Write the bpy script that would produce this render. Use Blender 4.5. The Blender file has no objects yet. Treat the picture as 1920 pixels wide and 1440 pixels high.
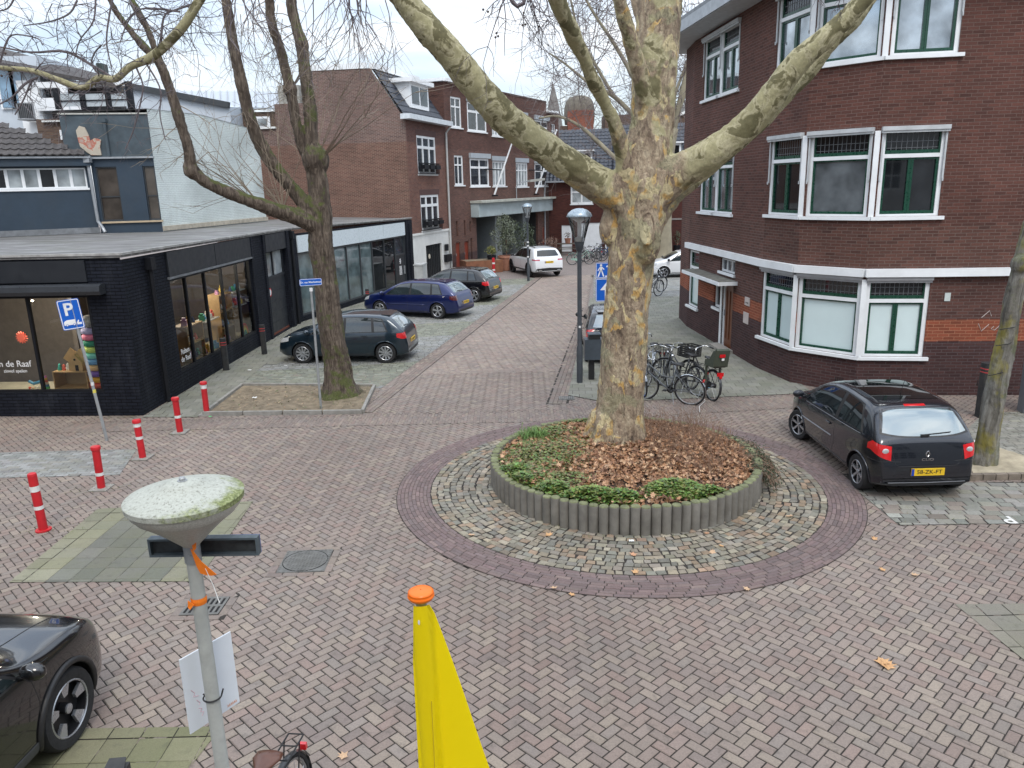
import bpy, bmesh, math, random
import numpy as np
from mathutils import Vector, Matrix
from mathutils.bvhtree import BVHTree
from math import radians as R, sin, cos, pi, sqrt, atan2
random.seed(7); RNG = np.random.default_rng(7)
sc = bpy.context.scene
COL = sc.collection

# ------------------------------------------------------------------ camera
H = 4.75                       # eye height above the square
FPX = 1440.0                   # focal length in pixels of the 1920 px wide photograph
_D = np.array([140, 5610, 1440.]); _D /= np.linalg.norm(_D)
_F = np.array([0, 0, 1.]) - _D[2]*_D; _F /= np.linalg.norm(_F)
_R = np.cross(_D, _F)
cam = bpy.data.cameras.new("camera"); camo = bpy.data.objects.new("camera", cam); COL.objects.link(camo)
cam.sensor_width = 36; cam.lens = 27; cam.clip_end = 2000; cam.clip_start = .05
M = Matrix(((_R[0], -_R[1], -_R[2], 0), (_F[0], -_F[1], -_F[2], 0), (-_D[0], _D[1], _D[2], H), (0, 0, 0, 1)))
camo.matrix_world = M
sc.camera = camo
sc.render.resolution_x, sc.render.resolution_y = 1024, 768

# ------------------------------------------------------------------ sky and sun (bright overcast)
SUN_EL, SUN_AZ = 52, 172
w = bpy.data.worlds.new("World"); sc.world = w; w.use_nodes = True
nt = w.node_tree; nt.nodes.clear()
out = nt.nodes.new('ShaderNodeOutputWorld'); bg = nt.nodes.new('ShaderNodeBackground')
sky = nt.nodes.new('ShaderNodeTexSky'); sky.sky_type = 'NISHITA'; sky.sun_disc = False
sky.sun_elevation = R(SUN_EL); sky.sun_rotation = R(SUN_AZ)
tc = nt.nodes.new('ShaderNodeTexCoord'); mp = nt.nodes.new('ShaderNodeMapping'); mp.inputs['Scale'].default_value = (1.2, 1.2, 4.5)
n1 = nt.nodes.new('ShaderNodeTexNoise'); n1.inputs['Scale'].default_value = 2.1; n1.inputs['Detail'].default_value = 7; n1.inputs['Roughness'].default_value = .55
n1.inputs['Distortion'].default_value = .25
rp = nt.nodes.new('ShaderNodeValToRGB'); rp.color_ramp.elements[0].position = .36; rp.color_ramp.elements[1].position = .62
rp.color_ramp.elements[0].color = (.35, .35, .35, 1); rp.color_ramp.elements[1].color = (1, 1, 1, 1)
n2 = nt.nodes.new('ShaderNodeTexNoise'); n2.inputs['Scale'].default_value = 3.4; n2.inputs['Detail'].default_value = 5
rp2 = nt.nodes.new('ShaderNodeValToRGB'); rp2.color_ramp.elements[0].position = .3; rp2.color_ramp.elements[1].position = .7
rp2.color_ramp.elements[0].color = (5.3, 6.1, 7.1, 1); rp2.color_ramp.elements[1].color = (8.3, 8.4, 8.5, 1)
mx = nt.nodes.new('ShaderNodeMixRGB')
L = nt.links.new
L(tc.outputs['Generated'], mp.inputs['Vector']); L(mp.outputs[0], n1.inputs['Vector']); L(mp.outputs[0], n2.inputs['Vector'])
L(n1.outputs['Fac'], rp.inputs[0]); L(n2.outputs['Fac'], rp2.inputs[0])
L(rp.outputs[0], mx.inputs[0]); L(sky.outputs[0], mx.inputs[1]); L(rp2.outputs[0], mx.inputs[2])
# an overcast sky is brighter overhead than at the horizon
sz = nt.nodes.new('ShaderNodeSeparateXYZ'); mr_ = nt.nodes.new('ShaderNodeMapRange'); mr_.inputs['From Min'].default_value = 0; mr_.inputs['From Max'].default_value = .9; mr_.inputs['To Min'].default_value = .80; mr_.inputs['To Max'].default_value = 2.3
L(tc.outputs['Generated'], sz.inputs[0]); L(sz.outputs['Z'], mr_.inputs['Value']); vm_ = nt.nodes.new('ShaderNodeVectorMath'); vm_.operation = 'SCALE'; L(mx.outputs[0], vm_.inputs[0]); L(mr_.outputs[0], vm_.inputs['Scale'])
L(vm_.outputs[0], bg.inputs[0]); bg.inputs[1].default_value = .115; L(bg.outputs[0], out.inputs[0])
sl = bpy.data.lights.new("sun", 'SUN'); sl.energy = 1.1; sl.angle = R(18); sl.color = (1, .94, .86)
so = bpy.data.objects.new("sun", sl); COL.objects.link(so)
# sun_rotation 0 = +Y, clockwise towards +X
sd = Vector((sin(R(SUN_AZ))*cos(R(SUN_EL)), cos(R(SUN_AZ))*cos(R(SUN_EL)), sin(R(SUN_EL))))
so.rotation_euler = sd.to_track_quat('Z', 'Y').to_euler(); so.location = (0, 0, 30)
sc.view_settings.view_transform = 'Standard'; sc.view_settings.look = 'None'
sc.view_settings.exposure = 0.45; sc.view_settings.gamma = 1

# ------------------------------------------------------------------ measuring helpers
def ray(px, py):
    v = np.array([px-960, py-720, FPX])/FPX
    return np.array([v@_R, v@_F, -(v@_D)])
def onwall(W, px, py):
    r = ray(px, py); n = np.array(W.n[:2]); t = (np.array(W.P[:2])@n)/(r[:2]@n); p = r[:2]*t; return float((p-np.array(W.P[:2]))@np.array(W.d[:2])), float(H+r[2]*t)
def G(px, py, h=0.0):
    r = ray(px, py); t = (h-H)/r[2]; return Vector((r[0]*t, r[1]*t, h))
def AY(px, py, Y):
    r = ray(px, py); t = Y/r[1]; return Vector((r[0]*t, Y, H+r[2]*t))
# ------------------------------------------------------------------ materials
def newmat(name):
    m = bpy.data.materials.new(name); m.use_nodes = True
    return m, m.node_tree, m.node_tree.nodes['Principled BSDF']
def nd(nt, typ, props=None, **inp):
    n = nt.nodes.new(typ)
    for k, v in (props or {}).items(): setattr(n, k, v)
    for k, v in inp.items():
        k = k.replace('_', ' ')
        s = n.inputs[int(k[1:])] if k[0] == 'i' and k[1:].isdigit() else n.inputs[k]
        if isinstance(v, bpy.types.NodeSocket): nt.links.new(v, s)
        else: s.default_value = v
    return n
def c4(c): return (c[0], c[1], c[2], 1)
def ramp(nt, fac, stops):
    r = nt.nodes.new('ShaderNodeValToRGB'); e = r.color_ramp.elements
    while len(e) < len(stops): e.new(.5)
    for i, (p, c) in enumerate(stops):
        e[i].position = p; e[i].color = c4(c) if not isinstance(c, (int, float)) else (c, c, c, 1)
    nt.links.new(fac, r.inputs[0]); return r.outputs[0]
def mixc(nt, fac, a, b, mode='MIX'):
    n = nt.nodes.new('ShaderNodeMixRGB'); n.blend_type = mode
    for i, v in enumerate((fac, a, b)):
        if isinstance(v, bpy.types.NodeSocket): nt.links.new(v, n.inputs[i])
        elif isinstance(v, (int, float)): n.inputs[i].default_value = v if i == 0 else (v, v, v, 1)
        else: n.inputs[i].default_value = c4(v)
    return n.outputs[0]
def noise(nt, scale, detail=4, rough=.5, vec=None, dist=0):
    n = nd(nt, 'ShaderNodeTexNoise', Scale=scale, Detail=detail, Roughness=rough, Distortion=dist)
    if vec is not None: nt.links.new(vec, n.inputs['Vector'])
    return n.outputs['Fac']
def objco(nt): return nt.nodes.new('ShaderNodeTexCoord').outputs['Object']
def wpos(nt): return nt.nodes.new('ShaderNodeNewGeometry').outputs['Position']
def setin(b, k, v, nt):
    if isinstance(v, bpy.types.NodeSocket): nt.links.new(v, b.inputs[k])
    else: b.inputs[k].default_value = v
def bump(nt, b, h, strength=.4, dist=.01):
    n = nd(nt, 'ShaderNodeBump', Strength=strength, Distance=dist, Height=h); nt.links.new(n.outputs[0], b.inputs['Normal'])
_plain = {}
def plain(name, col, rough=.6, metal=0, var=.12, vs=6, bmp=0, spec=.5, coat=0, dirt=0):
    if name in _plain: return _plain[name]
    m, nt, b = newmat(name); co = wpos(nt) if dirt else objco(nt)
    if var or dirt:
        f = noise(nt, vs, 5, .6, co)
        lo = tuple(c*(1-var) for c in col); hi = tuple(min(1, c*(1+var)) for c in col)
        c = ramp(nt, f, [(.3, lo), (.7, hi)])
        if dirt:
            d = ramp(nt, noise(nt, vs*.35, 6, .7, co), [(.45, 0.), (.75, dirt)])
            c = mixc(nt, d, c, (.09, .08, .06))
        nt.links.new(c, b.inputs['Base Color'])
        nt.links.new(ramp(nt, noise(nt, vs*3, 3, .5, co), [(.3, max(.02, rough-.08)), (.7, min(1, rough+.08))]), b.inputs['Roughness'])
    else:
        b.inputs['Base Color'].default_value = c4(col); b.inputs['Roughness'].default_value = rough
    b.inputs['Metallic'].default_value = metal; b.inputs['Specular IOR Level'].default_value = spec
    b.inputs['Coat Weight'].default_value = coat; b.inputs['Coat Roughness'].default_value = .04
    if bmp: bump(nt, b, noise(nt, vs*8, 4, .6, co), bmp, .01)
    _plain[name] = m; return m
def brick(name, c1, c2, mortar, dark=(.05, .03, .03), painted=False, bw=.215, rh=.0625, ms=.008, patch=None, split=None):
    """running-bond brickwork laid by UV in metres"""
    m, nt, b = newmat(name)
    uv = nt.nodes.new('ShaderNodeTexCoord').outputs['UV']
    bt = nd(nt, 'ShaderNodeTexBrick', {'offset': .5, 'squash': 1}, Vector=uv, Color1=c4(c1), Color2=c4(c2), Mortar=c4(mortar), Scale=1.0,
            Mortar_Size=ms, Mortar_Smooth=.25, Bias=-.1, Brick_Width=bw, Row_Height=rh)
    col = bt.outputs['Color']
    if not painted:
        # second brick lookup gives scattered darker burnt bricks
        b2 = nd(nt, 'ShaderNodeTexBrick', {'offset': .5}, Vector=uv, Color1=c4((1, 1, 1)), Color2=c4((.42, .42, .45)), Mortar=c4((1, 1, 1)), Scale=1.0,
                Mortar_Size=ms, Mortar_Smooth=.2, Bias=-.35, Brick_Width=bw, Row_Height=rh)
        mpn = nd(nt, 'ShaderNodeMapping', Vector=uv, Location=(bw*37, rh*118, 0)); nt.links.new(mpn.outputs[0], b2.inputs['Vector'])
        col = mixc(nt, .75, col, b2.outputs['Color'], 'MULTIPLY')
    big = ramp(nt, noise(nt, .55, 5, .6, uv), [(.3, .78), (.7, 1.15)])
    col = mixc(nt, 1.0, col, big, 'MULTIPLY')
    fine = ramp(nt, noise(nt, 30, 3, .6, uv), [(.3, .85), (.7, 1.1)])
    col = mixc(nt, 1.0, col, fine, 'MULTIPLY')
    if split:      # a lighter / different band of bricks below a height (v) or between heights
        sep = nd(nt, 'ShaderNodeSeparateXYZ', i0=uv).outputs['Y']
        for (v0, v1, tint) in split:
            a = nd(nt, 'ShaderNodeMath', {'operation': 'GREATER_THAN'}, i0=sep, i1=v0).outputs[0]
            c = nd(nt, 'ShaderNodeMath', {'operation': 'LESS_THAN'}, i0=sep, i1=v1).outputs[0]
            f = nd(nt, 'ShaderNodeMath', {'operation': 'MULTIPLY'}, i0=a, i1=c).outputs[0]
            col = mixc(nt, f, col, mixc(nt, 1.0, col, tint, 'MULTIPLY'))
    if painted:
        st = ramp(nt, noise(nt, 1.3, 6, .65, nd(nt, 'ShaderNodeMapping', Vector=uv, Scale=(2.2, .45, 1)).outputs[0]), [(.52, 0.), (.8, .35)])
        col = mixc(nt, st, col, patch or (.3, .3, .3))
    nt.links.new(col, b.inputs['Base Color'])
    b.inputs['Roughness'].default_value = .6 if painted else .85
    b.inputs['Specular IOR Level'].default_value = .12 if painted else .25
    hh = nd(nt, 'ShaderNodeMath', {'operation': 'SUBTRACT'}, i0=1.0, i1=bt.outputs['Fac']).outputs[0]
    bump(nt, b, mixc(nt, .25, hh, noise(nt, 60, 3, .6, uv)), 1.0 if painted else .8, .035 if painted else .014)
    return m
def glassy(name, col=(.02, .025, .03), rough=.03, spec=.8, wob=.0):
    m, nt, b = newmat(name); b.inputs['Roughness'].default_value = rough
    f = noise(nt, 1.7, 3, .5, objco(nt)); nt.links.new(ramp(nt, f, [(.3, tuple(c*.5 for c in col)), (.7, tuple(c*1.5 for c in col))]), b.inputs['Base Color'])
    b.inputs['Specular IOR Level'].default_value = spec
    if wob: bump(nt, b, noise(nt, 2.2, 2, .5, objco(nt)), wob, .02)
    return m
def clearglass(name, tint=(.9, .95, .95), mixf=.82, rough=.01):
    """a pane one can look through: transparent body with a Fresnel reflection"""
    m = bpy.data.materials.new(name); m.use_nodes = True; nt = m.node_tree; nt.nodes.clear()
    o = nd(nt, 'ShaderNodeOutputMaterial'); tr = nd(nt, 'ShaderNodeBsdfTransparent', Color=c4(tint)); gl = nd(nt, 'ShaderNodeBsdfGlossy', Roughness=rough)
    fr = nd(nt, 'ShaderNodeFresnel', IOR=1.55); f = nd(nt, 'ShaderNodeMath', {'operation': 'MULTIPLY_ADD', 'use_clamp': True}, i0=fr.outputs[0], i1=1.0, i2=1-mixf)
    mx = nd(nt, 'ShaderNodeMixShader', i0=f.outputs[0], i1=tr.outputs[0], i2=gl.outputs[0]); nt.links.new(mx.outputs[0], o.inputs[0]); return m
def attrmat(name, rough=.8, bmp=.45, stain=.35, stains=(.10, .09, .08), moss=0, mul=1.0, fs=55):
    """brick / stone colour stored per piece in the 'col' attribute, with grit and soiling on top"""
    m, nt, b = newmat(name); a = nd(nt, 'ShaderNodeAttribute', {'attribute_name': 'col'}).outputs['Color']; p = wpos(nt)
    c = mixc(nt, 1.0, a, ramp(nt, noise(nt, fs, 4, .7, p), [(.3, .78*mul), (.7, 1.15*mul)]), 'MULTIPLY')
    c = mixc(nt, ramp(nt, noise(nt, .8, 7, .65, p), [(.45, 0.), (.8, stain)]), c, stains)
    c = mixc(nt, ramp(nt, noise(nt, 9, 4, .6, p), [(.56, 0.), (.70, stain*1.1)]), c, tuple(x*.5 for x in stains))
    if moss: c = mixc(nt, ramp(nt, noise(nt, 1.4, 6, .7, p), [(.4, 0.), (.7, moss)]), c, (.13, .145, .06))
    nt.links.new(c, b.inputs['Base Color']); b.inputs['Roughness'].default_value = rough
    bump(nt, b, noise(nt, fs*1.6, 4, .7, p), bmp, .006)
    return m
# ------------------------------------------------------------------ object helpers
def tag(o, label=None, cat=None, group=None, kind=None):
    if label: o['label'] = label
    if cat: o['category'] = cat
    if group: o['group'] = group
    if kind: o['kind'] = kind
    return o
def thing(name, label, cat, loc=(0, 0, 0), rz=0, group=None, rx=0, ry=0):
    o = bpy.data.objects.new(name, None); COL.objects.link(o); o.location = loc; o.rotation_euler = (rx, ry, rz); o.empty_display_size = .2
    return tag(o, label, cat, group)
def top_of(o):
    while o.parent: o = o.parent
    return o
def kids(o): return [c for c in bpy.data.objects if c.parent is o]
def copy_tree(o, parent=None):
    c = o.copy(); COL.objects.link(c); c.parent = parent
    for k in kids(o): copy_tree(k, c)
    return c
class MB:
    def __init__(s): s.v = []; s.f = []; s.m = []; s.cm = 0; s.c = None
    def add(s, vs, fs, m=None):
        n = len(s.v); s.v += [tuple(p) for p in vs]; s.f += [tuple(i+n for i in f) for f in fs]; s.m += [s.cm if m is None else m]*len(fs)
    def box(s, c, d, rz=0, m=None, tilt=None):
        x, y, z = d[0]/2, d[1]/2, d[2]/2
        P = [Vector((a*x, b*y, e*z)) for a, b, e in ((-1,-1,-1),(1,-1,-1),(1,1,-1),(-1,1,-1),(-1,-1,1),(1,-1,1),(1,1,1),(-1,1,1))]
        if tilt is not None: P = [tilt @ p for p in P]
        if rz: q = Matrix.Rotation(rz, 3, 'Z'); P = [q @ p for p in P]
        c = Vector(c); s.add([p+c for p in P], [(0,3,2,1),(4,5,6,7),(0,1,5,4),(1,2,6,5),(2,3,7,6),(3,0,4,7)], m)
    def hexa(s, P, m=None): s.add(P, [(0,3,2,1),(4,5,6,7),(0,1,5,4),(1,2,6,5),(2,3,7,6),(3,0,4,7)], m)
    def beam(s, a, b, w, h=None, m=None, up=(0, 0, 1)):
        a, b = Vector(a), Vector(b); d = (b-a).normalized(); u = Vector(up)
        if abs(d.dot(u)) > .98: u = Vector((1, 0, 0))
        x = d.cross(u).normalized()*w/2; y = x.cross(d).normalized()*(h or w)/2
        s.hexa([a-x-y, a+x-y, b+x-y, b-x-y, a-x+y, a+x+y, b+x+y, b-x+y], m)
    def tube(s, P, r, seg=8, cap=True, m=None, closed=False):
        P = [Vector(p) for p in P]; n = len(P); rs = r if hasattr(r, '__len__') else [r]*n; base = len(s.v); up = None
        for i in range(n):
            if closed: t = P[(i+1) % n]-P[i-1]
            else: t = P[min(i+1, n-1)]-P[max(i-1, 0)]
            t.normalize()
            if up is None:
                up = Vector((0, 0, 1)) if abs(t.z) < .9 else Vector((1, 0, 0))
            x = t.cross(up); x.normalize(); up = x.cross(t)
            for k in range(seg):
                a = 2*pi*k/seg; q = P[i]+(x*cos(a)+up*sin(a))*rs[i]; s.v.append((q.x, q.y, q.z))
        mm = s.cm if m is None else m; rng = n if closed else n-1
        for i in range(rng):
            j = (i+1) % n
            for k in range(seg):
                k2 = (k+1) % seg
                s.f.append((base+i*seg+k, base+i*seg+k2, base+j*seg+k2, base+j*seg+k)); s.m.append(mm)
        if cap and not closed:
            s.f.append(tuple(base+k for k in reversed(range(seg)))); s.m.append(mm)
            s.f.append(tuple(base+(n-1)*seg+k for k in range(seg))); s.m.append(mm)
    def lathe(s, prof, c=(0, 0, 0), seg=24, m=None, axis='Z', cap=True):
        base = len(s.v); c = Vector(c); mm = s.cm if m is None else m
        for (r, z) in prof:
            for k in range(seg):
                a = 2*pi*k/seg
                p = (r*cos(a), r*sin(a), z) if axis == 'Z' else ((r*cos(a), z, -r*sin(a)) if axis == 'Y' else (z, r*cos(a), r*sin(a)))
                s.v.append(tuple(c+Vector(p)))
        for i in range(len(prof)-1):
            for k in range(seg):
                k2 = (k+1) % seg; s.f.append((base+i*seg+k, base+i*seg+k2, base+(i+1)*seg+k2, base+(i+1)*seg+k)); s.m.append(mm)
        if cap:
            s.f.append(tuple(base+k for k in reversed(range(seg)))); s.m.append(mm)
            s.f.append(tuple(base+(len(prof)-1)*seg+k for k in range(seg))); s.m.append(mm)
    def ball(s, c, r, seg=10, rings=6, m=None):
        r = Vector(r) if hasattr(r, '__len__') else Vector((r, r, r)); c = Vector(c); base = len(s.v); mm = s.cm if m is None else m
        for i in range(rings+1):
            t = pi*i/rings
            for k in range(seg):
                a = 2*pi*k/seg; s.v.append((c.x+r.x*max(sin(t), .02)*cos(a), c.y+r.y*max(sin(t), .02)*sin(a), c.z-r.z*cos(t)))
        for i in range(rings):
            for k in range(seg):
                k2 = (k+1) % seg; s.f.append((base+i*seg+k, base+i*seg+k2, base+(i+1)*seg+k2, base+(i+1)*seg+k)); s.m.append(mm)
    def extrude(s, poly, off, m=None):
        """solid from a flat polygon (list of 3-D points) and an offset vector"""
        n = len(poly); off = Vector(off); A = [Vector(p) for p in poly]; B = [p+off for p in A]
        s.add(A+B, [tuple(reversed(range(n))), tuple(range(n, 2*n))]+[(i, (i+1) % n, n+(i+1) % n, n+i) for i in range(n)], m)
    def build(s, name, mats, parent=None, smooth=False, world=True, uv=True, col=None, fixn=False, angle=None):
        v = np.array(s.v, dtype=float).reshape(-1, 3); org = np.zeros(3); loc = None
        if parent is not None and world: org = np.array(top_of(parent).location)
        elif parent is None and world and len(v):
            org = np.array([(v[:, 0].min()+v[:, 0].max())/2, (v[:, 1].min()+v[:, 1].max())/2, v[:, 2].min()]); loc = org
        me = bpy.data.meshes.new(name); me.from_pydata((v-org).tolist(), [], s.f)
        for mt in (mats if isinstance(mats, (list, tuple)) else [mats]): me.materials.append(mt)
        if max(s.m or [0]) > 0: me.polygons.foreach_set('material_index', s.m)
        if fixn:
            bm = bmesh.new(); bm.from_mesh(me); bmesh.ops.recalc_face_normals(bm, faces=bm.faces); bm.to_mesh(me); bm.free()
        if smooth: me.polygons.foreach_set('use_smooth', [True]*len(me.polygons))
        if angle is not None:
            me.polygons.foreach_set('use_smooth', [True]*len(me.polygons))
            me.set_sharp_from_angle(angle=R(angle))
        if uv and len(me.polygons): set_uv(me, org)
        if col is not None:
            at = me.attributes.new('col', 'FLOAT_COLOR', 'POINT'); at.data.foreach_set('color', np.asarray(col, dtype=np.float32).ravel())
        o = bpy.data.objects.new(name, me); COL.objects.link(o)
        if parent is not None: o.parent = parent
        if loc is not None: o.location = loc
        return o
def set_uv(me, org):
    nl = len(me.loops); vi = np.zeros(nl, dtype=np.int32); me.loops.foreach_get('vertex_index', vi)
    co = np.zeros(len(me.vertices)*3); me.vertices.foreach_get('co', co); co = co.reshape(-1, 3)+org
    npoly = len(me.polygons); nr = np.zeros(npoly*3); me.polygons.foreach_get('normal', nr); nr = nr.reshape(-1, 3)
    lt = np.zeros(npoly, dtype=np.int32); me.polygons.foreach_get('loop_total', lt); pn = np.repeat(nr, lt, axis=0)
    c = co[vi]; nh = np.hypot(pn[:, 0], pn[:, 1]); flat = nh < .35; nhs = np.where(nh < 1e-6, 1, nh)
    tx, ty = -pn[:, 1]/nhs, pn[:, 0]/nhs
    u = np.where(flat, c[:, 0], c[:, 0]*tx+c[:, 1]*ty); v = np.where(flat, c[:, 1], c[:, 2]/nhs)
    uvl = me.uv_layers.new(name='uv'); uvl.data.foreach_set('uv', np.stack([u, v], 1).ravel())
class Wall:
    """vertical plane through P and Q; u runs P->Q, outward normal on the right-hand side of P->Q unless flip"""
    def __init__(s, P, Q, flip=False):
        s.P = Vector((P[0], P[1], 0)); q = Vector((Q[0], Q[1], 0)); s.L = (q-s.P).length; s.d = (q-s.P)/s.L
        s.n = Vector((s.d.y, -s.d.x, 0)); s.n = -s.n if flip else s.n
    def pt(s, u, z, o=0): return s.P+s.d*u+s.n*o+Vector((0, 0, z))
    def box(s, mb, u0, u1, z0, z1, o0, o1, m=None):
        p = s.pt; P = [p(u0, z0, o0), p(u1, z0, o0), p(u1, z0, o1), p(u0, z0, o1), p(u0, z1, o0), p(u1, z1, o0), p(u1, z1, o1), p(u0, z1, o1)]
        if s.d.cross(s.n).z < 0: P = [P[i] for i in (1, 0, 3, 2, 5, 4, 7, 6)]
        mb.hexa(P, m)
    def quad(s, mb, u0, u1, z0, z1, o, m=None):
        q = [s.pt(u0, z0, o), s.pt(u1, z0, o), s.pt(u1, z1, o), s.pt(u0, z1, o)]
        if s.d.cross(s.n).z > 0: q.reverse()
        mb.add(q, [(0, 1, 2, 3)], m)
    def wall(s, mb, u0, u1, z0, z1, holes=(), reveal=.18, m=None):
        us = sorted({u0, u1, *[min(max(h[i], u0), u1) for h in holes for i in (0, 1)]}); zs = sorted({z0, z1, *[min(max(h[i], z0), z1) for h in holes for i in (2, 3)]})
        for a, b in zip(us, us[1:]):
            for c, d in zip(zs, zs[1:]):
                cu, cz = (a+b)/2, (c+d)/2
                if any(h[0] < cu < h[1] and h[2] < cz < h[3] for h in holes): continue
                s.quad(mb, a, b, c, d, 0, m)
        for h in holes:
            a, b, c, d = h[:4]; p = s.pt; r = -reveal
            for q in ([p(a, c), p(a, d), p(a, d, r), p(a, c, r)], [p(b, d), p(b, c), p(b, c, r), p(b, d, r)],
                      [p(b, c), p(a, c), p(a, c, r), p(b, c, r)], [p(a, d), p(b, d), p(b, d, r), p(a, d, r)]):
                mb.add(q, [(0, 1, 2, 3)], m)
def window(W, root, u0, u1, z0, z1, frame, pane, cols=(.5,), rows=(), fw=.07, mw=.05, sill=None, name='window', o=-.06, depth=.07, ssill=.06, extra=None):
    """framed window set in a wall opening; cols / rows are fractions where the glazing bars stand"""
    f = MB(); a, b, c, d = u0, u1, z0, z1
    W.box(f, a, a+fw, c, d, o-depth, o); W.box(f, b-fw, b, c, d, o-depth, o)
    W.box(f, a+fw, b-fw, c, c+fw, o-depth, o); W.box(f, a+fw, b-fw, d-fw, d, o-depth, o)
    for r in rows:
        z = c+(d-c)*r; W.box(f, a+fw, b-fw, z-mw/2, z+mw/2, o-depth+.003, o-.003)
    for k in cols:
        if isinstance(k, tuple): k, r0, r1 = k
        else: r0, r1 = 0, 1
        u = a+(b-a)*k; W.box(f, u-mw/2, u+mw/2, max(c+fw, c+(d-c)*r0), min(d-fw, c+(d-c)*r1), o-depth+.006, o-.006)
    ob = f.build(name, frame, root)
    if pane is not None:
        g = MB(); W.quad(g, a+fw*.5, b-fw*.5, c+fw*.5, d-fw*.5, o-depth*.6); g.build('pane', pane, ob)
    if sill is not None:
        g = MB(); W.box(g, a-ssill, b+ssill, c-.07, c, -.1, .06); g.build('sill', sill, ob)
    return ob
def text_mesh(s, size, mat, loc, rot, parent=None, name='lettering', extrude=.002, align='CENTER', sx=1.0, bold=0):
    cu = bpy.data.curves.new(name, 'FONT'); cu.body = s; cu.size = size; cu.extrude = extrude; cu.align_x = align; cu.align_y = 'CENTER'; cu.resolution_u = 3; cu.offset = bold
    t = bpy.data.objects.new(name, cu); COL.objects.link(t); bpy.context.view_layer.update()
    me = bpy.data.meshes.new_from_object(t.evaluated_get(bpy.context.evaluated_depsgraph_get())); bpy.data.objects.remove(t); bpy.data.curves.remove(cu)
    me.materials.clear(); me.materials.append(mat)
    o = bpy.data.objects.new(name, me); COL.objects.link(o)
    m = Matrix.LocRotScale(Vector(loc), rot, Vector((sx, 1, 1)))
    me.transform(m)
    if parent is not None:
        o.parent = parent
    return o
def basis(x, z):
    """rotation whose local X is x and local Z is z"""
    x = Vector(x).normalized(); z = Vector(z).normalized(); y = z.cross(x).normalized(); x = y.cross(z)
    return Matrix(((x.x, y.x, z.x), (x.y, y.y, z.y), (x.z, y.z, z.z))).to_quaternion()
def spline(P, n):
    """Catmull-Rom through the rows of P (any width)"""
    P = np.array([list(p) for p in P], float); P = np.vstack([2*P[0]-P[1], P, 2*P[-1]-P[-2]]); out = []
    for t in np.linspace(0, len(P)-3-1e-6, n):
        i = int(t); f = t-i; a, b, c, d = P[i:i+4]
        out.append(.5*((2*b)+(-a+c)*f+(2*a-5*b+4*c-d)*f*f+(-a+3*b-3*c+d)*f**3))
    return np.array(out)
# ================================================================== GROUND
def inpoly(P, poly):
    x, y = P[:, 0], P[:, 1]; r = np.zeros(len(P), bool); n = len(poly)
    for i in range(n):
        x0, y0 = poly[i]; x1, y1 = poly[(i+1) % n]
        c = ((y0 > y) != (y1 > y)); r ^= c & (x < (x1-x0)*(y-y0)/(y1-y0+1e-12)+x0)
    return r
def clip(q, poly):
    """clip quad q by a convex counter-clockwise polygon"""
    out = [tuple(p) for p in q]; n = len(poly)
    for i in range(n):
        a, b = poly[i], poly[(i+1) % n]; inp = out; out = []
        if not inp: return []
        sd = lambda p: (b[0]-a[0])*(p[1]-a[1])-(b[1]-a[1])*(p[0]-a[0])
        for k in range(len(inp)):
            p, q2 = inp[k-1], inp[k]; sp, sq = sd(p), sd(q2)
            if sq >= 0:
                if sp < 0: t = sp/(sp-sq); out.append((p[0]+(q2[0]-p[0])*t, p[1]+(q2[1]-p[1])*t))
                out.append(q2)
            elif sp >= 0: t = sp/(sp-sq); out.append((p[0]+(q2[0]-p[0])*t, p[1]+(q2[1]-p[1])*t))
    return out
def ccw(poly):
    a = sum(poly[i][0]*poly[(i+1) % len(poly)][1]-poly[(i+1) % len(poly)][0]*poly[i][1] for i in range(len(poly)))
    return list(poly) if a > 0 else list(reversed(poly))
def herring(x0, x1, y0, y1, ang, W=.1, L=.205):
    W2 = L/2; cx, cy = (x0+x1)/2, (y0+y1)/2; rad = math.hypot(x1-x0, y1-y0)/2+.5; n = int(rad/W2)+3; qs = []
    for k in range(-n, n+1):
        for m in range(-n//2-2, n//2+3):
            ox, oy = k+4*(m), k
            if abs(ox+1) > n*1.0+3 and abs(ox) > n+3: continue
            qs.append((ox, oy, ox+2, oy+1)); qs.append((ox+3, oy, ox+4, oy+2))
    a = np.array(qs, float)*W2
    # pattern along k drifts in x, recentre by modulo so the field is square
    q = np.stack([a[:, [0, 1]], a[:, [2, 1]], a[:, [2, 3]], a[:, [0, 3]]], 1)
    c, s = cos(ang), sin(ang); q = np.stack([q[..., 0]*c-q[..., 1]*s+cx, q[..., 0]*s+q[..., 1]*c+cy], -1)
    ce = q.mean(1); k = (ce[:, 0] > x0-.2) & (ce[:, 0] < x1+.2) & (ce[:, 1] > y0-.2) & (ce[:, 1] < y1+.2)
    return q[k]
def rows(x0, x1, y0, y1, ang, L=.2, W=.1, off=.5, jit=0):
    cx, cy = (x0+x1)/2, (y0+y1)/2; rad = math.hypot(x1-x0, y1-y0)/2+.4; q = []
    j = -int(rad/W)-1
    while j*W < rad:
        x = -rad-L+((j % 2)*off*L)
        while x < rad:
            l = L*(1+random.uniform(-jit, jit)); q.append(((x, j*W), (x+l, j*W), (x+l, (j+1)*W), (x, (j+1)*W))); x += l
        j += 1
    q = np.array(q); c, s = cos(ang), sin(ang); q = np.stack([q[..., 0]*c-q[..., 1]*s+cx, q[..., 0]*s+q[..., 1]*c+cy], -1)
    ce = q.mean(1); k = (ce[:, 0] > x0-.3) & (ce[:, 0] < x1+.3) & (ce[:, 1] > y0-.3) & (ce[:, 1] < y1+.3)
    return q[k]
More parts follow.
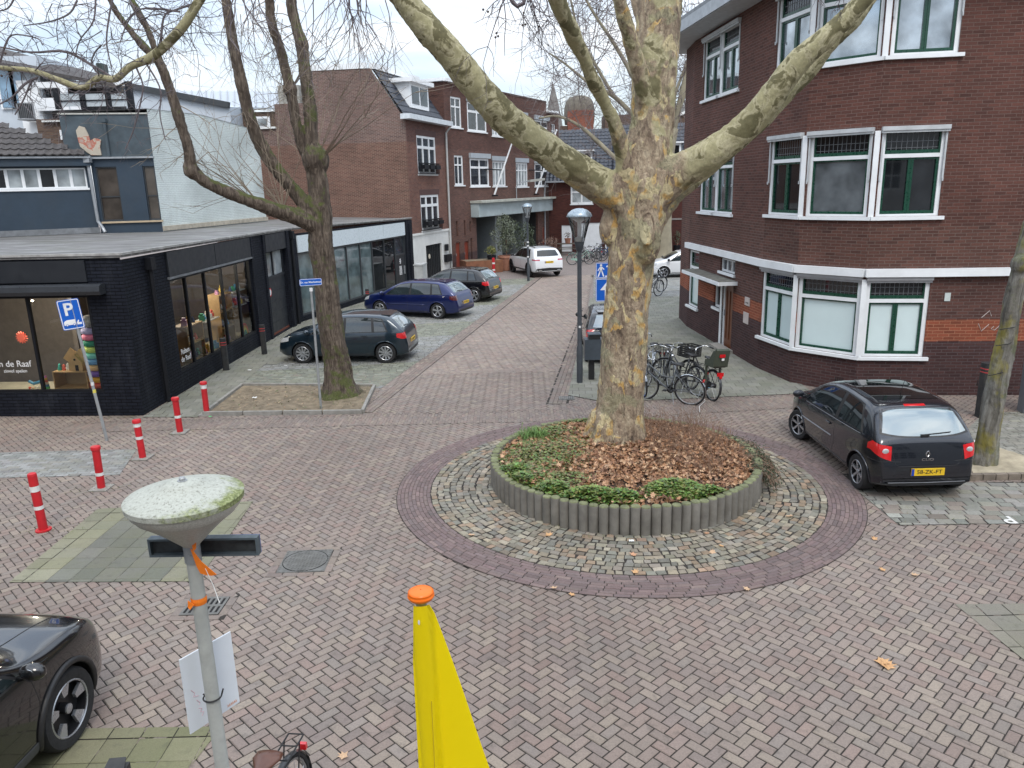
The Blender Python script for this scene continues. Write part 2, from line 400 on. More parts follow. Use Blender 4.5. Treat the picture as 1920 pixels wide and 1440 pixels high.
def sheet(poly, z, mb):
    n = len(mb.v); mb.add([(p[0], p[1], z) for p in ccw(poly)], [tuple(range(len(poly)))])
def pavers(name, quads, region, z, colf, mat, gap=.0065, bev=.007, joint=None, holes=(), dz=.0015, tilt=.0012, label=None, jm=None, jz=.008, wob=0):
    """region: convex polygon (metres) or None; every paver is a little block with worn edges over a sheet of joint sand"""
    ce = quads.mean(1); keep = np.ones(len(quads), bool); edge = np.zeros(len(quads), bool)
    if region is not None:
        reg = ccw(region); ins = np.ones(len(quads), bool)
        allin = np.all([inpoly(quads[:, i], reg) for i in range(4)], axis=0); anyin = np.any([inpoly(quads[:, i], reg) for i in range(4)], axis=0) | inpoly(ce, reg)
        keep = allin; edge = anyin & ~allin
    for h in holes:
        if callable(h): k = ~h(ce)
        else: k = ~inpoly(ce, h)
        keep &= k; edge &= k
    q = quads[keep]; n = len(q); c = q.mean(1, keepdims=True); d = q-c; ln = np.linalg.norm(d, axis=2, keepdims=True)
    if wob: d = d*(1+RNG.uniform(-wob, wob, (n, 4, 1)))
    outer = c+d*(1-gap/ln); inner = c+d*(1-(gap+bev)/ln*1.35)
    zz = z+RNG.uniform(-dz, dz, (n, 1))+RNG.uniform(-tilt, tilt, (n, 4))
    V = np.concatenate([np.concatenate([inner, zz[..., None]], 2), np.concatenate([outer, np.full((n, 4, 1), z-.005)], 2), np.concatenate([outer, np.full((n, 4, 1), z-.011)], 2)], 1)
    F = np.array([(0, 1, 2, 3), (4, 5, 1, 0), (5, 6, 2, 1), (6, 7, 3, 2), (7, 4, 0, 3), (8, 9, 5, 4), (9, 10, 6, 5), (10, 11, 7, 6), (11, 8, 4, 7)])
    faces = (F[None]+np.arange(n)[:, None, None]*12).reshape(-1, 4).tolist(); cols = np.repeat(colf(c[:, 0]), 12, axis=0); vs = V.reshape(-1, 3).tolist()
    ecol = []
    if edge.any():
        reg = ccw(region); qe = quads[edge]; cce = colf(qe.mean(1))
        for i in range(len(qe)):
            m = qe[i].mean(0); qq = m+(qe[i]-m)*(1-(gap+bev*.5)/np.linalg.norm(qe[i]-m, axis=1, keepdims=True)); p = clip(qq, reg)
            if len(p) > 2:
                b = len(vs); vs += [[a[0], a[1], z-.0005] for a in p]; faces.append(list(range(b, b+len(p)))); ecol += [cce[i]]*len(p)
    if ecol: cols = np.concatenate([cols, np.array(ecol)])
    mb = MB(); mb.v = [tuple(p) for p in vs]; mb.f = [tuple(f) for f in faces]; mb.m = [0]*len(mb.f)
    nb = len(mb.v)
    if joint is not None:
        for jp in joint: mb.cm = 1; sheet(jp, z-jz, mb); mb.cm = 0
    cols = np.concatenate([cols, np.tile([.05, .045, .04, 1], (len(mb.v)-nb, 1))])
    o = mb.build(name, [mat, jm or M_JOINT], None, col=cols); tag(o, None, None, kind='structure'); return o
def palette(cs, var=.12, fld=None):
    cs = np.array(cs)
    def f(c, dk=1.0):
        i = RNG.integers(0, len(cs), len(c)); k = cs[i]*(1+RNG.normal(0, var, (len(c), 1)))*(1+RNG.normal(0, var*.10, (len(c), 3)))
        if fld: k = fld(c, k)
        return np.concatenate([np.clip(k, .01, 1), np.ones((len(c), 1))], 1)
    return f
M_JOINT = plain('joint_sand', (.028, .023, .019), .95, var=.35, vs=9)
M_BRICKPAV = attrmat('clay_pavers', rough=.72, stain=.35)
M_STONE = attrmat('stone_setts', rough=.72, stain=.25, moss=.12)
M_TILE = attrmat('concrete_tiles', rough=.85, stain=.25, moss=.30, fs=90)
RED = [(a*.97, b*.925, c*.84) for a, b, c in [(.228, .184, .170), (.216, .178, .166), (.236, .198, .180), (.202, .168, .16), (.228, .190, .176), (.256, .218, .192), (.216, .188, .178), (.226, .174, .160)]]
# worn reddish-grey pavers with soft large patches
def fade(c, k):
    t = np.sin(c[:, :1]*.9+1.3)*np.sin(c[:, 1:2]*.55+.4)*.5+.5
    return k*(1+.10*(t-.5))+np.array([[.02, .02, .018]])*t
CX, CY = 1.77, 11.82
ring = lambda r: (lambda ce: np.hypot(ce[:, 0]-CX, ce[:, 1]-CY) < r)
base = MB()
sheet([(-150, -40), (150, -40), (150, 260), (-150, 260)], -.02, base)
M_FAR = None
m, nt_, b_ = newmat('far_paving'); p_ = wpos(nt_)
bt_ = nd(nt_, 'ShaderNodeTexBrick', {'offset': .5}, Vector=p_, Color1=c4((.26, .215, .195)), Color2=c4((.215, .18, .165)), Mortar=c4((.09, .075, .07)), Scale=1.0, Mortar_Size=.007, Brick_Width=.2, Row_Height=.1)
nt_.links.new(mixc(nt_, ramp(nt_, noise(nt_, .4, 6, .6, p_), [(.35, 0.), (.75, .4)]), bt_.outputs['Color'], (.17, .155, .14)), b_.inputs['Base Color']); b_.inputs['Roughness'].default_value = .85
o = base.build('ground', m); tag(o, kind='structure')
# main herringbone field: the square and the street, bricks at 45 degrees to the line of sight
q = herring(-12, 12, 3.2, 20, R(44))
pavers('street_paving', q, None, 0, palette(RED, .05, fade), M_BRICKPAV, gap=.0105, bev=.010, dz=.0025, joint=[[(-12.2, 3), (12.2, 3), (12.2, 20.2), (-12.2, 20.2)]], holes=[ring(3.6)])
q = herring(-3.6, 4.2, 20, 42, R(54))
pavers('street_paving', q, [(-3.0, 19.6), (1.6, 19.6), (4.6, 42), (1.5, 42)], .001, palette([tuple(x*1.1 for x in c) for c in RED], .07, fade), M_BRICKPAV, gap=.0085, joint=[[(-3.0, 19.6), (1.6, 19.6), (4.6, 42), (1.5, 42)]])
# course of bricks laid straight across the mouth of the street
reg = [(-9.6, 15.35), (1.2, 15.3), (1.2, 16.25), (-9.6, 16.1)]
pavers('crossing_band', rows(-9.6, 1.2, 15.2, 16.4, R(90), .2, .066), reg, .006, palette(RED, .07), M_BRICKPAV, gap=.0085, joint=[reg])
reg = [(1.2, 15.3), (7.2, 15.95), (7.2, 17.0), (1.2, 16.6)]
pavers('crossing_band', rows(1.2, 7.2, 15.2, 17.2, R(94), .2, .066), reg, .0065, palette(RED, .07), M_BRICKPAV, gap=.0085, joint=[reg], holes=[ring(3.6)])
# brick ring and cobble ring round the planter
qs = []; rr = 3.14
for k in range(9):
    r0, r1 = rr+k*.059, rr+(k+1)*.059; n = int(2*pi*r0/.205); a0 = random.random()
    for i in range(n):
        a, b = 2*pi*(i+a0)/n, 2*pi*(i+1+a0)/n
        qs.append([(CX+r0*cos(a), CY+r0*sin(a)), (CX+r0*cos(b), CY+r0*sin(b)), (CX+r1*cos(b), CY+r1*sin(b)), (CX+r1*cos(a), CY+r1*sin(a))])
circ = lambda r, n=96: [(CX+r*cos(2*pi*i/n), CY+r*sin(2*pi*i/n)) for i in range(n)]
pavers('brick_ring', np.array(qs), None, .011, palette([(.165, .115, .108), (.148, .105, .10), (.18, .13, .118), (.155, .115, .11)], .09), M_BRICKPAV, joint=[circ(3.68)], gap=.0065, bev=.008)
qs = []
for k in range(11):
    r0, r1 = 1.99+k*.1041, 1.99+(k+1)*.1041; a = random.random(); e = a+2*pi
    while a < e-.02:
        b = min(a+random.uniform(.085, .155)/r0, e); j = lambda: random.uniform(-.013, .013); o_ = random.uniform(-.012, .012) if 0 < k < 10 else 0
        qs.append([(CX+(r0+j()+o_)*cos(a+j()*.6), CY+(r0+j()+o_)*sin(a)), (CX+(r0+j()+o_)*cos(b+j()*.6), CY+(r0+j()+o_)*sin(b)), (CX+(r1+j()+o_)*cos(b), CY+(r1+j()+o_)*sin(b+j()*.6)), (CX+(r1+j()+o_)*cos(a), CY+(r1+j()+o_)*sin(a+j()*.6))]); a = b
STN = [(a*1.04, b*.98, c*.88) for a, b, c in [(.22, .205, .175), (.185, .18, .16), (.265, .235, .19), (.165, .165, .155), (.29, .27, .23), (.21, .18, .15), (.25, .19, .145), (.19, .19, .175), (.235, .22, .20), (.205, .195, .165)]]
pavers('cobble_ring', np.array(qs), None, .02, palette(STN, .14), M_STONE, joint=[circ(3.15)], gap=.011, bev=.016, dz=.005, tilt=.005, jz=.012)
# left-hand parking bays
GREY = [(.255, .255, .245), (.22, .225, .215), (.285, .285, .275), (.20, .20, .19), (.24, .235, .21)]
def stripe(c, k):     # greener pavers between the bays
    s = ((c[:, 1:2]-.17*c[:, :1]) % 6.4 < 2.6)
    return np.where(s, k*np.array([[.82, .84, .70]]), k)
reg = [(-3.25, 18.4), (1.45, 41.2), (-4.3, 40.5), (-7.4, 20.4), (-6.9, 18.9)]
pavers('parking_bay_paving', rows(-7.6, 1.6, 18.2, 41.6, R(-3), .21, .105, jit=.1), reg, .005, palette(GREY, .10, stripe), M_STONE, joint=[reg], gap=.007, dz=.003)
e = Vector((1.58+3.24, 41.5-16.3, 0)).normalized(); ex = Vector((e.y, -e.x, 0))
qs = []
for i in range(3):
    for k in range(int(25.8/.2)):
        a = Vector((-3.30, 16.3, 0))+e*(k*.2)+ex*(i*.1-.1); qs.append([a[:2], (a+ex*.1)[:2], (a+ex*.1+e*.2)[:2], (a+e*.2)[:2]])
pavers('gutter_course', np.array([[tuple(p) for p in q] for q in qs]), None, .012, palette([tuple(x*.95 for x in c) for c in RED], .08), M_BRICKPAV,
       joint=[[(-3.42, 16.3), (-3.1, 16.25), (1.78, 41.5), (1.46, 41.5)]])
e = Vector((2.9-1.05, 29-17.0, 0)).normalized(); ex = Vector((e.y, -e.x, 0)); qs = []
for i in range(4):
    for k in range(int(14/.2)):
        a = Vector((1.0, 16.6, 0))+e*(k*.2)+ex*(i*.1-.2); qs.append([a[:2], (a+ex*.1)[:2], (a+ex*.1+e*.2)[:2], (a+e*.2)[:2]])
pavers('gutter_course', np.array([[tuple(p) for p in q] for q in qs]), None, .009, palette([tuple(x*.85 for x in c) for c in RED], .08), M_BRICKPAV,
       joint=[[(.75, 16.6), (1.25, 16.55), (3.4, 30.5), (2.9, 30.5)]])
# pavement on the left beside the shop
TIL = [(.205, .20, .17), (.185, .185, .155), (.215, .212, .182)]
reg = [(-8.2, 16.35), (-6.95, 16.25), (-6.95, 18.9), (-7.05, 21.5), (-8.1, 21.8)]
pavers('pavement', rows(-8.6, -6.7, 16, 22, R(8), .3, .3), reg, .012, palette(TIL, .06), M_TILE, joint=[reg], gap=.004)
reg = [(-8.1, 21.6), (-6.7, 21.4), (-4.0, 40.0), (-4.85, 39.5), (-7.88, 28.6)]
pavers('pavement', rows(-8.4, -3.6, 21, 40.4, R(8), .3, .3), reg, .0125, palette(TIL, .07), M_TILE, joint=[reg], gap=.005)
# pavement in front of the door and bicycles on the right
reg = [(1.3, 17.3), (2.1, 16.62), (6.9, 16.95), (6.7, 18.1), (6.41, 19.6), (5.99, 25.8), (6.3, 33.0), (3.45, 33.0)]
q = rows(.9, 7.2, 16.2, 33.2, R(-4), .3, .3)
pavers('pavement', q, [(1.3, 17.3), (2.1, 16.62), (6.9, 16.95), (7.4, 33.0), (3.45, 33.0)], .016, palette(TIL, .07), M_TILE, joint=[[(1.3, 17.3), (2.1, 16.62), (6.9, 16.95), (7.4, 33.0), (3.45, 33.0)]], gap=.004)
# far bays and the little yard
reg = [(3.6, 33.0), (13, 33.0), (13, 42.0), (4.6, 42.0)]
pavers('parking_bay_paving', rows(3.6, 13, 33, 42, R(0), .21, .105), reg, .006, palette(GREY, .09), M_STONE, joint=[reg], gap=.007)
# grey paver strip by the red posts
reg = [(-10.6, 12.75), (-6.95, 12.75), (-7.3, 14.15), (-10.6, 14.15)]
pavers('parking_bay_paving', rows(-10.8, -6.7, 12.6, 14.3, R(2), .21, .105), reg, .007, palette(GREY, .09), M_STONE, joint=[reg], gap=.006)
# tile fields: by the round lamp, bottom left, bottom right
def tilecol(c, k):
    s = (c[:, :1] > -5.95) & (c[:, :1] < -4.75) | (c[:, :1] > -5.35) & (c[:, :1] < -4.45) & (c[:, 1:2] < 10.3)
    return np.where(s, k*np.array([[.66, .68, .74]]), k*np.array([[1.0, 1.0, .92]]))
TG = [(.215, .205, .15), (.195, .19, .145), (.23, .22, .17)]
reg = [(-6.50, 8.93), (-4.05, 8.83), (-4.16, 11.4), (-6.56, 11.25)]
pavers('tile_field', rows(-6.8, -3.9, 8.7, 11.6, R(-1.5), .3, .3, off=.0), reg, .008, palette(TG, .05, tilecol), M_TILE, joint=[reg], gap=.004)
reg = [(-6.2, 3.4), (-3.2, 3.4), (-2.75, 6.08), (-5.4, 6.12)]
pavers('tile_field', rows(-6.4, -2.5, 3.2, 6.3, R(0), .3, .3, off=.0), reg, .008, palette([(.18, .172, .095), (.165, .16, .09), (.195, .185, .11)], .05), M_TILE, joint=[reg], gap=.005)
reg = [(5.0, 7.85), (5.1, 6.7), (5.9, 5.6), (8.6, 5.6), (8.6, 7.75)]
pavers('tile_field', rows(4.8, 8.8, 5.4, 8.0, R(0), .3, .3, off=.0), reg, .008, palette([(.215, .195, .16), (.195, .18, .15)], .05), M_TILE, joint=[reg], gap=.005)
# right-hand bay with its white P, grey pavement beyond
reg = [(5.35, 12.0), (5.4, 9.95), (10.5, 9.8), (10.5, 11.35), (7.3, 11.45)]
pavers('parking_bay_paving', rows(5, 10.8, 9.6, 12.2, R(-6), .22, .16, jit=.25), reg, .009, palette([(.235, .225, .19), (.205, .205, .18), (.26, .25, .225), (.215, .185, .155)], .10), M_STONE, joint=[reg], gap=.009, bev=.01, dz=.003, wob=.04)
reg = [(8.45, 13.75), (8.75, 12.0), (14, 11.8), (14, 15.2), (9.7, 15.1)]
pavers('pavement', rows(8.2, 14, 11.6, 15.4, R(4), .21, .105, jit=.1), reg, .012, palette([(.24, .23, .195), (.21, .205, .175), (.26, .25, .22)], .09), M_STONE, joint=[reg], gap=.008, dz=.003)
mb = MB(); Lw = [(8.15, 14.4), (8.62, 12.6), (9.0, 11.2), (9.08, 11.22), (8.71, 12.62), (8.24, 14.42)]
sheet([Lw[0], Lw[1], Lw[4], Lw[5]], .0175, mb); sheet([Lw[1], Lw[2], Lw[3], Lw[4]], .0175, mb)
o = mb.build('road_marking', plain('marking_white', (.62, .61, .58), .8, var=.2, vs=14)); tag(o, kind='structure')
P0 = Vector((6.98, 10.02, .018))
t = text_mesh('P', .34, plain('marking_white', (.62, .61, .58), .8), (0, 0, 0), Matrix.Rotation(R(178), 3, 'Z').to_quaternion(), None, 'road_marking', .001, bold=.006); t.location = P0; tag(t, kind='structure')
# soil beds with kerbs
M_SOIL = plain('bed_soil', (.19, .15, .10), .95, var=.4, vs=5, bmp=.9)
def bed(poly, z, name, mat, bumpy=.03, n=46):
    xs = [p[0] for p in poly]; ys = [p[1] for p in poly]; x0, x1, y0, y1 = min(xs), max(xs), min(ys), max(ys); mb = MB(); a, b, c, d = [Vector((p[0], p[1], 0)) for p in poly]
    for i in range(n+1):
        for j in range(n+1):
            u, v = i/n, j/n; p = a*(1-u)*(1-v)+b*u*(1-v)+c*u*v+d*(1-u)*v; e = min(u, v, 1-u, 1-v)
            h = (sin(p.x*3.1)+cos(p.y*2.7+p.x))*bumpy*.4+random.uniform(-.5, .5)*bumpy*.5; mb.v.append((p.x, p.y, z+(h if e > 0 else 0)+min(e*8, 1)*bumpy*.6))
    for i in range(n):
        for j in range(n): mb.f.append((i*(n+1)+j, (i+1)*(n+1)+j, (i+1)*(n+1)+j+1, i*(n+1)+j+1)); mb.m.append(0)
    o = mb.build(name, mat, smooth=True); tag(o, kind='structure'); return o
pit = [(-6.85, 16.38), (-3.30, 16.22), (-3.42, 18.5), (-6.85, 18.95)]
bed(pit, .03, 'tree_bed_soil', M_SOIL)
M_KERB = plain('kerb_concrete', (.27, .26, .235), .85, var=.2, vs=8, bmp=.3, dirt=.4)
mb = MB()
for a, b in zip(pit, pit[1:]+pit[:1]):
    A = Vector((*a, .035)); B = Vector((*b, .035)); n = max(1, round((B-A).length/1.0))
    for i in range(n): mb.beam(A.lerp(B, i/n+.004), A.lerp(B, (i+1)/n-.004), .07, .11)
o = mb.build('tree_bed_kerb', M_KERB); tag(o, kind='structure')
sand = [(7.45, 11.60), (9.3, 11.5), (8.5, 13.2), (8.0, 13.1)]
bed(sand, .03, 'tree_bed_sand', plain('bed_sand', (.36, .31, .22), .95, var=.25, vs=5, bmp=.6), .03, 30)
mb = MB()
for k in range(11): x = 7.42+k*.2; mb.box((x, 11.56-.05*(k*.1), .04), (.19, .09, .12), rz=random.uniform(-.04, .04))
for k in range(7): p = Vector((7.38, 11.6, .03)).lerp(Vector((7.9, 13.0, .03)), k/6.5); mb.box(p, (.19, .08, .09), rz=R(70)+random.uniform(-.04, .04))
o = mb.build('tree_bed_kerb', plain('kerb_brick', (.20, .165, .13), .85, var=.3, vs=5, bmp=.4)); tag(o, kind='structure')
# ================================================================== BUILDINGS
WHITE = plain('white_paint', (.78, .80, .81), .4, var=.05, vs=3, dirt=.12)
OFFWHITE = plain('cream_paint', (.68, .685, .66), .45, var=.06, vs=3, dirt=.15)
GREEN = plain('green_paint', (.008, .055, .032), .3, var=.1)
BLACKP = plain('black_paint', (.010, .011, .014), .5, var=.15, spec=.25)
ANTH = plain('anthracite_panel', (.020, .023, .028), .45, var=.08, vs=2)
LEAD = plain('lead_flashing', (.16, .17, .18), .6, var=.3, vs=4)
ZINC = plain('zinc', (.33, .35, .37), .45, metal=.3, var=.15, vs=4)
GREYP = plain('grey_lintel', (.36, .40, .43), .6, var=.08, vs=2)
REDDOOR = plain('red_brown_door', (.20, .035, .018), .4, var=.15)
DARKIN = plain('dark_interior', (.012, .012, .013), .9)
GL = glassy('window_glass', (.035, .042, .05)); GLD = glassy('dark_window_glass', (.012, .014, .016)); GLC = glassy('curtained_glass', (.30, .33, .34), .08)
FILM = plain('frosted_film', (.62, .74, .74), .12, var=.04, vs=1.2, coat=.6)
GLS = glassy('sky_reflecting_glass', (.36, .40, .43), .02, 1.0); GLS.node_tree.nodes['Principled BSDF'].inputs['Metallic'].default_value = .75
GLM = glassy('room_reflecting_glass', (.20, .23, .25), .02, 1.0); GLM.node_tree.nodes['Principled BSDF'].inputs['Metallic'].default_value = .5
BR_R = brick('brick_right', (.132, .060, .046), (.094, .047, .038), (.15, .108, .09), rh=.07, bw=.23, split=[(1.23, 1.71, (2.2, 1.35, .95)), (-1, 1.23, (.62, .66, .80)), (1.71, 2.6, (.95, .95, 1.0)), (3.75, 30, (1.0, .92, .92))])
BR_G = brick('brick_gable', (.178, .100, .082), (.122, .074, .063), (.30, .25, .22), split=[(-1, 7.03, (1.0, .87, .78))], ms=.009)
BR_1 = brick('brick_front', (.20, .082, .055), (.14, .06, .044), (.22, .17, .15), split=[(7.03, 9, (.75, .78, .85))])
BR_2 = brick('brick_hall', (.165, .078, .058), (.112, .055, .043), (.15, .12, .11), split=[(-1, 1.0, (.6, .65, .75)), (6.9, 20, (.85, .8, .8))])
BR_B = brick('brick_back', (.105, .032, .024), (.072, .024, .021), (.06, .04, .035))
BR_K = brick('brick_black_paint', (.017, .020, .029), (.012, .014, .021), (.006, .007, .010), painted=True, patch=(.085, .09, .10), rh=.075, bw=.24, ms=.011)
BR_W = brick('brick_white_paint', (.70, .76, .74), (.67, .74, .71), (.56, .61, .60), painted=True, patch=(.48, .50, .46))
BR_D = brick('brick_dull', (.16, .10, .07), (.11, .07, .055), (.14, .12, .10))
# ---- corner building on the right
RV = [(5.99, 25.8), (6.41, 19.55), (6.72, 17.99), (7.77, 16.8), (9.15, 16.58), (16.5, 15.9)]
rb = thing('brick_building', 'dark brown brick corner building with green and white windows behind the dark hatchback', 'building', (9, 20, 0))
FW = [Wall(RV[i], RV[i+1]) for i in range(5)]
A, B_, C_, D_, E_ = FW
HA = [(.1, 1.12, .78, 2.60), (3.42, 4.3, 0, 1.9), (3.13, 4.35, 2.22, 2.60), (2.68, 3.28, 1.10, 1.88), (.95, 3.9, 3.86, 5.72), (.95, 3.95, 7.15, 8.85)]
HB = [(.06, 1.53, .88, 2.66), (.1, 1.50, 3.94, 5.72), (.1, 1.5, 7.15, 8.85)]
HD = [(.06, 1.36, .88, 2.66), (.1, 1.36, 3.94, 5.72), (.1, 1.5, 7.15, 8.85)]
HD[2] = (.1, 1.4, 7.15, 8.85)
mb = MB()
for W_, h in zip(FW, [HA, HB, HB, HD, []]): W_.wall(mb, 0, W_.L, 0, 9.02, h, .16)
bk = [(16.5, 27.5), (6.1, 27.5)]
pts = [Vector((*p, 0)) for p in [RV[5]]+bk+[RV[0]]]
for a, b in zip(pts, pts[1:]): Wall(a, b).wall(mb, 0, (b-a).length, 0, 9.02)
mb.build('wall', BR_R, rb)
mb = MB()      # white string course, mitred by extending each run a little
for i, W_ in enumerate(FW): W_.box(mb, -.06 if i == 0 else -.012, W_.L+.012, 2.66+.0007*i, 2.83+.0007*i, 0.002, .13+.0007*i)
A.box(mb, -.075, -.06, 2.663, 2.833, -.3, .13)
mb.build('string_course', WHITE, rb)
off = []
for i in range(6):     # overhanging eave outline
    n = (FW[max(i-1, 0)].n+FW[min(i, 4)].n).normalized(); off.append(Vector((*RV[i], 0))+n*(.75 if i else 1.0)+(Vector((0, .9, 0)) if i == 0 else Vector()))
poly = off+[Vector((17.3, 28.4, 0)), Vector((5.0, 28.4, 0))]
mb = MB(); mb.extrude([p+Vector((0, 0, 9.04)) for p in poly], (0, 0, .30)); mb.build('eave', ZINC, rb)
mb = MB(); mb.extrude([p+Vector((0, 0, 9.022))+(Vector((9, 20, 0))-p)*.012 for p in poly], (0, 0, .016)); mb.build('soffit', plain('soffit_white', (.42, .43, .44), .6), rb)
mb = MB(); mb.extrude([p*.96+Vector((.45, 1.0, 9.342)) for p in poly], (0, 0, .25)); mb.build('roof', LEAD, rb)
def rb_window(W, h, kind, lower, awn):
    """white frame, green casements, leaded top light"""
    u0, u1, z0, z1 = h; f = MB(); o = -.03; tr = z0+(z1-z0)*.70; fw = .085
    for a, b, c, d in ((u0, u0+fw, z0, z1), (u1-fw, u1, z0, z1), (u0+fw, u1-fw, z0, z0+.05), (u0+fw, u1-fw, z1-.06, z1), (u0+fw, u1-fw, tr-.04, tr+.04)): W.box(f, a, b, c, d, o-.1, o)
    ob = f.build('window', WHITE, rb)
    g = MB(); a, b = u0+fw, u1-fw
    def ring_(c0, c1, d0, d1, t): 
        W.box(g, c0, c0+t, d0, d1, o-.09, o-.03); W.box(g, c1-t, c1, d0, d1, o-.09, o-.03); W.box(g, c0+t, c1-t, d0, d0+t*1.3, o-.09, o-.03); W.box(g, c0+t, c1-t, d1-t*.8, d1, o-.09, o-.03)
    W.box(g, a, b, tr+.041, tr+.115, o-.09, o-.028)
    W.box(g, a, a+.03, tr+.115, z1-.06, o-.09, o-.03); W.box(g, b-.03, b, tr+.115, z1-.06, o-.09, o-.03)
    if kind == 'two': m = (a+b)/2; ring_(a+.002, m-.003, z0+.052, tr-.042, .05); ring_(m+.003, b-.002, z0+.052, tr-.042, .05)
    else: ring_(a+.002, b-.002, z0+.052, tr-.042, .04)
    g.build('casement', GREEN, ob)
    g = MB(); W.quad(g, a, b, z0+.05, tr-.03, o-.07); g.build('pane', lower, ob)
    g = MB(); W.quad(g, a, b, tr+.06, z1-.06, o-.07); g.build('top_light', GLD, ob)
    g = MB(); n = max(4, int((b-a)/.1))
    for k in range(1, n): u = a+.03+(b-a-.06)*k/n; W.box(g, u-.004, u+.004, tr+.115, z1-.06, o-.069, o-.062)
    for z in (tr+.16, tr+.29): W.box(g, a+.03, b-.03, z-.004, z+.004, o-.069, o-.060)
    g.build('leading', plain('lead_came', (.17, .18, .19), .5), ob)
    g = MB(); W.box(g, u0-.1, u1+.1, z0-.075, z0-.002, -.1, .075); g.build('sill', WHITE, ob)
    if awn:
        g = MB(); W.box(g, u0-.03, u1+.03, z1-.03, z1+.055, .004, .11); W.box(g, u0-.028, u1+.028, z1-.075, z1-.032, .02, .085)
        for u in (u0+.01, u1-.01): W.box(g, u-.018, u+.018, z0+(z1-z0)*.42, z1-.08, .003, .03); W.box(g, u-.012, u+.012, z0+(z1-z0)*.40, z0+(z1-z0)*.44, .03, .055)
        g.build('awning_cassette', plain('awning_grey', (.47, .49, .50), .4), ob)
for W_, hs, k in ((B_, HB, 'two'), (C_, HB, 'one'), (D_, HD, 'two')):
    rb_window(W_, hs[0], k, FILM, 0); rb_window(W_, hs[1], k, GLM if k == 'one' else GLD, 1); rb_window(W_, hs[2], k, GLS, 1)
    g = MB(); W_.box(g, hs[0][0]-.03, hs[0][1]+.03, 2.585, 2.655, .003, .09); W_.box(g, hs[0][0]-.02, hs[0][1]+.02, 2.53, 2.583, .003, .05); g.build('shutter_box', plain('shutter_grey', (.33, .33, .34), .5), rb)
for W_ in (B_, C_, D_):
    if W_ is not B_:
        for z0_, z1_ in ((.88, 2.6), (3.94, 5.7), (7.15, 8.85)): g = MB(); W_.box(g, -.055, .055, z0_, z1_, .004, .035); g.build('corner_post', WHITE, rb)
for h in (HA[4], HA[5]):
    m = (h[0]+h[1])/2
    rb_window(A, (h[0], m-.001, h[2], h[3]), 'two', GLS, 1); rb_window(A, (m+.001, h[1], h[2], h[3]), 'two', GLS, 1)
rb_window(A, HA[0], 'one', FILM, 0)
window(A, rb, 3.13, 4.35, 2.22, 2.60, WHITE, GL, cols=(.33, .66), fw=.05, mw=.05, sill=WHITE, name='window')
window(A, rb, 2.68, 3.28, 1.10, 1.88, WHITE, GLD, cols=(), fw=.06, sill=WHITE, name='window')
g = MB(); A.box(g, 1.1, 4.62, 1.96, 2.06, .003, .55); cn = g.build('door_canopy', WHITE, rb)
g = MB(); A.box(g, 1.13, 4.58, 2.061, 2.075, .01, .52); g.build('canopy_top', plain('mossy_felt', (.13, .125, .105), .9, var=.5, vs=9), cn)
g = MB(); A.box(g, 3.42, 4.3, .03, 1.9, -.13, -.08)
for u in (3.62, 3.86, 4.1): A.box(g, u-.035, u+.035, .3, 1.7, -.078, -.06)
d = g.build('door', plain('door_varnish', (.14, .045, .018), .35, var=.2), rb)
g = MB(); A.box(g, 3.52, 3.56, .95, 1.12, -.078, -.03); g.build('handle', ZINC, d)
g = MB(); A.box(g, 3.30, 3.42, 0, 1.92, -.1, .02); A.box(g, 3.42, 3.5, 0, 1.9, -.079, -.045); g.build('door_frame', WHITE, rb)
g = MB(); A.box(g, 3.3, 4.5, .005, .10, .003, .32); g.build('door_step', plain('step_stone', (.30, .28, .25), .8, dirt=.3), rb)
for (u, z, s1, s2) in ((5.25, 1.52, .34, .22), (5.2, 1.03, .36, .30)):
    g = MB(); A.box(g, u, u+s1, z, z+s2, .003, .02); g.build('name_plate', plain('plate_pink_stone', (.52, .45, .42), .5), rb)
text_mesh('arends', .075, BLACKP, A.pt(5.42, 1.6, .022)-rb.location, basis(A.d, A.n), rb, 'lettering', .001)
g = MB(); E_.box(g, .28, .40, 2.12, 2.30, .003, .015); g.build('notice', plain('notice_paper', (.5, .55, .53), .5), rb)
g = MB()
for k in range(4): E_.box(g, 1.19+k*.05, 1.205+k*.05, .22, .36, -.001, .004)
g.build('air_brick', DARKIN, rb); g = MB()
for k in range(4): C_.box(g, 1.12+k*.05, 1.14+k*.05, .2, .33, -.001, .004)
g.build('air_brick', DARKIN, rb)
g = MB(); gw = plain('graffiti_white', (.45, .38, .35), .8)
for P in ([(1.05, 1.62), (1.13, 1.45), (1.27, 1.60)], [(1.38, 1.56), (1.33, 1.5), (1.40, 1.47), (1.48, 1.55), (1.55, 1.68)], [(1.1, 1.75), (1.25, 1.9), (1.3, 1.78)]):
    g.tube([E_.pt(u, z, .004) for u, z in P], .009, 4)
g.build('graffiti', gw, rb)
g = MB(); g.box(E_.pt(5.2, 8.2, .12), (.05, .05, .05)); 
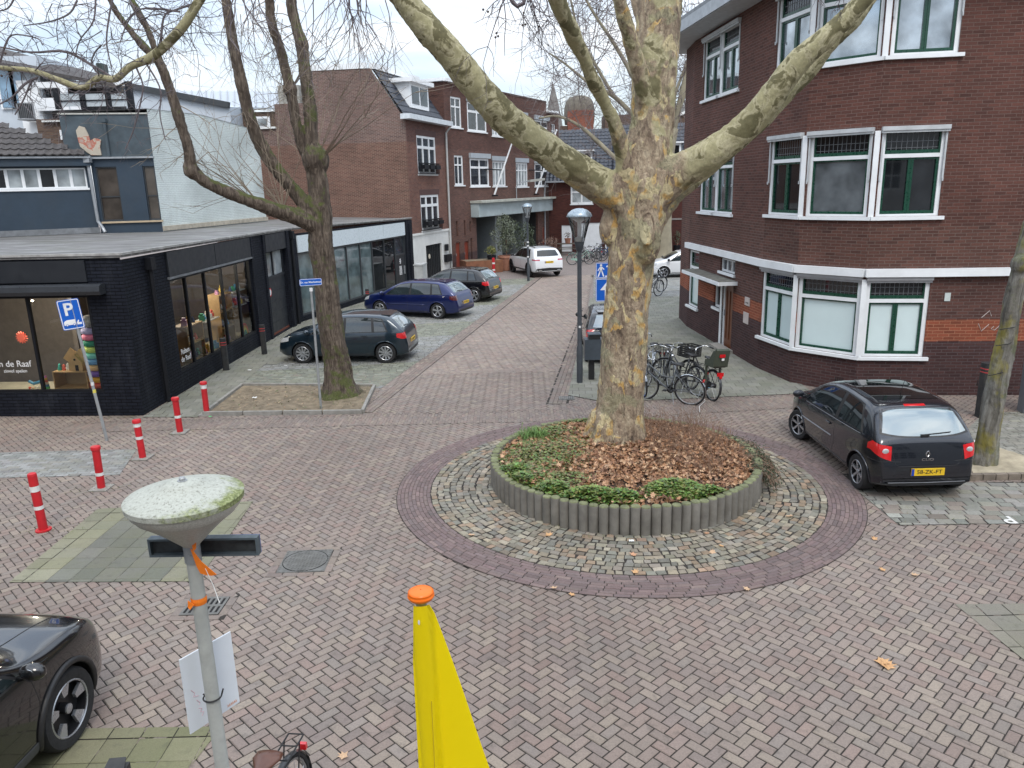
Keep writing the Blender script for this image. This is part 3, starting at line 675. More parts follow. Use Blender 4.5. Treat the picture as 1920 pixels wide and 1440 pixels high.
# ---- black painted shop
SL = Wall((-8.25, 16.5), (-7.9, 28.5)); SF = Wall((-14.0, 16.86), (-8.25, 16.5)); UF = SF.L; S2 = Wall((-7.9, 28.5), (-4.87, 39.4))
shop = thing('shop_building', 'single-storey black painted corner shop with toys in its windows and a flat felt roof', 'shop', (-9, 20, 0))
uf = lambda u: u+2.055     # my measuring origin on the front lies further right
mb = MB(); fr = (uf(-1.7), uf(2.88), .55, 2.72); SF.wall(mb, 0, UF, 0, 3.5, [fr], .2)
sw = (2.08, 7.55, .48, 2.79); dr = (9.0, 11.1, .03, 2.83); SL.wall(mb, 0, SL.L, 0, 3.45, [sw, dr], .2)
w0 = mb.build('wall', BR_K, shop)
for W_, u0_, u1_, z0_, z1_ in ((SF, uf(-1.9), uf(2.93), 3.0, 3.46), (SL, 2.03, 4.85, 2.85, 3.44), (SL, 4.88, 7.72, 2.85, 3.44), (SL, 9.0, 11.3, 2.86, 3.42)): mb = MB(); W_.box(mb, u0_, u1_, z0_, z1_, .003, .05); mb.build('fascia_board', ANTH, shop)
mb = MB(); SL.box(mb, 2.0, 7.75, 2.795, 2.845, .003, .07); mb.build('fascia_trim', LEAD, shop)
for W_, u in ((SL, 1.1), (SL, 11.75)): mb = MB(); mb.tube([W_.pt(u, .02, .07), W_.pt(u, 3.15, .07)], .055, 8); W_.box(mb, u-.11, u+.11, 3.13, 3.4, .003, .16); mb.build('downpipe', BLACKP, shop)
for u0_, u1_, d_ in ((7.62, 7.76, .07), (8.78, 8.95, .05), (11.12, 11.4, .09)): mb = MB(); SL.box(mb, u0_, u1_, 0, 3.44, .003, d_); mb.build('pilaster', BR_K, shop)
roofp = [SF.pt(0, 3.5, .05), SF.pt(UF, 3.5, .05)+Vector((.05, 0, 0)), SL.pt(12, 3.43, .05), S2.pt(11.31, 3.3, .05), Vector((-9.5, 40.2, 3.45)), Vector((-12, 35, 3.5)), Vector((-14, 28, 3.5)), Vector((-20, 26.5, 3.5)), Vector((-20, 17.2, 3.5))]
m_, n_, b__ = newmat('roof_felt'); p_ = wpos(n_); mpp = nd(n_, 'ShaderNodeMapping', Vector=p_, Scale=(.45, 2.6, 1), Rotation=(0, 0, R(-8)))
f1_ = noise(n_, 1.6, 6, .7, mpp.outputs[0]); n_.links.new(mixc(n_, ramp(n_, noise(n_, .5, 4, .6, p_), [(.5, 0.), (.7, .45)]), ramp(n_, f1_, [(.30, (.06, .058, .056)), (.46, (.14, .135, .13)), (.56, (.17, .165, .16)), (.68, (.36, .36, .36))]), (.10, .105, .07)), b__.inputs['Base Color'])
n_.links.new(ramp(n_, f1_, [(.35, .85), (.7, .3)]), b__.inputs['Roughness']); ROOFELT = m_
mb = MB(); mb.extrude(roofp, (0, 0, .05)); mb.build('roof', ROOFELT, shop, fixn=True)
RE = plain('roof_edge_trim', (.36, .355, .34), .7, var=.3, vs=5, dirt=.4); up_ = Vector((0, 0, .077))
for k_ in range(3): mb = MB(); mb.beam(roofp[k_]+up_+Vector((0, 0, .0006*k_)), roofp[k_+1]+up_+Vector((0, 0, .0006*k_)), .06, .05); mb.build('roof_edge', RE, shop)
# front shop window
gw_ = MB()
for u in (uf(-1.7), uf(1.43), uf(2.82)): SF.box(gw_, u, u+.06, .55, 2.72, -.1, -.02)
SF.box(gw_, uf(-1.64), uf(2.82), .55, .61, -.1, -.021); SF.box(gw_, uf(-1.64), uf(2.82), 2.66, 2.72, -.1, -.021)
ws = gw_.build('window', BLACKP, shop); SHOPGL = clearglass('shop_glass', mixf=1.0)
g = MB(); SF.quad(g, uf(-1.66), uf(2.84), .58, 2.69, -.06); g.build('pane', SHOPGL, ws)
WHT = plain('white_lettering', (.75, .75, .75), .5, var=0)
text_mesh('Ruben de Raaf', .20, WHT, SF.pt(uf(1.28), 1.20, -.05)-shop.location, basis(SF.d, SF.n), shop, 'lettering', .002, 'RIGHT')
text_mesh('zinvol spelen', .105, WHT, SF.pt(uf(1.16), 1.04, -.05)-shop.location, basis(SF.d, SF.n), shop, 'lettering', .002, 'RIGHT')
text_mesh('Ruben\nde Raaf', .19, WHT, SL.pt(2.55, .85, -.05)-shop.location, basis(SL.d, SL.n), shop, 'lettering', .002)
g = MB(); a, b = SF.pt(uf(-2.0), 2.85, .14), SF.pt(uf(3.3), 2.85, .14)
P_ = [(0, -.10), (.09, -.11), (.13, -.03), (.10, .08), (.03, .115), (-.12, .115), (-.12, -.10)]
g.extrude([a+SF.n*x+Vector((0, 0, z)) for x, z in P_], b-a); aw = g.build('awning_cassette', plain('awning_dark', (.04, .044, .05), .35, metal=.2), shop, fixn=True)
# side window frame and door
gw_ = MB()
for u in (2.08, 2.98, 4.14, 5.29, 6.44, 7.49): SL.box(gw_, u, u+.06, .48, 2.79, -.1, -.02)
SL.box(gw_, 2.14, 7.49, .48, .55, -.1, -.022); SL.box(gw_, 2.14, 7.49, 2.73, 2.79, -.1, -.022)
ws = gw_.build('window', BLACKP, shop); g = MB(); SL.quad(g, 2.1, 7.52, .5, 2.77, -.06); g.build('pane', SHOPGL, ws)
g = MB(); SL.box(g, 9.0, 11.1, .10, 1.93, -.16, -.11)
for z in (.45, .8, 1.15, 1.5): SL.box(g, 9.0, 11.1, z, z+.02, -.115, -.095)
SL.box(g, 9.0, 11.1, 1.93, 2.02, -.17, -.08)
for u in (9.0, 9.95, 11.02): SL.box(g, u, u+.08, 2.02, 2.83, -.17, -.1)
dd = g.build('door', ANTH, shop); g = MB(); SL.quad(g, 9.04, 11.06, 2.0, 2.81, -.15); g.build('pane', GLC, dd)
g = MB(); SL.box(g, 9.0, 11.1, .03, .1, -.2, -.10); g.build('threshold', plain('rust_board', (.14, .04, .02), .8), dd)
g = MB(); c = SL.pt(9.4, 1.50, -.108)
def disc(g, c, r, W, dz, n=24, sc2=1): g.extrude([c+W.d*(r*cos(2*pi*i/n))+Vector((0, 0, r*sc2*sin(2*pi*i/n))) for i in range(n)], W.n*dz)
disc(g, c, .15, SL, .01); rs = g.build('no_parking_sign', plain('sign_red', (.6, .03, .03), .4), dd, fixn=True); g = MB(); disc(g, c+SL.n*.01, .105, SL, .004); g.build('disc', plain('sign_white', (.75, .75, .75), .4), rs, fixn=True)
# shop interior shell and toys
g = MB(); I0, I1 = SF.pt(.2, .5, -.9), SF.pt(UF-.35, .5, -.9)
SF.box(g, uf(-1.8), uf(2.98), .50, .56, -1.0, -.1); SL.box(g, 1.9, 7.7, .42, .48, -1.0, -.1); g.build('display_floor', plain('display_cream', (.52, .48, .36), .6), shop)
g = MB(); SF.box(g, uf(-1.8), uf(2.98), .2, 3.1, -2.4, -2.3); SL.box(g, 1.8, 7.8, .2, 3.1, -2.4, -2.3); SF.box(g, uf(-1.8), uf(2.98), 2.9, 2.98, -2.3, -.1); SL.box(g, 1.9, 7.8, 2.96, 3.0, -2.3, -.1); SL.box(g, 7.7, 7.76, .3, 3, -2.3, -.1); SL.box(g, 1.9, 1.96, .3, 3, -1.1, -.1); SF.box(g, uf(2.95), uf(3.0), .3, 3, -1.1, -.1)
g.build('interior', plain('interior_wall', (.16, .135, .115), .9), shop)
PINE = plain('pine_wood', (.46, .30, .14), .55, var=.15, vs=4)
def block(name, label, cat, W, u0, u1, z0, z1, o0, o1, mt, grp=None, parts=None):
    g = MB(); W.box(g, u0, u1, z0, z1, o0, o1); o = g.build(name, mt); tag(o, label, cat, grp); return o
def shelf(W, u0, u1, z0, z1, label, shelves=2, o0=-.62, o1=-.2, name='wooden_shelf'):
    t = thing(name, label, 'shelf', tuple(W.pt((u0+u1)/2, z0, (o0+o1)/2)))
    g = MB(); W.box(g, u0, u0+.03, z0, z1, o0, o1); W.box(g, u1-.03, u1, z0, z1, o0, o1); g.build('side_panel', PINE, t)
    for k in range(shelves+1): g = MB(); z = z0+(z1-z0-.03)*k/shelves; W.box(g, u0+.03, u1-.03, z, z+.03, o0, o1); g.build('board', PINE, t)
    g = MB(); W.box(g, u0+.03, u1-.03, z0, z1, o0+.001, o0+.012); g.build('back_panel', plain('pine_back', (.40, .27, .14), .6), t); return t
shelf(SF, uf(1.62), uf(2.42), .57, .98, 'low open pine shelf under the toy house in the front shop window', 1)
cushc = [(.85, .12, .06), (.85, .42, .02), (.23, .12, .48), (.82, .50, .22), (.16, .40, .66), (.25, .75, .62), (.62, .78, .16), (.01, .28, .16), (.85, .22, .34), (.42, .40, .62)]
cn_ = ['red', 'amber', 'purple', 'peach', 'blue', 'mint', 'lime', 'dark green', 'pink', 'lilac']
for k, c in enumerate(cushc):
    g = MB(); z = .57+k*.138; g.lathe([(.15, z), (.205, z+.02), (.215, z+.068), (.205, z+.118), (.15, z+.136)], SF.pt(uf(2.60), 0, -.35), 24)
    o = g.build('play_cushion', plain('cushion_%d' % k, c, .7, var=.05), smooth=True, fixn=True); tag(o, '%s round play cushion in the colourful stack behind the shop window' % cn_[k], 'cushion', 'stacked round cushions in the shop window')
g = MB(); g.lathe([(.12, 0), (.18, .03), (.17, .2), (.10, .26)], SF.pt(uf(2.60), 1.96, -.35), 16); o = g.build('pouffe', plain('grey_fleece', (.38, .36, .33), .95, var=.35, vs=20, bmp=.6), smooth=True, fixn=True); tag(o, 'grey speckled pouffe on top of the round cushions', 'pouffe')
# toy house
th = thing('toy_house', 'wooden toy house with a pitched roof standing on the low pine shelf', 'toy', tuple(SF.pt(uf(2.15), .98, -.4)))
g = MB(); p = SF.pt; poly = [p(uf(2.0), .981, -.25), p(uf(2.32), .981, -.25), p(uf(2.32), 1.16, -.25), p(uf(2.16), 1.36, -.25), p(uf(2.0), 1.16, -.25)]; g.extrude(poly, SF.n*-.24); g.build('wall', PINE, th, fixn=True)
g = MB(); g.beam(p(uf(1.97), 1.15, -.36), p(uf(2.17), 1.39, -.36), .34, .02, up=(0, 1, 0)); g.build('roof', PINE, th); g = MB(); g.beam(p(uf(2.35), 1.15, -.36), p(uf(2.155), 1.39, -.36), .34, .02, up=(0, 1, 0)); g.build('roof', PINE, th)
g = MB(); g.box(p(uf(2.19), 1.05, -.247), (.07, .012, .13)); disc(g, p(uf(2.16), 1.24, -.249), .025, SF, .006, 10); g.build('opening', DARKIN, th)
for k, (u, z, s_, c, nm) in enumerate([(1.72, .98, .09, (.05, .45, .35), 'green'), (1.82, .98, .08, (.7, .12, .08), 'red'), (1.92, .98, .10, (.75, .72, .66), 'white')]):
    g = MB(); g.lathe([(s_*.5, 0), (s_*.55, s_*.5), (s_*.3, s_), (s_*.34, s_*1.3), (.01, s_*1.7)], p(uf(u), z, -.35), 12); o = g.build('toy_figure', plain('toy_%d' % k, c, .5), fixn=True, smooth=True); tag(o, 'small %s wooden figure beside the toy house on the low shelf' % nm, 'toy', 'small toys in the shop windows')
g = MB(); pts = []
for i in range(28): r = .14 if i % 2 else .09; a = 2*pi*i/28; pts.append(p(uf(.98)+r*cos(a), 1.75+r*sin(a), -.3))
g.extrude(pts, SF.n*-.03); o = g.build('sun_decoration', plain('toy_coral', (.8, .15, .10), .6), fixn=True); tag(o, 'coral red toy sun hanging in the front shop window', 'toy')
for k, (u, c, nm) in enumerate([(1.0, (.7, .1, .05), 'red'), (1.08, (.8, .55, .35), 'pale'), (1.18, (.75, .7, .6), 'cream'), (1.3, (.1, .35, .3), 'teal')]):
    g = MB(); g.ball(p(uf(u), .60, -.25), .03, 8, 6); o = g.build('wooden_ball', plain('ball_%d' % k, c, .5), smooth=True); tag(o, '%s wooden ball in the row on the front window floor' % nm, 'toy', 'wooden balls on the window floor')
g = MB(); c0 = p(uf(1.38), .57, -.3)
for k in range(6): g.lathe([(.055-.007*k, .0), (.055-.007*k, .045)], c0+Vector((0, 0, .05*k)), 10, m=k)
o = g.build('stacking_tower', [plain('toyst_%d' % i, c, .5) for i, c in enumerate([(.05, .3, .12), (.05, .2, .4), (.5, .45, .4), (.5, .1, .08), (.6, .35, .08), (.5, .1, .3)])]); tag(o, 'tall thin stacking tower toy beside the front window post', 'toy')
g = MB(); g.tube([p(uf(.9), .72, -.4), p(uf(1.0), .66, -.4), p(uf(1.15), .70, -.4), p(uf(1.3), .80, -.4)], .035, 8); o = g.build('toy_ramp', plain('toy_blue', (.05, .25, .42), .5)); tag(o, 'blue curved toy ramp on the front window floor', 'toy')
g = MB(); SF.box(g, uf(1.95), uf(2.2), 1.36, 1.62, -1.6, -1.3); SF.box(g, uf(2.22), uf(2.42), 1.3, 1.7, -1.7, -1.3, 1); o = g.build('game_boxes', [plain('box_brown', (.20, .14, .09), .7), plain('box_yellow', (.45, .30, .05), .7)]); tag(o, 'brown and yellow boxes stacked behind the toy house', 'boxes')
# side window displays
for k, (u0, u1, z1, nm) in enumerate([(3.1, 4.1, 1.45, 'first'), (5.35, 6.3, 1.95, 'tallest')]):
    shelf(SL, u0, u1, .49, z1, ('pine shelf with shoes and toys in the side shop window' if k == 0 else 'tall pine shelf standing in the middle of the side shop window'), 2 if k == 0 else 3)
g = MB(); SL.box(g, 4.25, 5.25, 1.35, 1.38, -.6, -.2); o = g.build('hanging_shelf', plain('white_shelf', (.5, .5, .48), .5)); tag(o, 'white shelf hanging in the side shop window', 'shelf')
tc_ = [(.6, .08, .05), (.1, .3, .5), (.7, .5, .1), (.6, .6, .58), (.1, .4, .25), (.5, .25, .4), (.75, .7, .6), (.05, .08, .2)]
tn_ = ['red', 'blue', 'yellow', 'white', 'green', 'mauve', 'cream', 'navy']
boards = [('lowest board of the first pine shelf', 3.2, 4.0, .52, 5), ('middle board of the first pine shelf', 3.2, 4.0, .97, 4), ('top of the first pine shelf', 3.2, 4.0, 1.45, 3), ('white hanging shelf', 4.35, 5.2, 1.38, 5), ('window floor under the white hanging shelf', 4.3, 5.2, .49, 5),
          ('lowest board of the tall pine shelf', 5.45, 6.2, .52, 4), ('second board of the tall pine shelf', 5.45, 6.2, 1.0, 4), ('third board of the tall pine shelf', 5.45, 6.2, 1.48, 3), ('top of the tall pine shelf', 5.45, 6.2, 1.95, 2), ('upper white shelf in the last pane', 6.55, 7.35, 1.9, 4), ('middle white shelf in the last pane', 6.55, 7.35, 1.45, 4)]
ords = ['first', 'second', 'third', 'fourth', 'fifth']; k = 0
for nm, u0, u1, z, n in boards:
    for j in range(n):
        s_ = random.uniform(.06, .11); u = u0+(u1-u0)*(j+.5)/n; g = MB(); sh = k % 3; nm2 = ('boxy', 'round', 'cone-shaped')[sh]
        if sh == 0: g.box(SL.pt(u, z+s_*.7, -.36), (s_*1.4, s_*1.5, s_*1.4), rz=random.random()); g.box(SL.pt(u, z+s_*1.7, -.36), (s_*.8, s_*.9, s_*.6), rz=random.random())
        elif sh == 1: g.ball(SL.pt(u, z+s_*.8, -.36), s_*.8, 10, 7); g.ball(SL.pt(u, z+s_*1.9, -.36), s_*.5, 8, 6)
        else: g.lathe([(s_*.8, 0), (s_*.8, s_*.4), (s_*.3, s_*2.0), (.004, s_*2.3)], SL.pt(u, z, -.36), 12)
        o = g.build('toy', plain('side_toy_%d' % ((k*5) % 8), tc_[(k*5) % 8], .5)); tag(o, '%s %s toy, %s from the left on the %s' % (tn_[(k*5) % 8], nm2, ords[j], nm), 'toy', 'toys in the side shop window'); k += 1
for z, l in ((1.87, 'upper'), (1.42, 'middle')): g = MB(); SL.box(g, 6.5, 7.45, z, z+.03, -.6, -.2); o = g.build('wall_shelf', plain('white_shelf', (.5, .5, .48), .5)); tag(o, '%s white shelf in the last pane of the side shop window' % l, 'shelf')
g = MB()
for k, c in enumerate(range(5)):
    r = .30-.055*k; g.extrude([SL.pt(7.05+r*cos(a), .49+r*1.25*sin(a), -.2+.004*k) for a in np.linspace(0, pi, 16)], SL.n*-.03, m=k)
o = g.build('rainbow_toy', [plain('rb%d' % i, c, .5) for i, c in enumerate([(.65, .04, .04), (.75, .3, .03), (.7, .6, .1), (.05, .35, .2), (.05, .4, .5)])], fixn=True); tag(o, 'large wooden rainbow toy at the far end of the side shop window', 'toy')
g = MB(); SL.box(g, 2.15, 2.95, .49, .85, -.5, -.3); o = g.build('display_box', plain('cardboard', (.30, .14, .06), .7)); tag(o, 'brown display box behind the lettering in the side shop window', 'box')
# ---- glass-fronted shop next door
gs = thing('glass_fronted_shop', 'low shop with a grey glass front and white panels above it', 'shop', tuple(S2.pt(5, 0, 0)))
mb = MB(); S2.wall(mb, 0, 11.31, 0, 3.28, [(.3, 10.42, .22, 3.2)], .12); mb.build('wall', BR_K, gs)
for k in range(4): mb = MB(); a = .32+k*2.53; S2.box(mb, a, a+2.51, 2.58, 3.2, -.05, .035); mb.build('panel', plain('white_panel', (.60, .67, .70), .3, var=.03), gs)
FR = plain('frame_dark_grey', (.035, .04, .045), .4); mb = MB()
us = [.3, 1.6, 2.9, 4.2, 5.45, 6.65, 7.95, 9.2, 10.35]
for u in us: S2.box(mb, u, u+.07, .22 if u < 9.1 else .02, 2.57, -.11, -.02)
S2.box(mb, .37, 9.2, .22, .29, -.11, -.021); S2.box(mb, .37, 10.35, 2.50, 2.57, -.11, -.021); S2.box(mb, 9.27, 10.35, 1.64, 1.72, -.11, -.021)
gf = mb.build('window_frame', FR, gs)
for k, (a, b) in enumerate(zip(us[:7], us[1:8])):
    g = MB(); S2.quad(g, a+.04, b+.04, .25, 2.54, -.07); g.build('pane', glassy('film_glass', (.10, .135, .14), .05, .9) if k < 5 else GLD, gs)
g = MB(); S2.box(g, 9.27, 10.35, .02, 1.64, -.10, -.05); dd = g.build('door', ANTH, gs); g = MB(); S2.quad(g, 9.3, 10.33, 1.7, 2.52, -.08); g.build('top_light', GL, dd)
g = MB(); S2.box(g, 10.2, 10.25, .7, 1.1, -.05, .0); g.build('handle', ZINC, dd)
g = MB()
for k in range(8): S2.box(g, 9.65, 9.95, .70+k*.055, .732+k*.055, -.049, -.044)
for k, s_ in enumerate((.12, .18, .12)): S2.box(g, 9.8-s_/2, 9.8+s_/2, 1.24+k*.09, 1.30+k*.09, -.049, -.044)
g.build('door_lettering', WHT, dd)
g = MB(); S2.box(g, 10.5, 11.28, 0, 3.27, .003, .06); S2.box(g, 10.8, 10.9, 0, 3.1, .061, .13); g.build('pilaster', BR_K, gs)
# ---- blue rendered upper building, tower and white painted wall behind the shop roof
a_, b_2 = G(0, 445, 3.55), G(190, 437, 3.55); c_2 = Vector((-12.05, 27.39, 0)); e_2 = Vector((-10.85, 35.0, 0))
BW = Wall((a_.x, a_.y), (b_2.x, b_2.y)); TW = Wall((b_2.x, b_2.y), (c_2.x, c_2.y)); WW = Wall((c_2.x, c_2.y), (e_2.x, e_2.y))
BLUE = plain('blue_render', (.022, .040, .062), .55, var=.12, vs=2, dirt=.15); BLUE2 = plain('blue_plaster_worn', (.058, .078, .092), .8, var=.28, vs=2.2, bmp=.2)
bb = thing('blue_building', 'dark blue building with a strip of small white windows and a grey tiled roof', 'building', tuple(BW.pt(0, 3.55)))
mb = MB(); BW.wall(mb, -7, 2.92, 3.0, 6.0, [(-4.6, 2.78, 5.07, 5.72)], .1); mb.build('wall', BLUE, bb)
mb = MB(); BW.box(mb, -7, 2.95, 3.56, 3.75, .003, .06); mb.build('flashing', LEAD, bb)
mb = MB(); BW.box(mb, -7, 2.98, 5.78, 6.02, .003, .25); mb.build('fascia', BLUE, bb)
mb = MB(); BW.box(mb, -7, 3.0, 6.022, 6.10, -.02, .34); mb.build('gutter', ZINC, bb)
u = -4.6
for k in range(16):
    u0_ = -4.6+k*.4613; ob = window(BW, bb, u0_, u0_+.4603, 5.07, 5.72, WHITE, GLC if k % 3 != 1 else GLD, cols=(), fw=.045, o=-.01, sill=None)
mb = MB(); BW.box(mb, -4.7, 2.83, 5.0, 5.068, -.05, .05); mb.build('sill', WHITE, bb)
mb = MB(); q = BW.pt; mb.tube([q(2.9, 6.0, .2), q(2.9, 5.75, .14), q(2.93, 3.95, .12), q(3.05, 3.72, .18), q(3.1, 3.58, .25)], .055, 8); mb.box(q(2.9, 5.98, .2), (.2, .2, .2)); mb.build('downpipe', ZINC, bb)
def pantiles(mb, A0, du, dv, nu, nv, tw, tl, hgt=.05):
    """overlapping curved tiles; A0 lower left corner, du along the eave, dv up the slope (unit vectors)"""
    n = du.cross(dv).normalized(); n = n if n.z > 0 else -n
    for j in range(nv):
        k0, k1 = (nu(j) if callable(nu) else (0, nu))
        for i in range(k0, k1):
            o = A0+du*(i*tw)+dv*(j*tl); b = len(mb.v); jt = random.uniform(-.004, .004)
            pr = [(0, .35), (.25, 1), (.5, .35), (.75, 0), (1.02, .35)]
            for (x, h) in pr: q = o+du*(x*tw)+n*(h*hgt+.035+jt); mb.v.append(tuple(q))
            for (x, h) in pr: q = o+du*(x*tw)+dv*(tl*1.08)+n*(h*hgt+.004+jt); mb.v.append(tuple(q))
            for (x, h) in pr: q = o+du*(x*tw)+n*(h*hgt-.01+jt); mb.v.append(tuple(q))
            for k in range(4): mb.f.append((b+k, b+k+1, b+6+k, b+5+k)); mb.f.append((b+10+k, b+11+k, b+1+k, b+k)); mb.m += [0, 0]
TILE1 = plain('roof_tile_brown', (.062, .056, .055), .85, var=.4, vs=7, bmp=.3, dirt=.2); TILE2 = plain('roof_tile_slate', (.030, .035, .047), .35, var=.35, vs=5)
mb = MB(); dv = (BW.n*-1*cos(R(33))+Vector((0, 0, sin(R(33))))).normalized()
pantiles(mb, BW.pt(-7, 6.10, .38), BW.d, dv, lambda j: (0, max(1, int((9.95-j*.34*1.28)/.24))), 20, .24, .34, .045)
mb.build('roof', TILE1, bb)
mb = MB(); A0 = BW.pt(-7, 6.09, .36); E0 = BW.pt(2.98, 6.09, .36); A1 = A0+dv*6.8; mb.add([A0, E0, A0+BW.d*1.3+dv*6.8, A1], [(0, 1, 2, 3)]); mb.build('roof_deck', plain('deck_dark', (.02, .02, .02), .9), bb)
tw = thing('dark_blue_tower', 'dark blue rendered block with two tall brown windows beside the white painted wall', 'building', tuple(TW.pt(0, 3.55)))
mb = MB(); TW.wall(mb, 0.0, TW.L, 3.3, 6.0, [(.12, .80, 3.95, 5.74), (1.62, 2.0, 3.95, 5.74)], .12); TW.box(mb, .8, 1.62, 3.9, 5.76, .003, .05); mb.build('wall', BLUE, tw)
mb = MB(); TW.box(mb, -.75, TW.L-.01, 6.06, 7.42, -5.0, -.02); mb.build('upper_wall', BLUE2, tw)
mb = MB(); TW.box(mb, -.78, TW.L+.01, 7.422, 7.47, -5.0, .02); mb.build('coping', plain('coping_cream', (.42, .42, .38), .7), tw)
mb = MB(); TW.box(mb, -.05, TW.L+.02, 6.0, 6.058, -.04, .10); mb.build('gutter', ZINC, tw)
GLBR = glassy('brown_glass', (.06, .05, .042), .12, .6)
for a, b, c in ((.12, .80, (.97,)), (1.62, 2.0, ())): window(TW, tw, a, b, 3.95, 5.74, FR, GLBR, cols=(), rows=(.45,), fw=.04, mw=.04, o=-.03)
mb = MB(); TW.box(mb, .08, 2.05, 3.87, 3.93, -.05, .07); mb.build('sill', plain('sill_sand', (.42, .33, .22), .7), tw)
mb = MB(); mb.tube([TW.pt(.63, 7.22, .06), TW.pt(.63, 6.08, .06)], .05, 8); mb.box(TW.pt(.63, 7.22, .06), (.15, .15, .12)); mb.build('downpipe', BLUE2, tw)
mb = MB(); pl = [(-.72, 6.1), (-.75, 6.6), (-.72, 6.98), (-.6, 7.06), (-.42, 7.02), (-.33, 6.85), (-.36, 6.62), (-.18, 6.55), (-.02, 6.6), (.06, 6.52), (.02, 6.3), (.08, 6.09)]
pl = [onwall(TW, x, y) for x, y in ((147, 262), (143, 245), (149, 236), (159, 239), (166, 252), (170, 264), (178, 259), (190, 262), (188, 276), (191, 291), (172, 291), (163, 285), (151, 275))]
m_, n_, b__ = newmat('broken_plaster'); n_.links.new(ramp(n_, noise(n_, 3, 4, .6, wpos(n_)), [(.4, (.42, .37, .30)), (.5, (.46, .41, .33)), (.55, (.40, .12, .08)), (.62, (.42, .25, .2)), (.7, (.36, .35, .31))]), b__.inputs['Base Color']); b__.inputs['Roughness'].default_value = .95
mb.extrude([TW.pt(u, z, -.018) for u, z in pl], TW.n*.06); mb.build('broken_plaster', m_, tw, fixn=True)
ww = thing('white_painted_building', 'building with a blank white painted brick side wall rising behind the flat shop roof', 'building', tuple(WW.pt(4, 3.55)))
mb = MB(); WW.wall(mb, 0, 7.95, 3.2, 7.4)
mb.add([WW.pt(0, 7.4), WW.pt(7.95, 7.4), WW.pt(3.4, 7.68), WW.pt(0, 7.6)], [(0, 1, 2, 3)]); mb.build('wall', BR_W, ww)
mb = MB(); mb.add([WW.pt(0, 7.6, .02), WW.pt(3.4, 7.68, .02), WW.pt(7.95, 7.4, .02), WW.pt(7.95, 7.4, -4), WW.pt(3.4, 7.68, -4), WW.pt(0, 7.6, -4)], [(0, 1, 4, 5), (1, 2, 3, 4)]); mb.build('roof', LEAD, ww)
mb = MB(); WW.box(mb, 0, 7.95, 3.56, 3.72, .003, .08); mb.build('flashing', plain('flash_cream', (.40, .36, .29), .8, var=.3, vs=5), ww)
# ---- brick house with mansard roof (big blank gable)
P1 = (-4.87, 39.4); P2 = (-2.93, 45.8); GW = Wall((P1[0]-.989*10.5, P1[1]+.148*10.5), P1); HW = Wall(P1, P2)
hs = thing('mansard_house', 'brown brick house with a large blank gable, dark mansard roof and white dormer', 'house', (-5, 42, 0))
g0 = 10.5; ug = lambda u: g0-u
mb = MB(); pts = [(0, 7.85), (ug(6.65), 7.85), (ug(6.65), 9.0), (ug(4.7), 9.0), (ug(4.7), 10.45), (ug(1.6), 10.45), (ug(.02), 8.05), (g0, 8.05), (g0, 0), (0, 0)]
mb.add([GW.pt(u, z) for u, z in pts], [tuple(reversed(range(len(pts))))]); mb.extrude
mb.build('gable_wall', BR_G, hs, fixn=False)
hw = [(1.25, 3.78, 5.5, 7.4), (1.35, 3.88, 2.65, 4.45)]
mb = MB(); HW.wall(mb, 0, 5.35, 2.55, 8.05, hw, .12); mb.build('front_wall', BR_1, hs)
mb = MB(); HW.wall(mb, 0, 5.2, 0, 2.55, [(1.75, 4.0, 0.02, 1.85)], .15); HW.box(mb, -.02, 5.2, 2.45, 2.56, .003, .06); mb.build('plinth', OFFWHITE, hs)
g = MB(); HW.box(g, 1.75, 4.0, .02, 1.85, -.15, -.1)
for k in range(9): HW.box(g, 1.8+k*.25, 1.83+k*.25, .05, 1.8, -.1, -.07)
g.build('door', FR, hs); g = MB(); disc(g, HW.pt(2.3, 1.25, -.06), .13, HW, .01); g.build('door_sign', plain('sign_cream', (.55, .5, .4), .5), hs, fixn=True)
for h in hw:
    window(HW, hs, *h, WHITE, GL, cols=(.333, .667), rows=(.70,), fw=.12, mw=.14, sill=WHITE, o=-.03)
    g = MB(); HW.box(g, h[0]-.1, h[1]+.1, h[3]+.01, h[3]+.28, .003, .008); g.build('lintel', plain('soldier_course', (.08, .04, .035), .8), hs)
    g = MB(); 
    for k in range(22): uu = h[0]-.05+k*(h[1]-h[0]+.1)/21; HW.box(g, uu-.012, uu+.012, h[2]+.02, h[2]+.52, .12, .145)
    HW.box(g, h[0]-.07, h[1]+.07, h[2]+.52, h[2]+.56, .11, .155); HW.box(g, h[0]-.07, h[1]+.07, h[2], h[2]+.03, .0, .155); g.build('window_railing', BLACKP, hs)
    g = MB()
    for k in range(3): HW.box(g, h[0]+.15+k*.8, h[0]+.75+k*.8, h[2]+.25, h[2]+.45, .16, .32)
    g.build('flower_box', BLACKP, hs)
mb = MB(); HW.box(mb, -.35, 5.45, 8.06, 8.30, -.1, .42); GW.box(mb, g0-.0, g0+.4, 8.061, 8.299, -.3, .35); mb.build('gutter', plain('gutter_white', (.58, .62, .65), .4), hs)
mb = MB(); sl = Vector((0, 0, 2.4))-HW.n*1.65; slu = sl.normalized(); pantiles(mb, HW.pt(.02, 8.15, .0), HW.d, slu, 22, 8, .25, .36, .04)
mb.build('mansard_roof', TILE2, hs)
mb = MB(); mb.add([HW.pt(0, 8.1, .0), HW.pt(5.6, 8.1, .0), HW.pt(5.6, 10.5, -1.65), HW.pt(0, 10.5, -1.65)], [(0, 1, 2, 3)]); mb.build('roof_deck', bpy.data.materials['deck_dark'], hs)
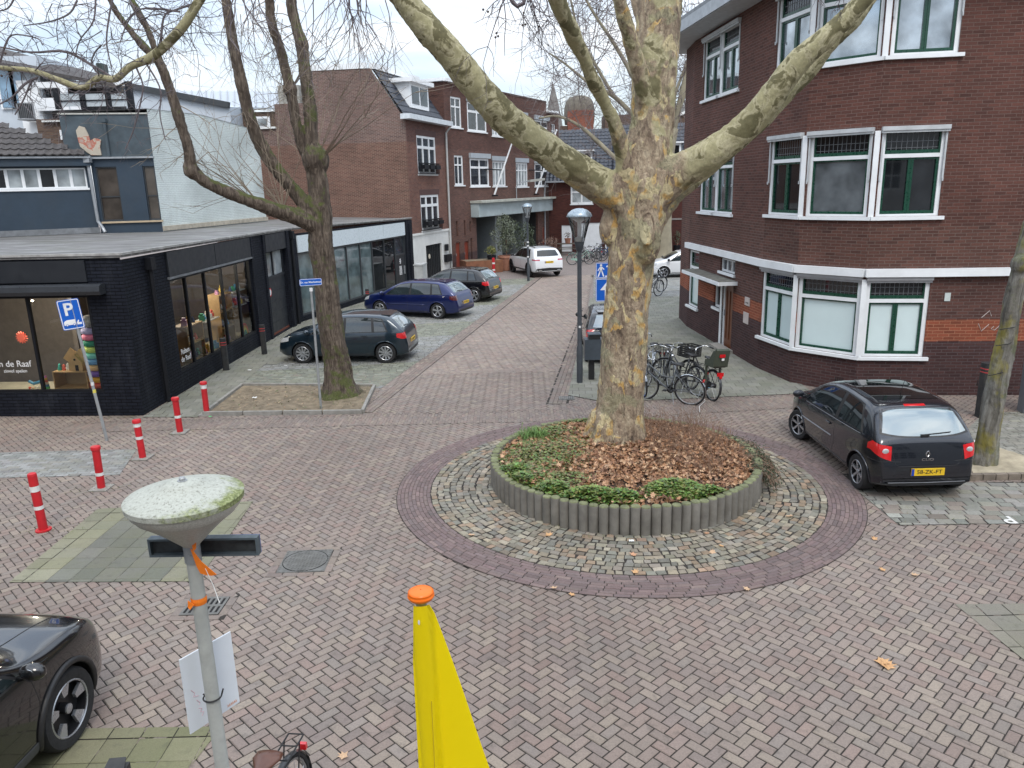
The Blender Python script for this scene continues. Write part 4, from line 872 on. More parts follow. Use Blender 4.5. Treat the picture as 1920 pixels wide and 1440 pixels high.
mb = MB(); mb.beam(GW.pt(ug(1.75), 10.58, -.02), GW.pt(ug(4.75), 10.58, -.02), .12, .26); mb.beam(HW.pt(0, 10.58, -1.6), HW.pt(5.5, 10.58, -1.6), .3, .27); mb.build('roof_trim', WHITE, hs)
mb = MB(); mb.beam(GW.pt(0, 7.9, -.05), GW.pt(ug(6.65)-.01, 7.9, -.05), .3, .09); mb.build('coping', OFFWHITE, hs)
mb = MB(); GW.box(mb, ug(6.4), ug(5.3), 9.0, 9.85, -.8, -.02); mb.build('chimney', plain('chimney_grey', (.30, .29, .26), .8, var=.3, vs=8), hs)
mb = MB(); mb.extrude([Vector((*P1, 8.0))-HW.n*.1+HW.d*.1, Vector((*P1, 8.0))-HW.n*9+HW.d*.1, Vector((*P1, 8.0))-HW.n*9+HW.d*5, Vector((*P1, 8.0))-HW.n*.1+HW.d*5], (0, 0, -7.9)); mb.build('core', DARKIN, hs, fixn=True)
dm = MB(); u0_, u1_ = 1.5, 3.9
HW.box(dm, u0_, u1_, 8.75, 9.95, -1.9, -.32); dob = dm.build('dormer', WHITE, hs)
dm = MB(); HW.box(dm, u0_-.25, u1_+.25, 9.95, 10.15, -2.0, -.08); dm.build('dormer_roof', WHITE, dob)
g = MB(); HW.box(g, u0_+.2, u0_+1.1, 8.95, 9.8, -.319, -.30); HW.box(g, u0_+1.3, u1_-.2, 8.95, 9.8, -.319, -.30); g.build('pane', GL, dob)
g = MB(); g.tube([HW.pt(5.15, 8.0, .35), HW.pt(5.15, 7.7, .1), HW.pt(5.12, .3, .1)], .06, 8); g.build('downpipe', plain('pipe_grey', (.42, .43, .42), .5), hs)
g = MB(); g.box(HW.pt(4.5, 1.55, .1), (.2, .3, .35)); g.build('mailbox', BLACKP, hs); g = MB(); HW.box(g, 4.25, 5.0, .75, 1.15, .003, .2); g.build('mailbox', BLACKP, hs)
# ---- brick hall with the grey canopy
P3 = (3.48, 58.74); KW = Wall(P2, P3)
hl = thing('brick_hall', 'long brown brick building with white windows, two flagpoles and a grey concrete canopy', 'building', (-1, 50, 0))
L2 = [(-.13, .91, 4.92, 6.58), (1.7, 4.07, 4.83, 6.45), (4.62, 6.46, 4.81, 6.35), (8.0, 9.85, 4.74, 6.3), (11., 13.35, 4.74, 6.3)]
L3 = [(-.28, .92, 8.1, 9.75), (1.6, 3.94, 8.0, 9.62), (4.7, 6.4, 7.85, 9.25), (7.9, 9.85, 7.8, 9.25), (11.1, 13.35, 7.7, 9.2)]
LD = [(-.35, .15, .05, 1.67), (.68, 1.2, .05, 1.67), (12.25, 12.7, .1, 1.87), (13.75, 14.2, .1, 1.85)]
LS = [(-.2, .0, 2.0, 2.9), (.72, .92, 2.0, 2.9), (1.4, 1.6, 2.2, 2.8), (1.45, 1.65, .1, 1.8)]
OP = (2.25, 11.4, .02, 3.04)
mb = MB(); KW.wall(mb, -1.0, 13.2, 0, 10.45, L2+L3+LD[:3]+LS+[OP], .15); KW.wall(mb, 13.2, 15.4, 0, 9.8, [LD[3], (14.05, 14.8, 4.68, 6.1), (14.05, 14.8, 7.5, 9.1)], .15)
s0 = KW.pt(-1.0, 0); SW = Wall((s0.x-KW.n.x*-1*0, s0.y), (s0.x, s0.y)) if False else None
a = KW.pt(-1.0, 0, -9); b = KW.pt(-1.0, 0); S_ = Wall((a.x, a.y), (b.x, b.y)); S_.wall(mb, 0, 9, 0, 10.45); a = KW.pt(13.2, 0, -4); b = KW.pt(13.2, 0); 
mb.add([KW.pt(13.2, 9.8), KW.pt(13.2, 9.8, -4), KW.pt(13.2, 10.45, -4), KW.pt(13.2, 10.45)], [(0, 1, 2, 3)])
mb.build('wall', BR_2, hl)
mb = MB(); KW.box(mb, -1.1, 1.4, 10.455, 10.62, -.3, .22); S_.box(mb, 0, 9.1, 10.456, 10.62, -.3, .2); KW.box(mb, 13.1, 14.6, 9.81, 9.95, -.3, .35); mb.build('roof_trim', WHITE, hl)
mb = MB()
for k in range(52): KW.box(mb, 1.45+k*.226, 1.6+k*.226, 10.45, 10.56, -.2, .03)
mb.build('coping', plain('coping_brick', (.07, .04, .035), .8), hl)
mb = MB(); KW.box(mb, -1, 15.4, 9.7, 9.75, -9, -.3); mb.build('roof', LEAD, hl)
for i, h in enumerate(L2+L3):
    k = i % 5; cc = ((.5,), (.5,), (.25, .5, .75), (.25, .5, .75), (.5,))[k]; bay = k in (1, 4)
    ob = window(KW, hl, *h, WHITE, GLC if k in (2, 3) else GL, cols=cc, rows=(.68,), fw=.10, mw=.13 if bay else .08, sill=WHITE, o=.0 if bay else -.04, ssill=.1)
    if i != 5:
        g = MB(); KW.box(g, h[0]-.08, h[1]+.12, h[3]+.02, h[3]+.30, .003, .14 if bay else .06)
        if i != 0: g.build('lintel', GREYP, hl)
window(KW, hl, 14.05, 14.8, 4.68, 6.1, WHITE, GL, cols=(.5,), rows=(.7,)); window(KW, hl, 14.05, 14.8, 7.5, 9.1, WHITE, GL, cols=(.5,), rows=(.7,))
for h in LD: g = MB(); KW.box(g, *h, -.12, -.07); d = g.build('door', REDDOOR, hl); g = MB(); KW.box(g, h[0]+.05, h[0]+.09, .9, 1.05, -.07, -.02); g.build('handle', ZINC, d)
g = MB()
for h in LS: KW.box(g, *h, -.15, -.1)
g.build('slit_window', GLD, hl)
g = MB(); KW.box(g, 1.62, 13.0, 3.04, 3.86, .003, .55); cn = g.build('canopy', plain('canopy_concrete', (.36, .42, .43), .7, var=.14, vs=1.5, dirt=.25), hl)
g = MB(); KW.box(g, 1.55, 13.5, 3.862, 4.0, .003, .8); g.build('canopy_top', plain('canopy_edge', (.42, .43, .38), .7, var=.2, vs=2), cn)
text_mesh('DE HALLEN', .55, plain('canopy_letter', (.42, .48, .48), .7), KW.pt(7.2, 3.45, .556)-hl.location, basis(KW.d, KW.n), hl, 'lettering', .01) if False else None
g = MB(); KW.box(g, 2.25, 11.4, .02, 3.04, -3.2, -3.1); KW.box(g, 2.25, 11.4, .02, .1, -3.1, -.02); KW.box(g, 2.2, 2.26, .02, 3.04, -3.1, -.15); KW.box(g, 11.38, 11.44, .02, 3.04, -3.1, -.15); KW.box(g, 2.25, 11.4, 3.0, 3.05, -3.1, -.15); g.build('porch', plain('porch_dark', (.04, .042, .042), .8), hl)
for u, ww_ in ((4.75, .9), (8.9, .75)): g = MB(); KW.box(g, u, u+ww_, .05, 3.03, -1.9, -.0 if u < 5 else -.01); g.build('column', plain('column_grey', (.17, .19, .195), .7, var=.1), hl)
g = MB(); KW.box(g, 2.3, 4.7, 1.95, 2.05, -2.0, -1.9); KW.box(g, 5.7, 8.85, 1.85, 2.0, -2.0, -1.9); KW.box(g, 9.7, 11.3, .1, 3.0, -1.6, -1.5); g.build('porch_frame', REDDOOR, hl)
g = MB(); KW.box(g, 2.4, 4.7, .1, 1.95, -1.98, -1.95); KW.box(g, 5.7, 8.8, .1, 1.85, -1.98, -1.95); KW.box(g, 5.7, 8.8, 2.02, 3.0, -1.98, -1.95); KW.box(g, 10.0, 10.6, .3, 2.7, -1.499, -1.48); g.build('porch_glass', glassy('porch_pane', (.05, .06, .06), .05), hl)
g = MB(); KW.box(g, 2.5, 3.9, 1.72, 1.92, -1.5, -1.45); g.build('name_board', WHITE, hl)
for i, (u0_, z0_, u1_, z1_) in enumerate([(4.47, 4.3, 5.6, 7.6), (10.81, 4.26, 12.6, 8.5)]):
    fpz = thing('flagpole', ('white flagpole slanting from the left of the brick hall front' if i == 0 else 'white flagpole slanting from the right end of the brick hall front'), 'flagpole', tuple(KW.pt(u0_, z0_, .1)), group='flagpoles on the brick hall')
    g = MB(); g.tube([KW.pt(u0_, z0_, .15), KW.pt(u1_, z1_, 1.0)], [.06, .045], 8); g.ball(KW.pt(u1_, z1_, 1.0), .08, 8, 6); g.build('pole', WHITE, fpz)
    g = MB(); g.tube([KW.pt(u0_, z0_-.05, -.0), KW.pt(u0_, z0_-.05, .4)], .05, 6); g.tube([KW.pt(u0_-.8, 5.85, .0), KW.pt(u0_+.5, 5.8, .45)], .04, 6); g.build('bracket', BLACKP, fpz)
lm = thing('canopy_lamp', 'small gooseneck street lamp on top of the grey canopy', 'lamp', tuple(KW.pt(7.38, 4.0, .3)))
g = MB(); g.tube([KW.pt(7.38, 4.0, .3), KW.pt(7.38, 4.75, .3), KW.pt(7.6, 5.0, .5), KW.pt(8.3, 5.1, .8)], .035, 6); g.build('pole', ZINC, lm)
g = MB(); g.beam(KW.pt(8.3, 5.1, .8), KW.pt(9.6, 5.2, 1.3), .22, .14); g.build('lamp_head', plain('lamp_cream', (.4, .4, .36), .5), lm)
# ---- house across the end
BK = Wall((3.0, 57.1), (16, 55.0)); ub = lambda u: u+.61
bh = thing('tiled_roof_house', 'dark red brick house with slate-coloured tile roof and white garage doors', 'house', (6, 57, 0))
hb = [(ub(.97), ub(2.54), 3.44, 4.66), (ub(.3), ub(1.05), .05, 1.95), (ub(1.46), ub(3.2), .05, 2.1)]
mb = MB(); BK.wall(mb, 0, 13.2, 0, 5.15, hb, .12); BK.box(mb, 4.9, 13.2, 5.15, 5.9, -.3, 0); mb.build('wall', BR_B, bh)
window(BK, bh, *hb[0], WHITE, GLC, cols=(.5,), rows=(.68,), fw=.12, mw=.12, sill=WHITE, o=-.03)
for h in hb[1:]:
    g = MB(); BK.box(g, *h, -.12, -.05)
    if h is hb[1]:
        for k in range(6): BK.box(g, h[0]+.05+k*.11, h[0]+.07+k*.11, .08, 1.9, -.051, -.04)
    g.build('garage_door', WHITE, bh)
g = MB(); BK.box(g, 8.2, 13, 2.2, 2.32, .003, .05); g.build('ledge', plain('ledge', (.2, .18, .17), .8), bh)
g = MB(); BK.box(g, ub(3.45), ub(3.6), .05, 1.7, -.05, .02); g.build('door_frame', WHITE, bh); g = MB(); BK.box(g, ub(3.6), ub(4.2), .05, 1.7, -.02, .015); g.build('door', plain('teal_door', (.02, .07, .07), .4), bh)
mb = MB(); slu = (Vector((0, 0, 3.4))-BK.n*3.6); ln = slu.length; slu = slu/ln
pantiles(mb, BK.pt(-.2, 5.05, .3), BK.d, slu, 18, 15, .27, .36, .05)
pantiles(mb, BK.pt(4.66, 5.7, .3), BK.d, slu, 32, 13, .27, .36, .05); mb.build('roof', TILE2, bh)
mb = MB(); mb.add([BK.pt(-.2, 5.0, .28), BK.pt(4.66, 5.0, .28), BK.pt(4.66, 8.6, -3.5), BK.pt(-.2, 8.6, -3.5)], [(0, 1, 2, 3)]); mb.add([BK.pt(4.66, 5.65, .28), BK.pt(13.3, 5.65, .28), BK.pt(13.3, 9.0, -3.3), BK.pt(4.66, 9.0, -3.3)], [(0, 1, 2, 3)]); mb.build('roof_deck', bpy.data.materials['deck_dark'], bh)
mb = MB(); BK.box(mb, -.2, 4.7, 4.98, 5.08, .003, .42); BK.box(mb, 4.72, 13.3, 5.62, 5.73, .003, .42); mb.tube([BK.pt(-.2, 5.0, .25), BK.pt(-.3, 4.2, .1), BK.pt(-.3, .3, .1)], .06, 6); mb.build('gutter', ZINC, bh)
for (u, z, w_) in ((ub(1.35), 6.1, 1.1), (ub(7.4), 6.45, 1.3)):
    g = MB(); BK.box(g, u, u+w_, z, z+1.0, -2.6, -.75); dm = g.build('dormer', WHITE, bh); g = MB(); BK.box(g, u-.15, u+w_+.15, z+1.0, z+1.1, -2.6, -.5); g.build('dormer_roof', WHITE, dm)
    g = MB(); BK.box(g, u+.14, u+w_/2-.06, z+.25, z+.85, -.749, -.74); BK.box(g, u+w_/2+.06, u+w_-.14, z+.25, z+.85, -.749, -.74); g.build('pane', GLD, dm)
# ---- towers far behind
Yt = 82; c0 = AY(1088, 250, Yt)
tt = thing('brick_tower', 'red brick tower with a rounded grey cap behind the slate-coloured roof', 'tower', (c0.x, Yt, 0))
g = MB(); rr_ = 1.30; k = [(c0.x+rr_*1.08*cos(2*pi*(i+.5)/8), Yt+rr_*1.08*sin(2*pi*(i+.5)/8), 0) for i in range(8)]; g.extrude(k, (0, 0, 12.0)); g.build('shaft', brick('brick_tower_red', (.30, .085, .045), (.23, .065, .04), (.2, .15, .12)), tt, fixn=True)
g = MB(); g.lathe([(1.50, 10.8), (1.58, 11.6), (1.55, 12.4), (1.38, 13.0), (1.0, 13.4), (.5, 13.56), (.05, 13.6)], (c0.x, Yt+1.0, 0), 20); g.build('cap', plain('cap_grey', (.13, .115, .09), .9, var=.3, vs=3), tt, smooth=True, fixn=True)
g = MB(); g.box((c0.x+.2, Yt-1.33, 9.9), (.7, .1, .8)); g.build('window', WHITE, tt)
g = MB(); g.box((c0.x-1.6, Yt+.5, 5.3), (.8, 1.5, 10.6)); g.build('side_wall', BR_D, tt)
c1 = AY(1038, 225, 95); g = MB(); g.lathe([(1.1, 0), (1.1, c1.z-1), (.95, c1.z), (.55, c1.z+2), (.04, c1.z+4.0)], (c1.x, 95, 0), 8); o = g.build('church_spire', plain('spire_grey', (.17, .16, .15), .8, var=.3, vs=1)); tag(o, 'thin pointed grey church spire just left of the brick tower', 'spire')
c2 = AY(1160, 222, 84); g = MB(); g.box((c2.x+.2, 84, 5.8), (3.6, 3, 11.6)); o = g.build('far_building', BR_D); tag(o, 'dull brown building top behind the branches right of the brick tower', 'building')
c3 = AY(1278, 232, 66); rf = thing('far_rooftop', 'grey rooftop with a slanting gable beside the corner building', 'building', (c3.x, 66, 0))
g = MB(); g.extrude([(c3.x-2.2, 66, 0), (c3.x+3, 66, 0), (c3.x+3, 66, c3.z+1.9), (c3.x-2.2, 66, c3.z-.2)], (0, 4, 0)); g.build('gable', BR_D, rf, fixn=True)
g = MB(); g.beam((c3.x-2.4, 65.9, c3.z-.2), (c3.x+3, 65.9, c3.z+2.0), .25, .2); g.build('verge', OFFWHITE, rf)
c4_ = AY(1277, 205, 80); g = MB(); g.lathe([(.3, -8), (.3, -.6), (1.0, -.4), (1.15, .1), (1.0, .55), (.1, .7)], (c4_.x, 80, c4_.z), 16); o = g.build('roof_vent', plain('vent_grey', (.33, .34, .33), .5)); tag(o, 'round grey roof vent seen above the far roofs by the corner building', 'vent')
# ---- terrace houses top left
wh = thing('white_terrace_house', 'white rendered house with a balcony rising behind the tiled roof at the left', 'house', (-24, 36, 0))
def ybox(g, x0, y0, x1, y1, Y, dep=.4, m=None):
    a = AY(x0, y1, Y); b = AY(x1, y0, Y); g.box(((a.x+b.x)/2, Y+dep/2, (a.z+b.z)/2), (abs(b.x-a.x), dep, abs(b.z-a.z)), m=m)
WREND = plain('white_render', (.50, .55, .60), .7, var=.08, vs=1, dirt=.12)
g = MB(); ybox(g, -60, 104, 68, 330, 36, 3); g.build('wall', WREND, wh)
for x0, x1 in ((3, 22), (24, 37)):
    g = MB(); ybox(g, x0, 118, x1, 205, 35.9, .09); f_ = g.build('window', WHITE, wh); g = MB(); ybox(g, x0+3, 122, x1-2, 202, 35.86, .035); g.build('pane', glassy('sky_glass', (.16, .26, .36), .05), f_)
g = MB(); ybox(g, 60, 150, 70, 330, 35.85, .14); g.build('downpipe', WHITE, wh)
g = MB()
for k in range(9): ybox(g, 34+k*3.4, 194, 34.8+k*3.4, 222, 35.0, .03)
ybox(g, 33, 192, 64, 194, 35.0, .04); ybox(g, 33, 222, 64, 225, 35.0, .8); g.build('balcony_railing', plain('rail_grey', (.2, .21, .22), .5), wh)
g = MB(); a = AY(-60, 84, 34.6); b = AY(250, 150, 38.5); 
for k in range(3): pass
t0, t1, t2, t3 = AY(-60, 106, 35.4), AY(215, 157, 35.4), AY(215, 146, 39), AY(-60, 74, 39); g.extrude([t0, t1, t2, t3], (0, 0, -.15)); g.build('roof', TILE1, wh, fixn=True)
g = MB(); ybox(g, 68, 150, 230, 165, 35.6, .5); ybox(g, 68, 182, 150, 208, 35.6, .3); ybox(g, 117, 150, 121, 232, 34.0, .12); g.build('white_trim', WHITE, wh)
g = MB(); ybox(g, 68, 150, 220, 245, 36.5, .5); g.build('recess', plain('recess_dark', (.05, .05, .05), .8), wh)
g = MB()
for k in range(5): ybox(g, 71+k*11, 152, 80+k*11, 180, 36.2, .1)
g.build('upper_window', GL, wh)
bl_ = thing('roof_terrace', 'black framed roof terrace railing with white panels above the dark blue wall', 'terrace', (-18, 33, 0)); g = MB()
for x in (104, 152, 200, 240): ybox(g, x, 165 if x < 230 else 152, x+4.5, 205, 32.5, .12)
ybox(g, 104, 203, 250, 208, 32.5, 2.5); ybox(g, 108, 172, 200, 174, 32.5, .08); ybox(g, 108, 187, 240, 188.5, 32.5, .05); g.beam(AY(200, 173, 32.5), AY(235, 155, 32.5), .07); g.build('railing_frame', BLACKP, bl_)
g = MB()
for x0, x1 in ((110, 150), (157, 197), (206, 238)): ybox(g, x0, 175, x1, 200, 32.55, .03)
g.build('infill_panel', plain('terrace_panel', (.42, .46, .48), .5), bl_)
bw_ = thing('flat_roof_building', 'low brown brick building with a pale standing-seam metal roof behind the white painted wall', 'building', (-14, 46, 0))
g = MB(); ybox(g, 80, 222, 150, 300, 33, .5); g.build('brick_strip', BR_D, wh); g = MB(); ybox(g, 114, 243, 132, 262, 32.9, .1); wf_ = g.build('window', WHITE, wh); g = MB(); ybox(g, 118, 246, 129, 252, 32.86, .05); ybox(g, 118, 256, 129, 262, 32.86, .05); g.build('pane', GLD, wf_)
g = MB(); ybox(g, 78, 224, 150, 229, 32.85, .3); g.build('ledge', OFFWHITE, wh)
g = MB(); ybox(g, 215, 208, 560, 330, 46, 5); g.build('wall', BR_D, bw_)
g = MB(); ybox(g, 250, 203, 530, 210, 45.8, .3); g.build('gutter', OFFWHITE, bw_)
g = MB(); a, b, c, d = AY(225, 196, 45.8), AY(560, 203, 45.8), AY(560, 172, 52), AY(225, 170, 52); g.extrude([a, b, c, d], (0, 0, -.1)); mr = g.build('metal_roof', plain('metal_roof', (.38, .42, .46), .35, metal=.2, var=.1), bw_, fixn=True)
g = MB()
for k in range(26): t = k/25; g.beam(a.lerp(b, t)+Vector((0, 0, .03)), d.lerp(c, t)+Vector((0, 0, .03)), .06, .08)
g.build('seam', ZINC, mr)
g = MB(); ybox(g, 480, 218, 505, 238, 45.9, .2); wf_ = g.build('window', WHITE, bw_); g = MB(); ybox(g, 484, 222, 500, 234, 45.85, .1); g.build('pane', GLC, wf_)
g = MB(); a, b, c, d = AY(200, 156, 44), AY(430, 200, 44), AY(430, 196, 46), AY(200, 150, 46); g.extrude([a, b, b+Vector((0, 3, .2)), a+Vector((0, 3, .2))], (0, 0, -2.5)); o = g.build('white_extension', WREND, fixn=True); tag(o, 'pale rendered extension wall with a dark roof edge right of the roof terrace', 'building')
g = MB(); g.beam(AY(200, 153, 43.9), AY(430, 197, 43.9), .25, .30); e_ = g.build('roof_edge', plain('edge_dark', (.04, .045, .05), .6), None); e_.parent = o; e_.matrix_parent_inverse = Matrix(); e_.location = Vector(e_.location)-Vector(o.location)
g = MB(); ybox(g, 183, 118, 190, 142, 40, .6); o = g.build('chimney_pipe', plain('pipe_green', (.03, .045, .04), .5)); tag(o, 'dark green flue pipe standing on the far left roofs', 'flue')
# ---- houses on the near side of the square, behind the viewer: added out of view to shade the square and show in the windows
nh = thing('white_rendered_house', 'white rendered house behind the viewer with rows of small-paned windows', 'house', (3, -3.2, 0)); NW = Wall((26, -5.2), (-11.5, -5.2)); hh = []
for k in range(11):
    for z in (1.0, 4.2, 6.7): hh.append((1.6+k*3.2, 2.9+k*3.2, z, z+1.9))
mb = MB(); NW.wall(mb, 0, NW.L, 0, 8.9, hh, .12); mb.build('wall', plain('near_white_render', (.50, .50, .49), .8, var=.08, vs=1, dirt=.2), nh)
for h in hh: window(NW, nh, *h, OFFWHITE, GLD, cols=(.33, .66), rows=(.33, .66), fw=.06, mw=.04)
mb = MB(); mb.box((7.2, -10.5, 4.4), (37.4, 10.4, 8.8)); mb.build('core', DARKIN, nh); mb = MB(); mb.box((7.2, -10.3, 9.1), (38.5, 11.4, .4)); mb.build('roof', LEAD, nh)
bn_ = thing('banner_sign', 'blue shop banner fixed to the white rendered house', 'banner', (5.5, -3.1, 3.2)); mb = MB(); NW.box(mb, 17.5, 22.5, 3.0, 3.9, .02, .05); mb.build('cloth', plain('banner_blue', (.02, .10, .30), .6), bn_); text_mesh('QPRINT', .6, WHT, NW.pt(20, 3.45, .055)-bn_.location, basis(NW.d, NW.n), bn_, 'lettering', .002)
ns_ = thing('added_brick_house', 'brick row house across the side street to the left of the square', 'house', (-17, 2, 0)); QW = Wall((-15.5, -3), (-15.5, 12.5)); hh = [(1+k*2.6, 2.4+k*2.6, z, z+1.8) for k in range(5) for z in (.9, 4.1, 7.2)]  # unseen house, added to block flat sky light and darken reflections
mb = MB(); QW.wall(mb, 0, 15.5, 0, 9.5, hh, .12); mb.build('wall', BR_D, ns_)
for h in hh: window(QW, ns_, *h, OFFWHITE, GLD, cols=(.5,), rows=(.65,), fw=.07)
mb = MB(); mb.box((-19, 4.7, 4.7), (6.6, 15.6, 9.3)); mb.build('core', DARKIN, ns_); mb = MB(); mb.box((-19, 4.7, 9.65), (8, 16.4, .3)); mb.build('roof', LEAD, ns_)

def bulb(name, label, P, power):
    t = thing(name, label, 'lamp', tuple(P)); mb = MB(); mb.ball((0, 0, 0), .022, 10, 7); m_, n_, b__ = newmat('lit_bulb'); b__.inputs['Emission Color'].default_value = (1, .8, .55, 1); b__.inputs['Emission Strength'].default_value = 6; mb.build('bulb', m_, t, world=False, smooth=True)
    mb = MB(); mb.tube([(0, 0, .05), (0, 0, .35)], .006, 5); mb.build('cord', BLACKP, t, world=False); l = bpy.data.lights.new('bulb_light', 'POINT'); l.energy = power; l.color = (1, .88, .72); l.shadow_soft_size = .12; o = bpy.data.objects.new('bulb_light', l); COL.objects.link(o); o.parent = t; o.location = (0, 0, -.08)
bulb('shop_lamp', 'small glowing bulb hanging at the top of the front shop window', SF.pt(uf(1.25), 2.55, -.5), 75)
bulb('shop_lamp', 'glowing bulb hanging inside the long side shop window', SL.pt(4.8, 2.72, -1.0), 80)  # extra bulb added to brighten the side display; only the front one is real
# ================================================================== TREES
def px_path(rows_, Y0=None):
    """rows (px, py, width_px, Y) measured on the photograph, turned into points and radii in metres"""
    out = []
    for (x, y, wd, Y) in rows_:
        p = AY(x, y, Y); z = Y*_F[2]-0 if False else (Y*.9686+(H-p.z)*.2486); out.append((p.x, p.y, p.z, wd/2*z/FPX))
    return out
def limb(mb, rows4, n=None, seg=12, wob=.04):
    S = spline(rows4, n or max(6, len(rows4)*6)); b = len(mb.v); m0 = len(mb.f)
    mb.tube([tuple(s[:3]) for s in S], [max(.004, s[3]) for s in S], seg)
    if wob:
        for i in range(b, len(mb.v)):
            k = (i-b)//seg; r = max(.004, S[k][3]); c = S[k][:3]; v = mb.v[i]; a = (i-b) % seg
            f = 1+wob*(sin(a*2.1+k*.37)+.6*sin(a*.9-k*.61+2))
            mb.v[i] = tuple(c[j]+(v[j]-c[j])*f for j in range(3))
    return S
def twig(mb, p, d, ln, r, depth, droop=0, kink=.35, kids_=3, seg=3, split=.6):
    n = 4 if depth > 0 else 3; pts = [Vector(p)]; q = Vector(p); dd = Vector(d).normalized()
    for i in range(n):
        dd = (dd+Vector((random.uniform(-1, 1), random.uniform(-1, 1), random.uniform(-1, 1)))*kink+Vector((0, 0, -droop))).normalized(); q = q+dd*(ln/n); pts.append(q.copy())
    mb.tube(pts, [r*(1-.6*i/n) for i in range(n+1)], seg if depth else 3, cap=False)
    if depth > 0:
        for k in range(kids_):
            i = random.randint(1, n); nd_ = (dd+Vector((random.uniform(-1, 1), random.uniform(-1, 1), random.uniform(-1, 1)))*1.1).normalized()
            twig(mb, pts[i], nd_, ln*random.uniform(.4, .75), r*.55, depth-1, droop, kink, kids_, seg)
def bark_plane():
    m, nt, b = newmat('plane_bark'); p = wpos(nt); sp = nd(nt, 'ShaderNodeSeparateXYZ', i0=p)
    a = ramp(nt, noise(nt, 3.2, 6, .62, p, .6), [(.30, (.34, .305, .175)), (.46, (.29, .265, .145)), (.50, (.41, .37, .235)), (.535, (.24, .215, .115)), (.56, (.125, .11, .052)), (.66, (.14, .125, .06))])
    st = nd(nt, 'ShaderNodeMapping', Vector=p, Scale=(1, 1, .45))
    t = ramp(nt, noise(nt, 7, 9, .68, st.outputs[0], .5), [(.30, (.09, .062, .042)), (.42, (.235, .172, .118)), (.53, (.36, .28, .19)), (.65, (.47, .385, .27))])
    yl = noise(nt, 3.4, 3, .5, nd(nt, 'ShaderNodeMapping', Vector=p, Scale=(1.2, 1.2, .7), Location=(2.3, .8, 1.7)).outputs[0], .8)
    t = mixc(nt, ramp(nt, yl, [(.556, 0.), (.564, 1.)]), t, ramp(nt, noise(nt, 5, 2, .5, p), [(.46, (.55, .46, .27)), (.60, (.54, .33, .11))]))
    gr = noise(nt, 2.2, 5, .6, nd(nt, 'ShaderNodeMapping', Vector=p, Location=(7.1, 0, 3)).outputs[0], .4)
    t = mixc(nt, ramp(nt, gr, [(.56, 0.), (.60, .7)]), t, (.29, .27, .165))
    # scaly old bark on the trunk, smooth camouflage bark on the limbs
    dx = nd(nt, 'ShaderNodeMath', {'operation': 'SUBTRACT'}, i0=sp.outputs['X'], i1=2.15).outputs[0]; dx = nd(nt, 'ShaderNodeMath', {'operation': 'ABSOLUTE'}, i0=dx).outputs[0]
    f1 = nd(nt, 'ShaderNodeMapRange', Value=sp.outputs['Z'], From_Min=4.5, From_Max=4.95).outputs[0]; f2 = nd(nt, 'ShaderNodeMapRange', Value=dx, From_Min=.48, From_Max=.62).outputs[0]
    f = nd(nt, 'ShaderNodeMath', {'operation': 'MULTIPLY'}, i0=f1, i1=f2).outputs[0]
    f = nd(nt, 'ShaderNodeMath', {'operation': 'ADD', 'use_clamp': True}, i0=f, i1=nd(nt, 'ShaderNodeMath', {'operation': 'MULTIPLY'}, i0=f1, i1=nd(nt, 'ShaderNodeMapRange', Value=noise(nt, 2.5, 3, .5, p), From_Min=.5, From_Max=.58).outputs[0]).outputs[0]).outputs[0]
    sc_ = nd(nt, 'ShaderNodeMapping', {'vector_type': 'TEXTURE'}, Vector=p, Location=tuple(AY(1200, 432, 12.1)), Scale=(.26, .5, .40)).outputs[0]
    dl = nd(nt, 'ShaderNodeVectorMath', {'operation': 'LENGTH'}, i0=sc_).outputs['Value']; dl = nd(nt, 'ShaderNodeMath', {'operation': 'ADD'}, i0=dl, i1=nd(nt, 'ShaderNodeMath', {'operation': 'MULTIPLY'}, i0=noise(nt, 6, 3, .5, p), i1=.9).outputs[0]).outputs[0]
    c = mixc(nt, f, t, a); c = mixc(nt, ramp(nt, dl, [(1.10, 1.), (1.13, 0.)] if False else [(.0, 1.), (.98, 1.), (1.0, 0.)]), c, (.44, .39, .24)); c = mixc(nt, 1.0, c, ramp(nt, noise(nt, 28, 5, .7, p), [(.3, .78), (.7, 1.15)]), 'MULTIPLY')
    fis = ramp(nt, noise(nt, 16, 8, .75, nd(nt, 'ShaderNodeMapping', Vector=p, Scale=(1, 1, .35)).outputs[0], 1.2), [(.36, .35), (.47, 1.0), (.7, 1.12)]); c = mixc(nt, nd(nt, 'ShaderNodeMapRange', Value=f, From_Min=0, From_Max=1, To_Min=.85, To_Max=.15).outputs[0], c, mixc(nt, 1.0, c, fis, 'MULTIPLY'))
    nt.links.new(c, b.inputs['Base Color']); b.inputs['Roughness'].default_value = .85
    v = nd(nt, 'ShaderNodeTexVoronoi', {'feature': 'DISTANCE_TO_EDGE'}, Vector=nd(nt, 'ShaderNodeMapping', Vector=p, Scale=(10, 10, 3)).outputs[0], Scale=1.3)
    hgt_ = mixc(nt, .12, noise(nt, 9, 10, .74, st.outputs[0], .9), ramp(nt, v.outputs['Distance'], [(0, 0.), (.10, 1.)]))
    bn = nd(nt, 'ShaderNodeBump', Distance=.06, Height=hgt_); nt.links.new(nd(nt, 'ShaderNodeMapRange', Value=f, From_Min=0, From_Max=1, To_Min=1.0, To_Max=.2).outputs[0], bn.inputs['Strength']); nt.links.new(bn.outputs[0], b.inputs['Normal'])
    return m
BARKP = bark_plane()
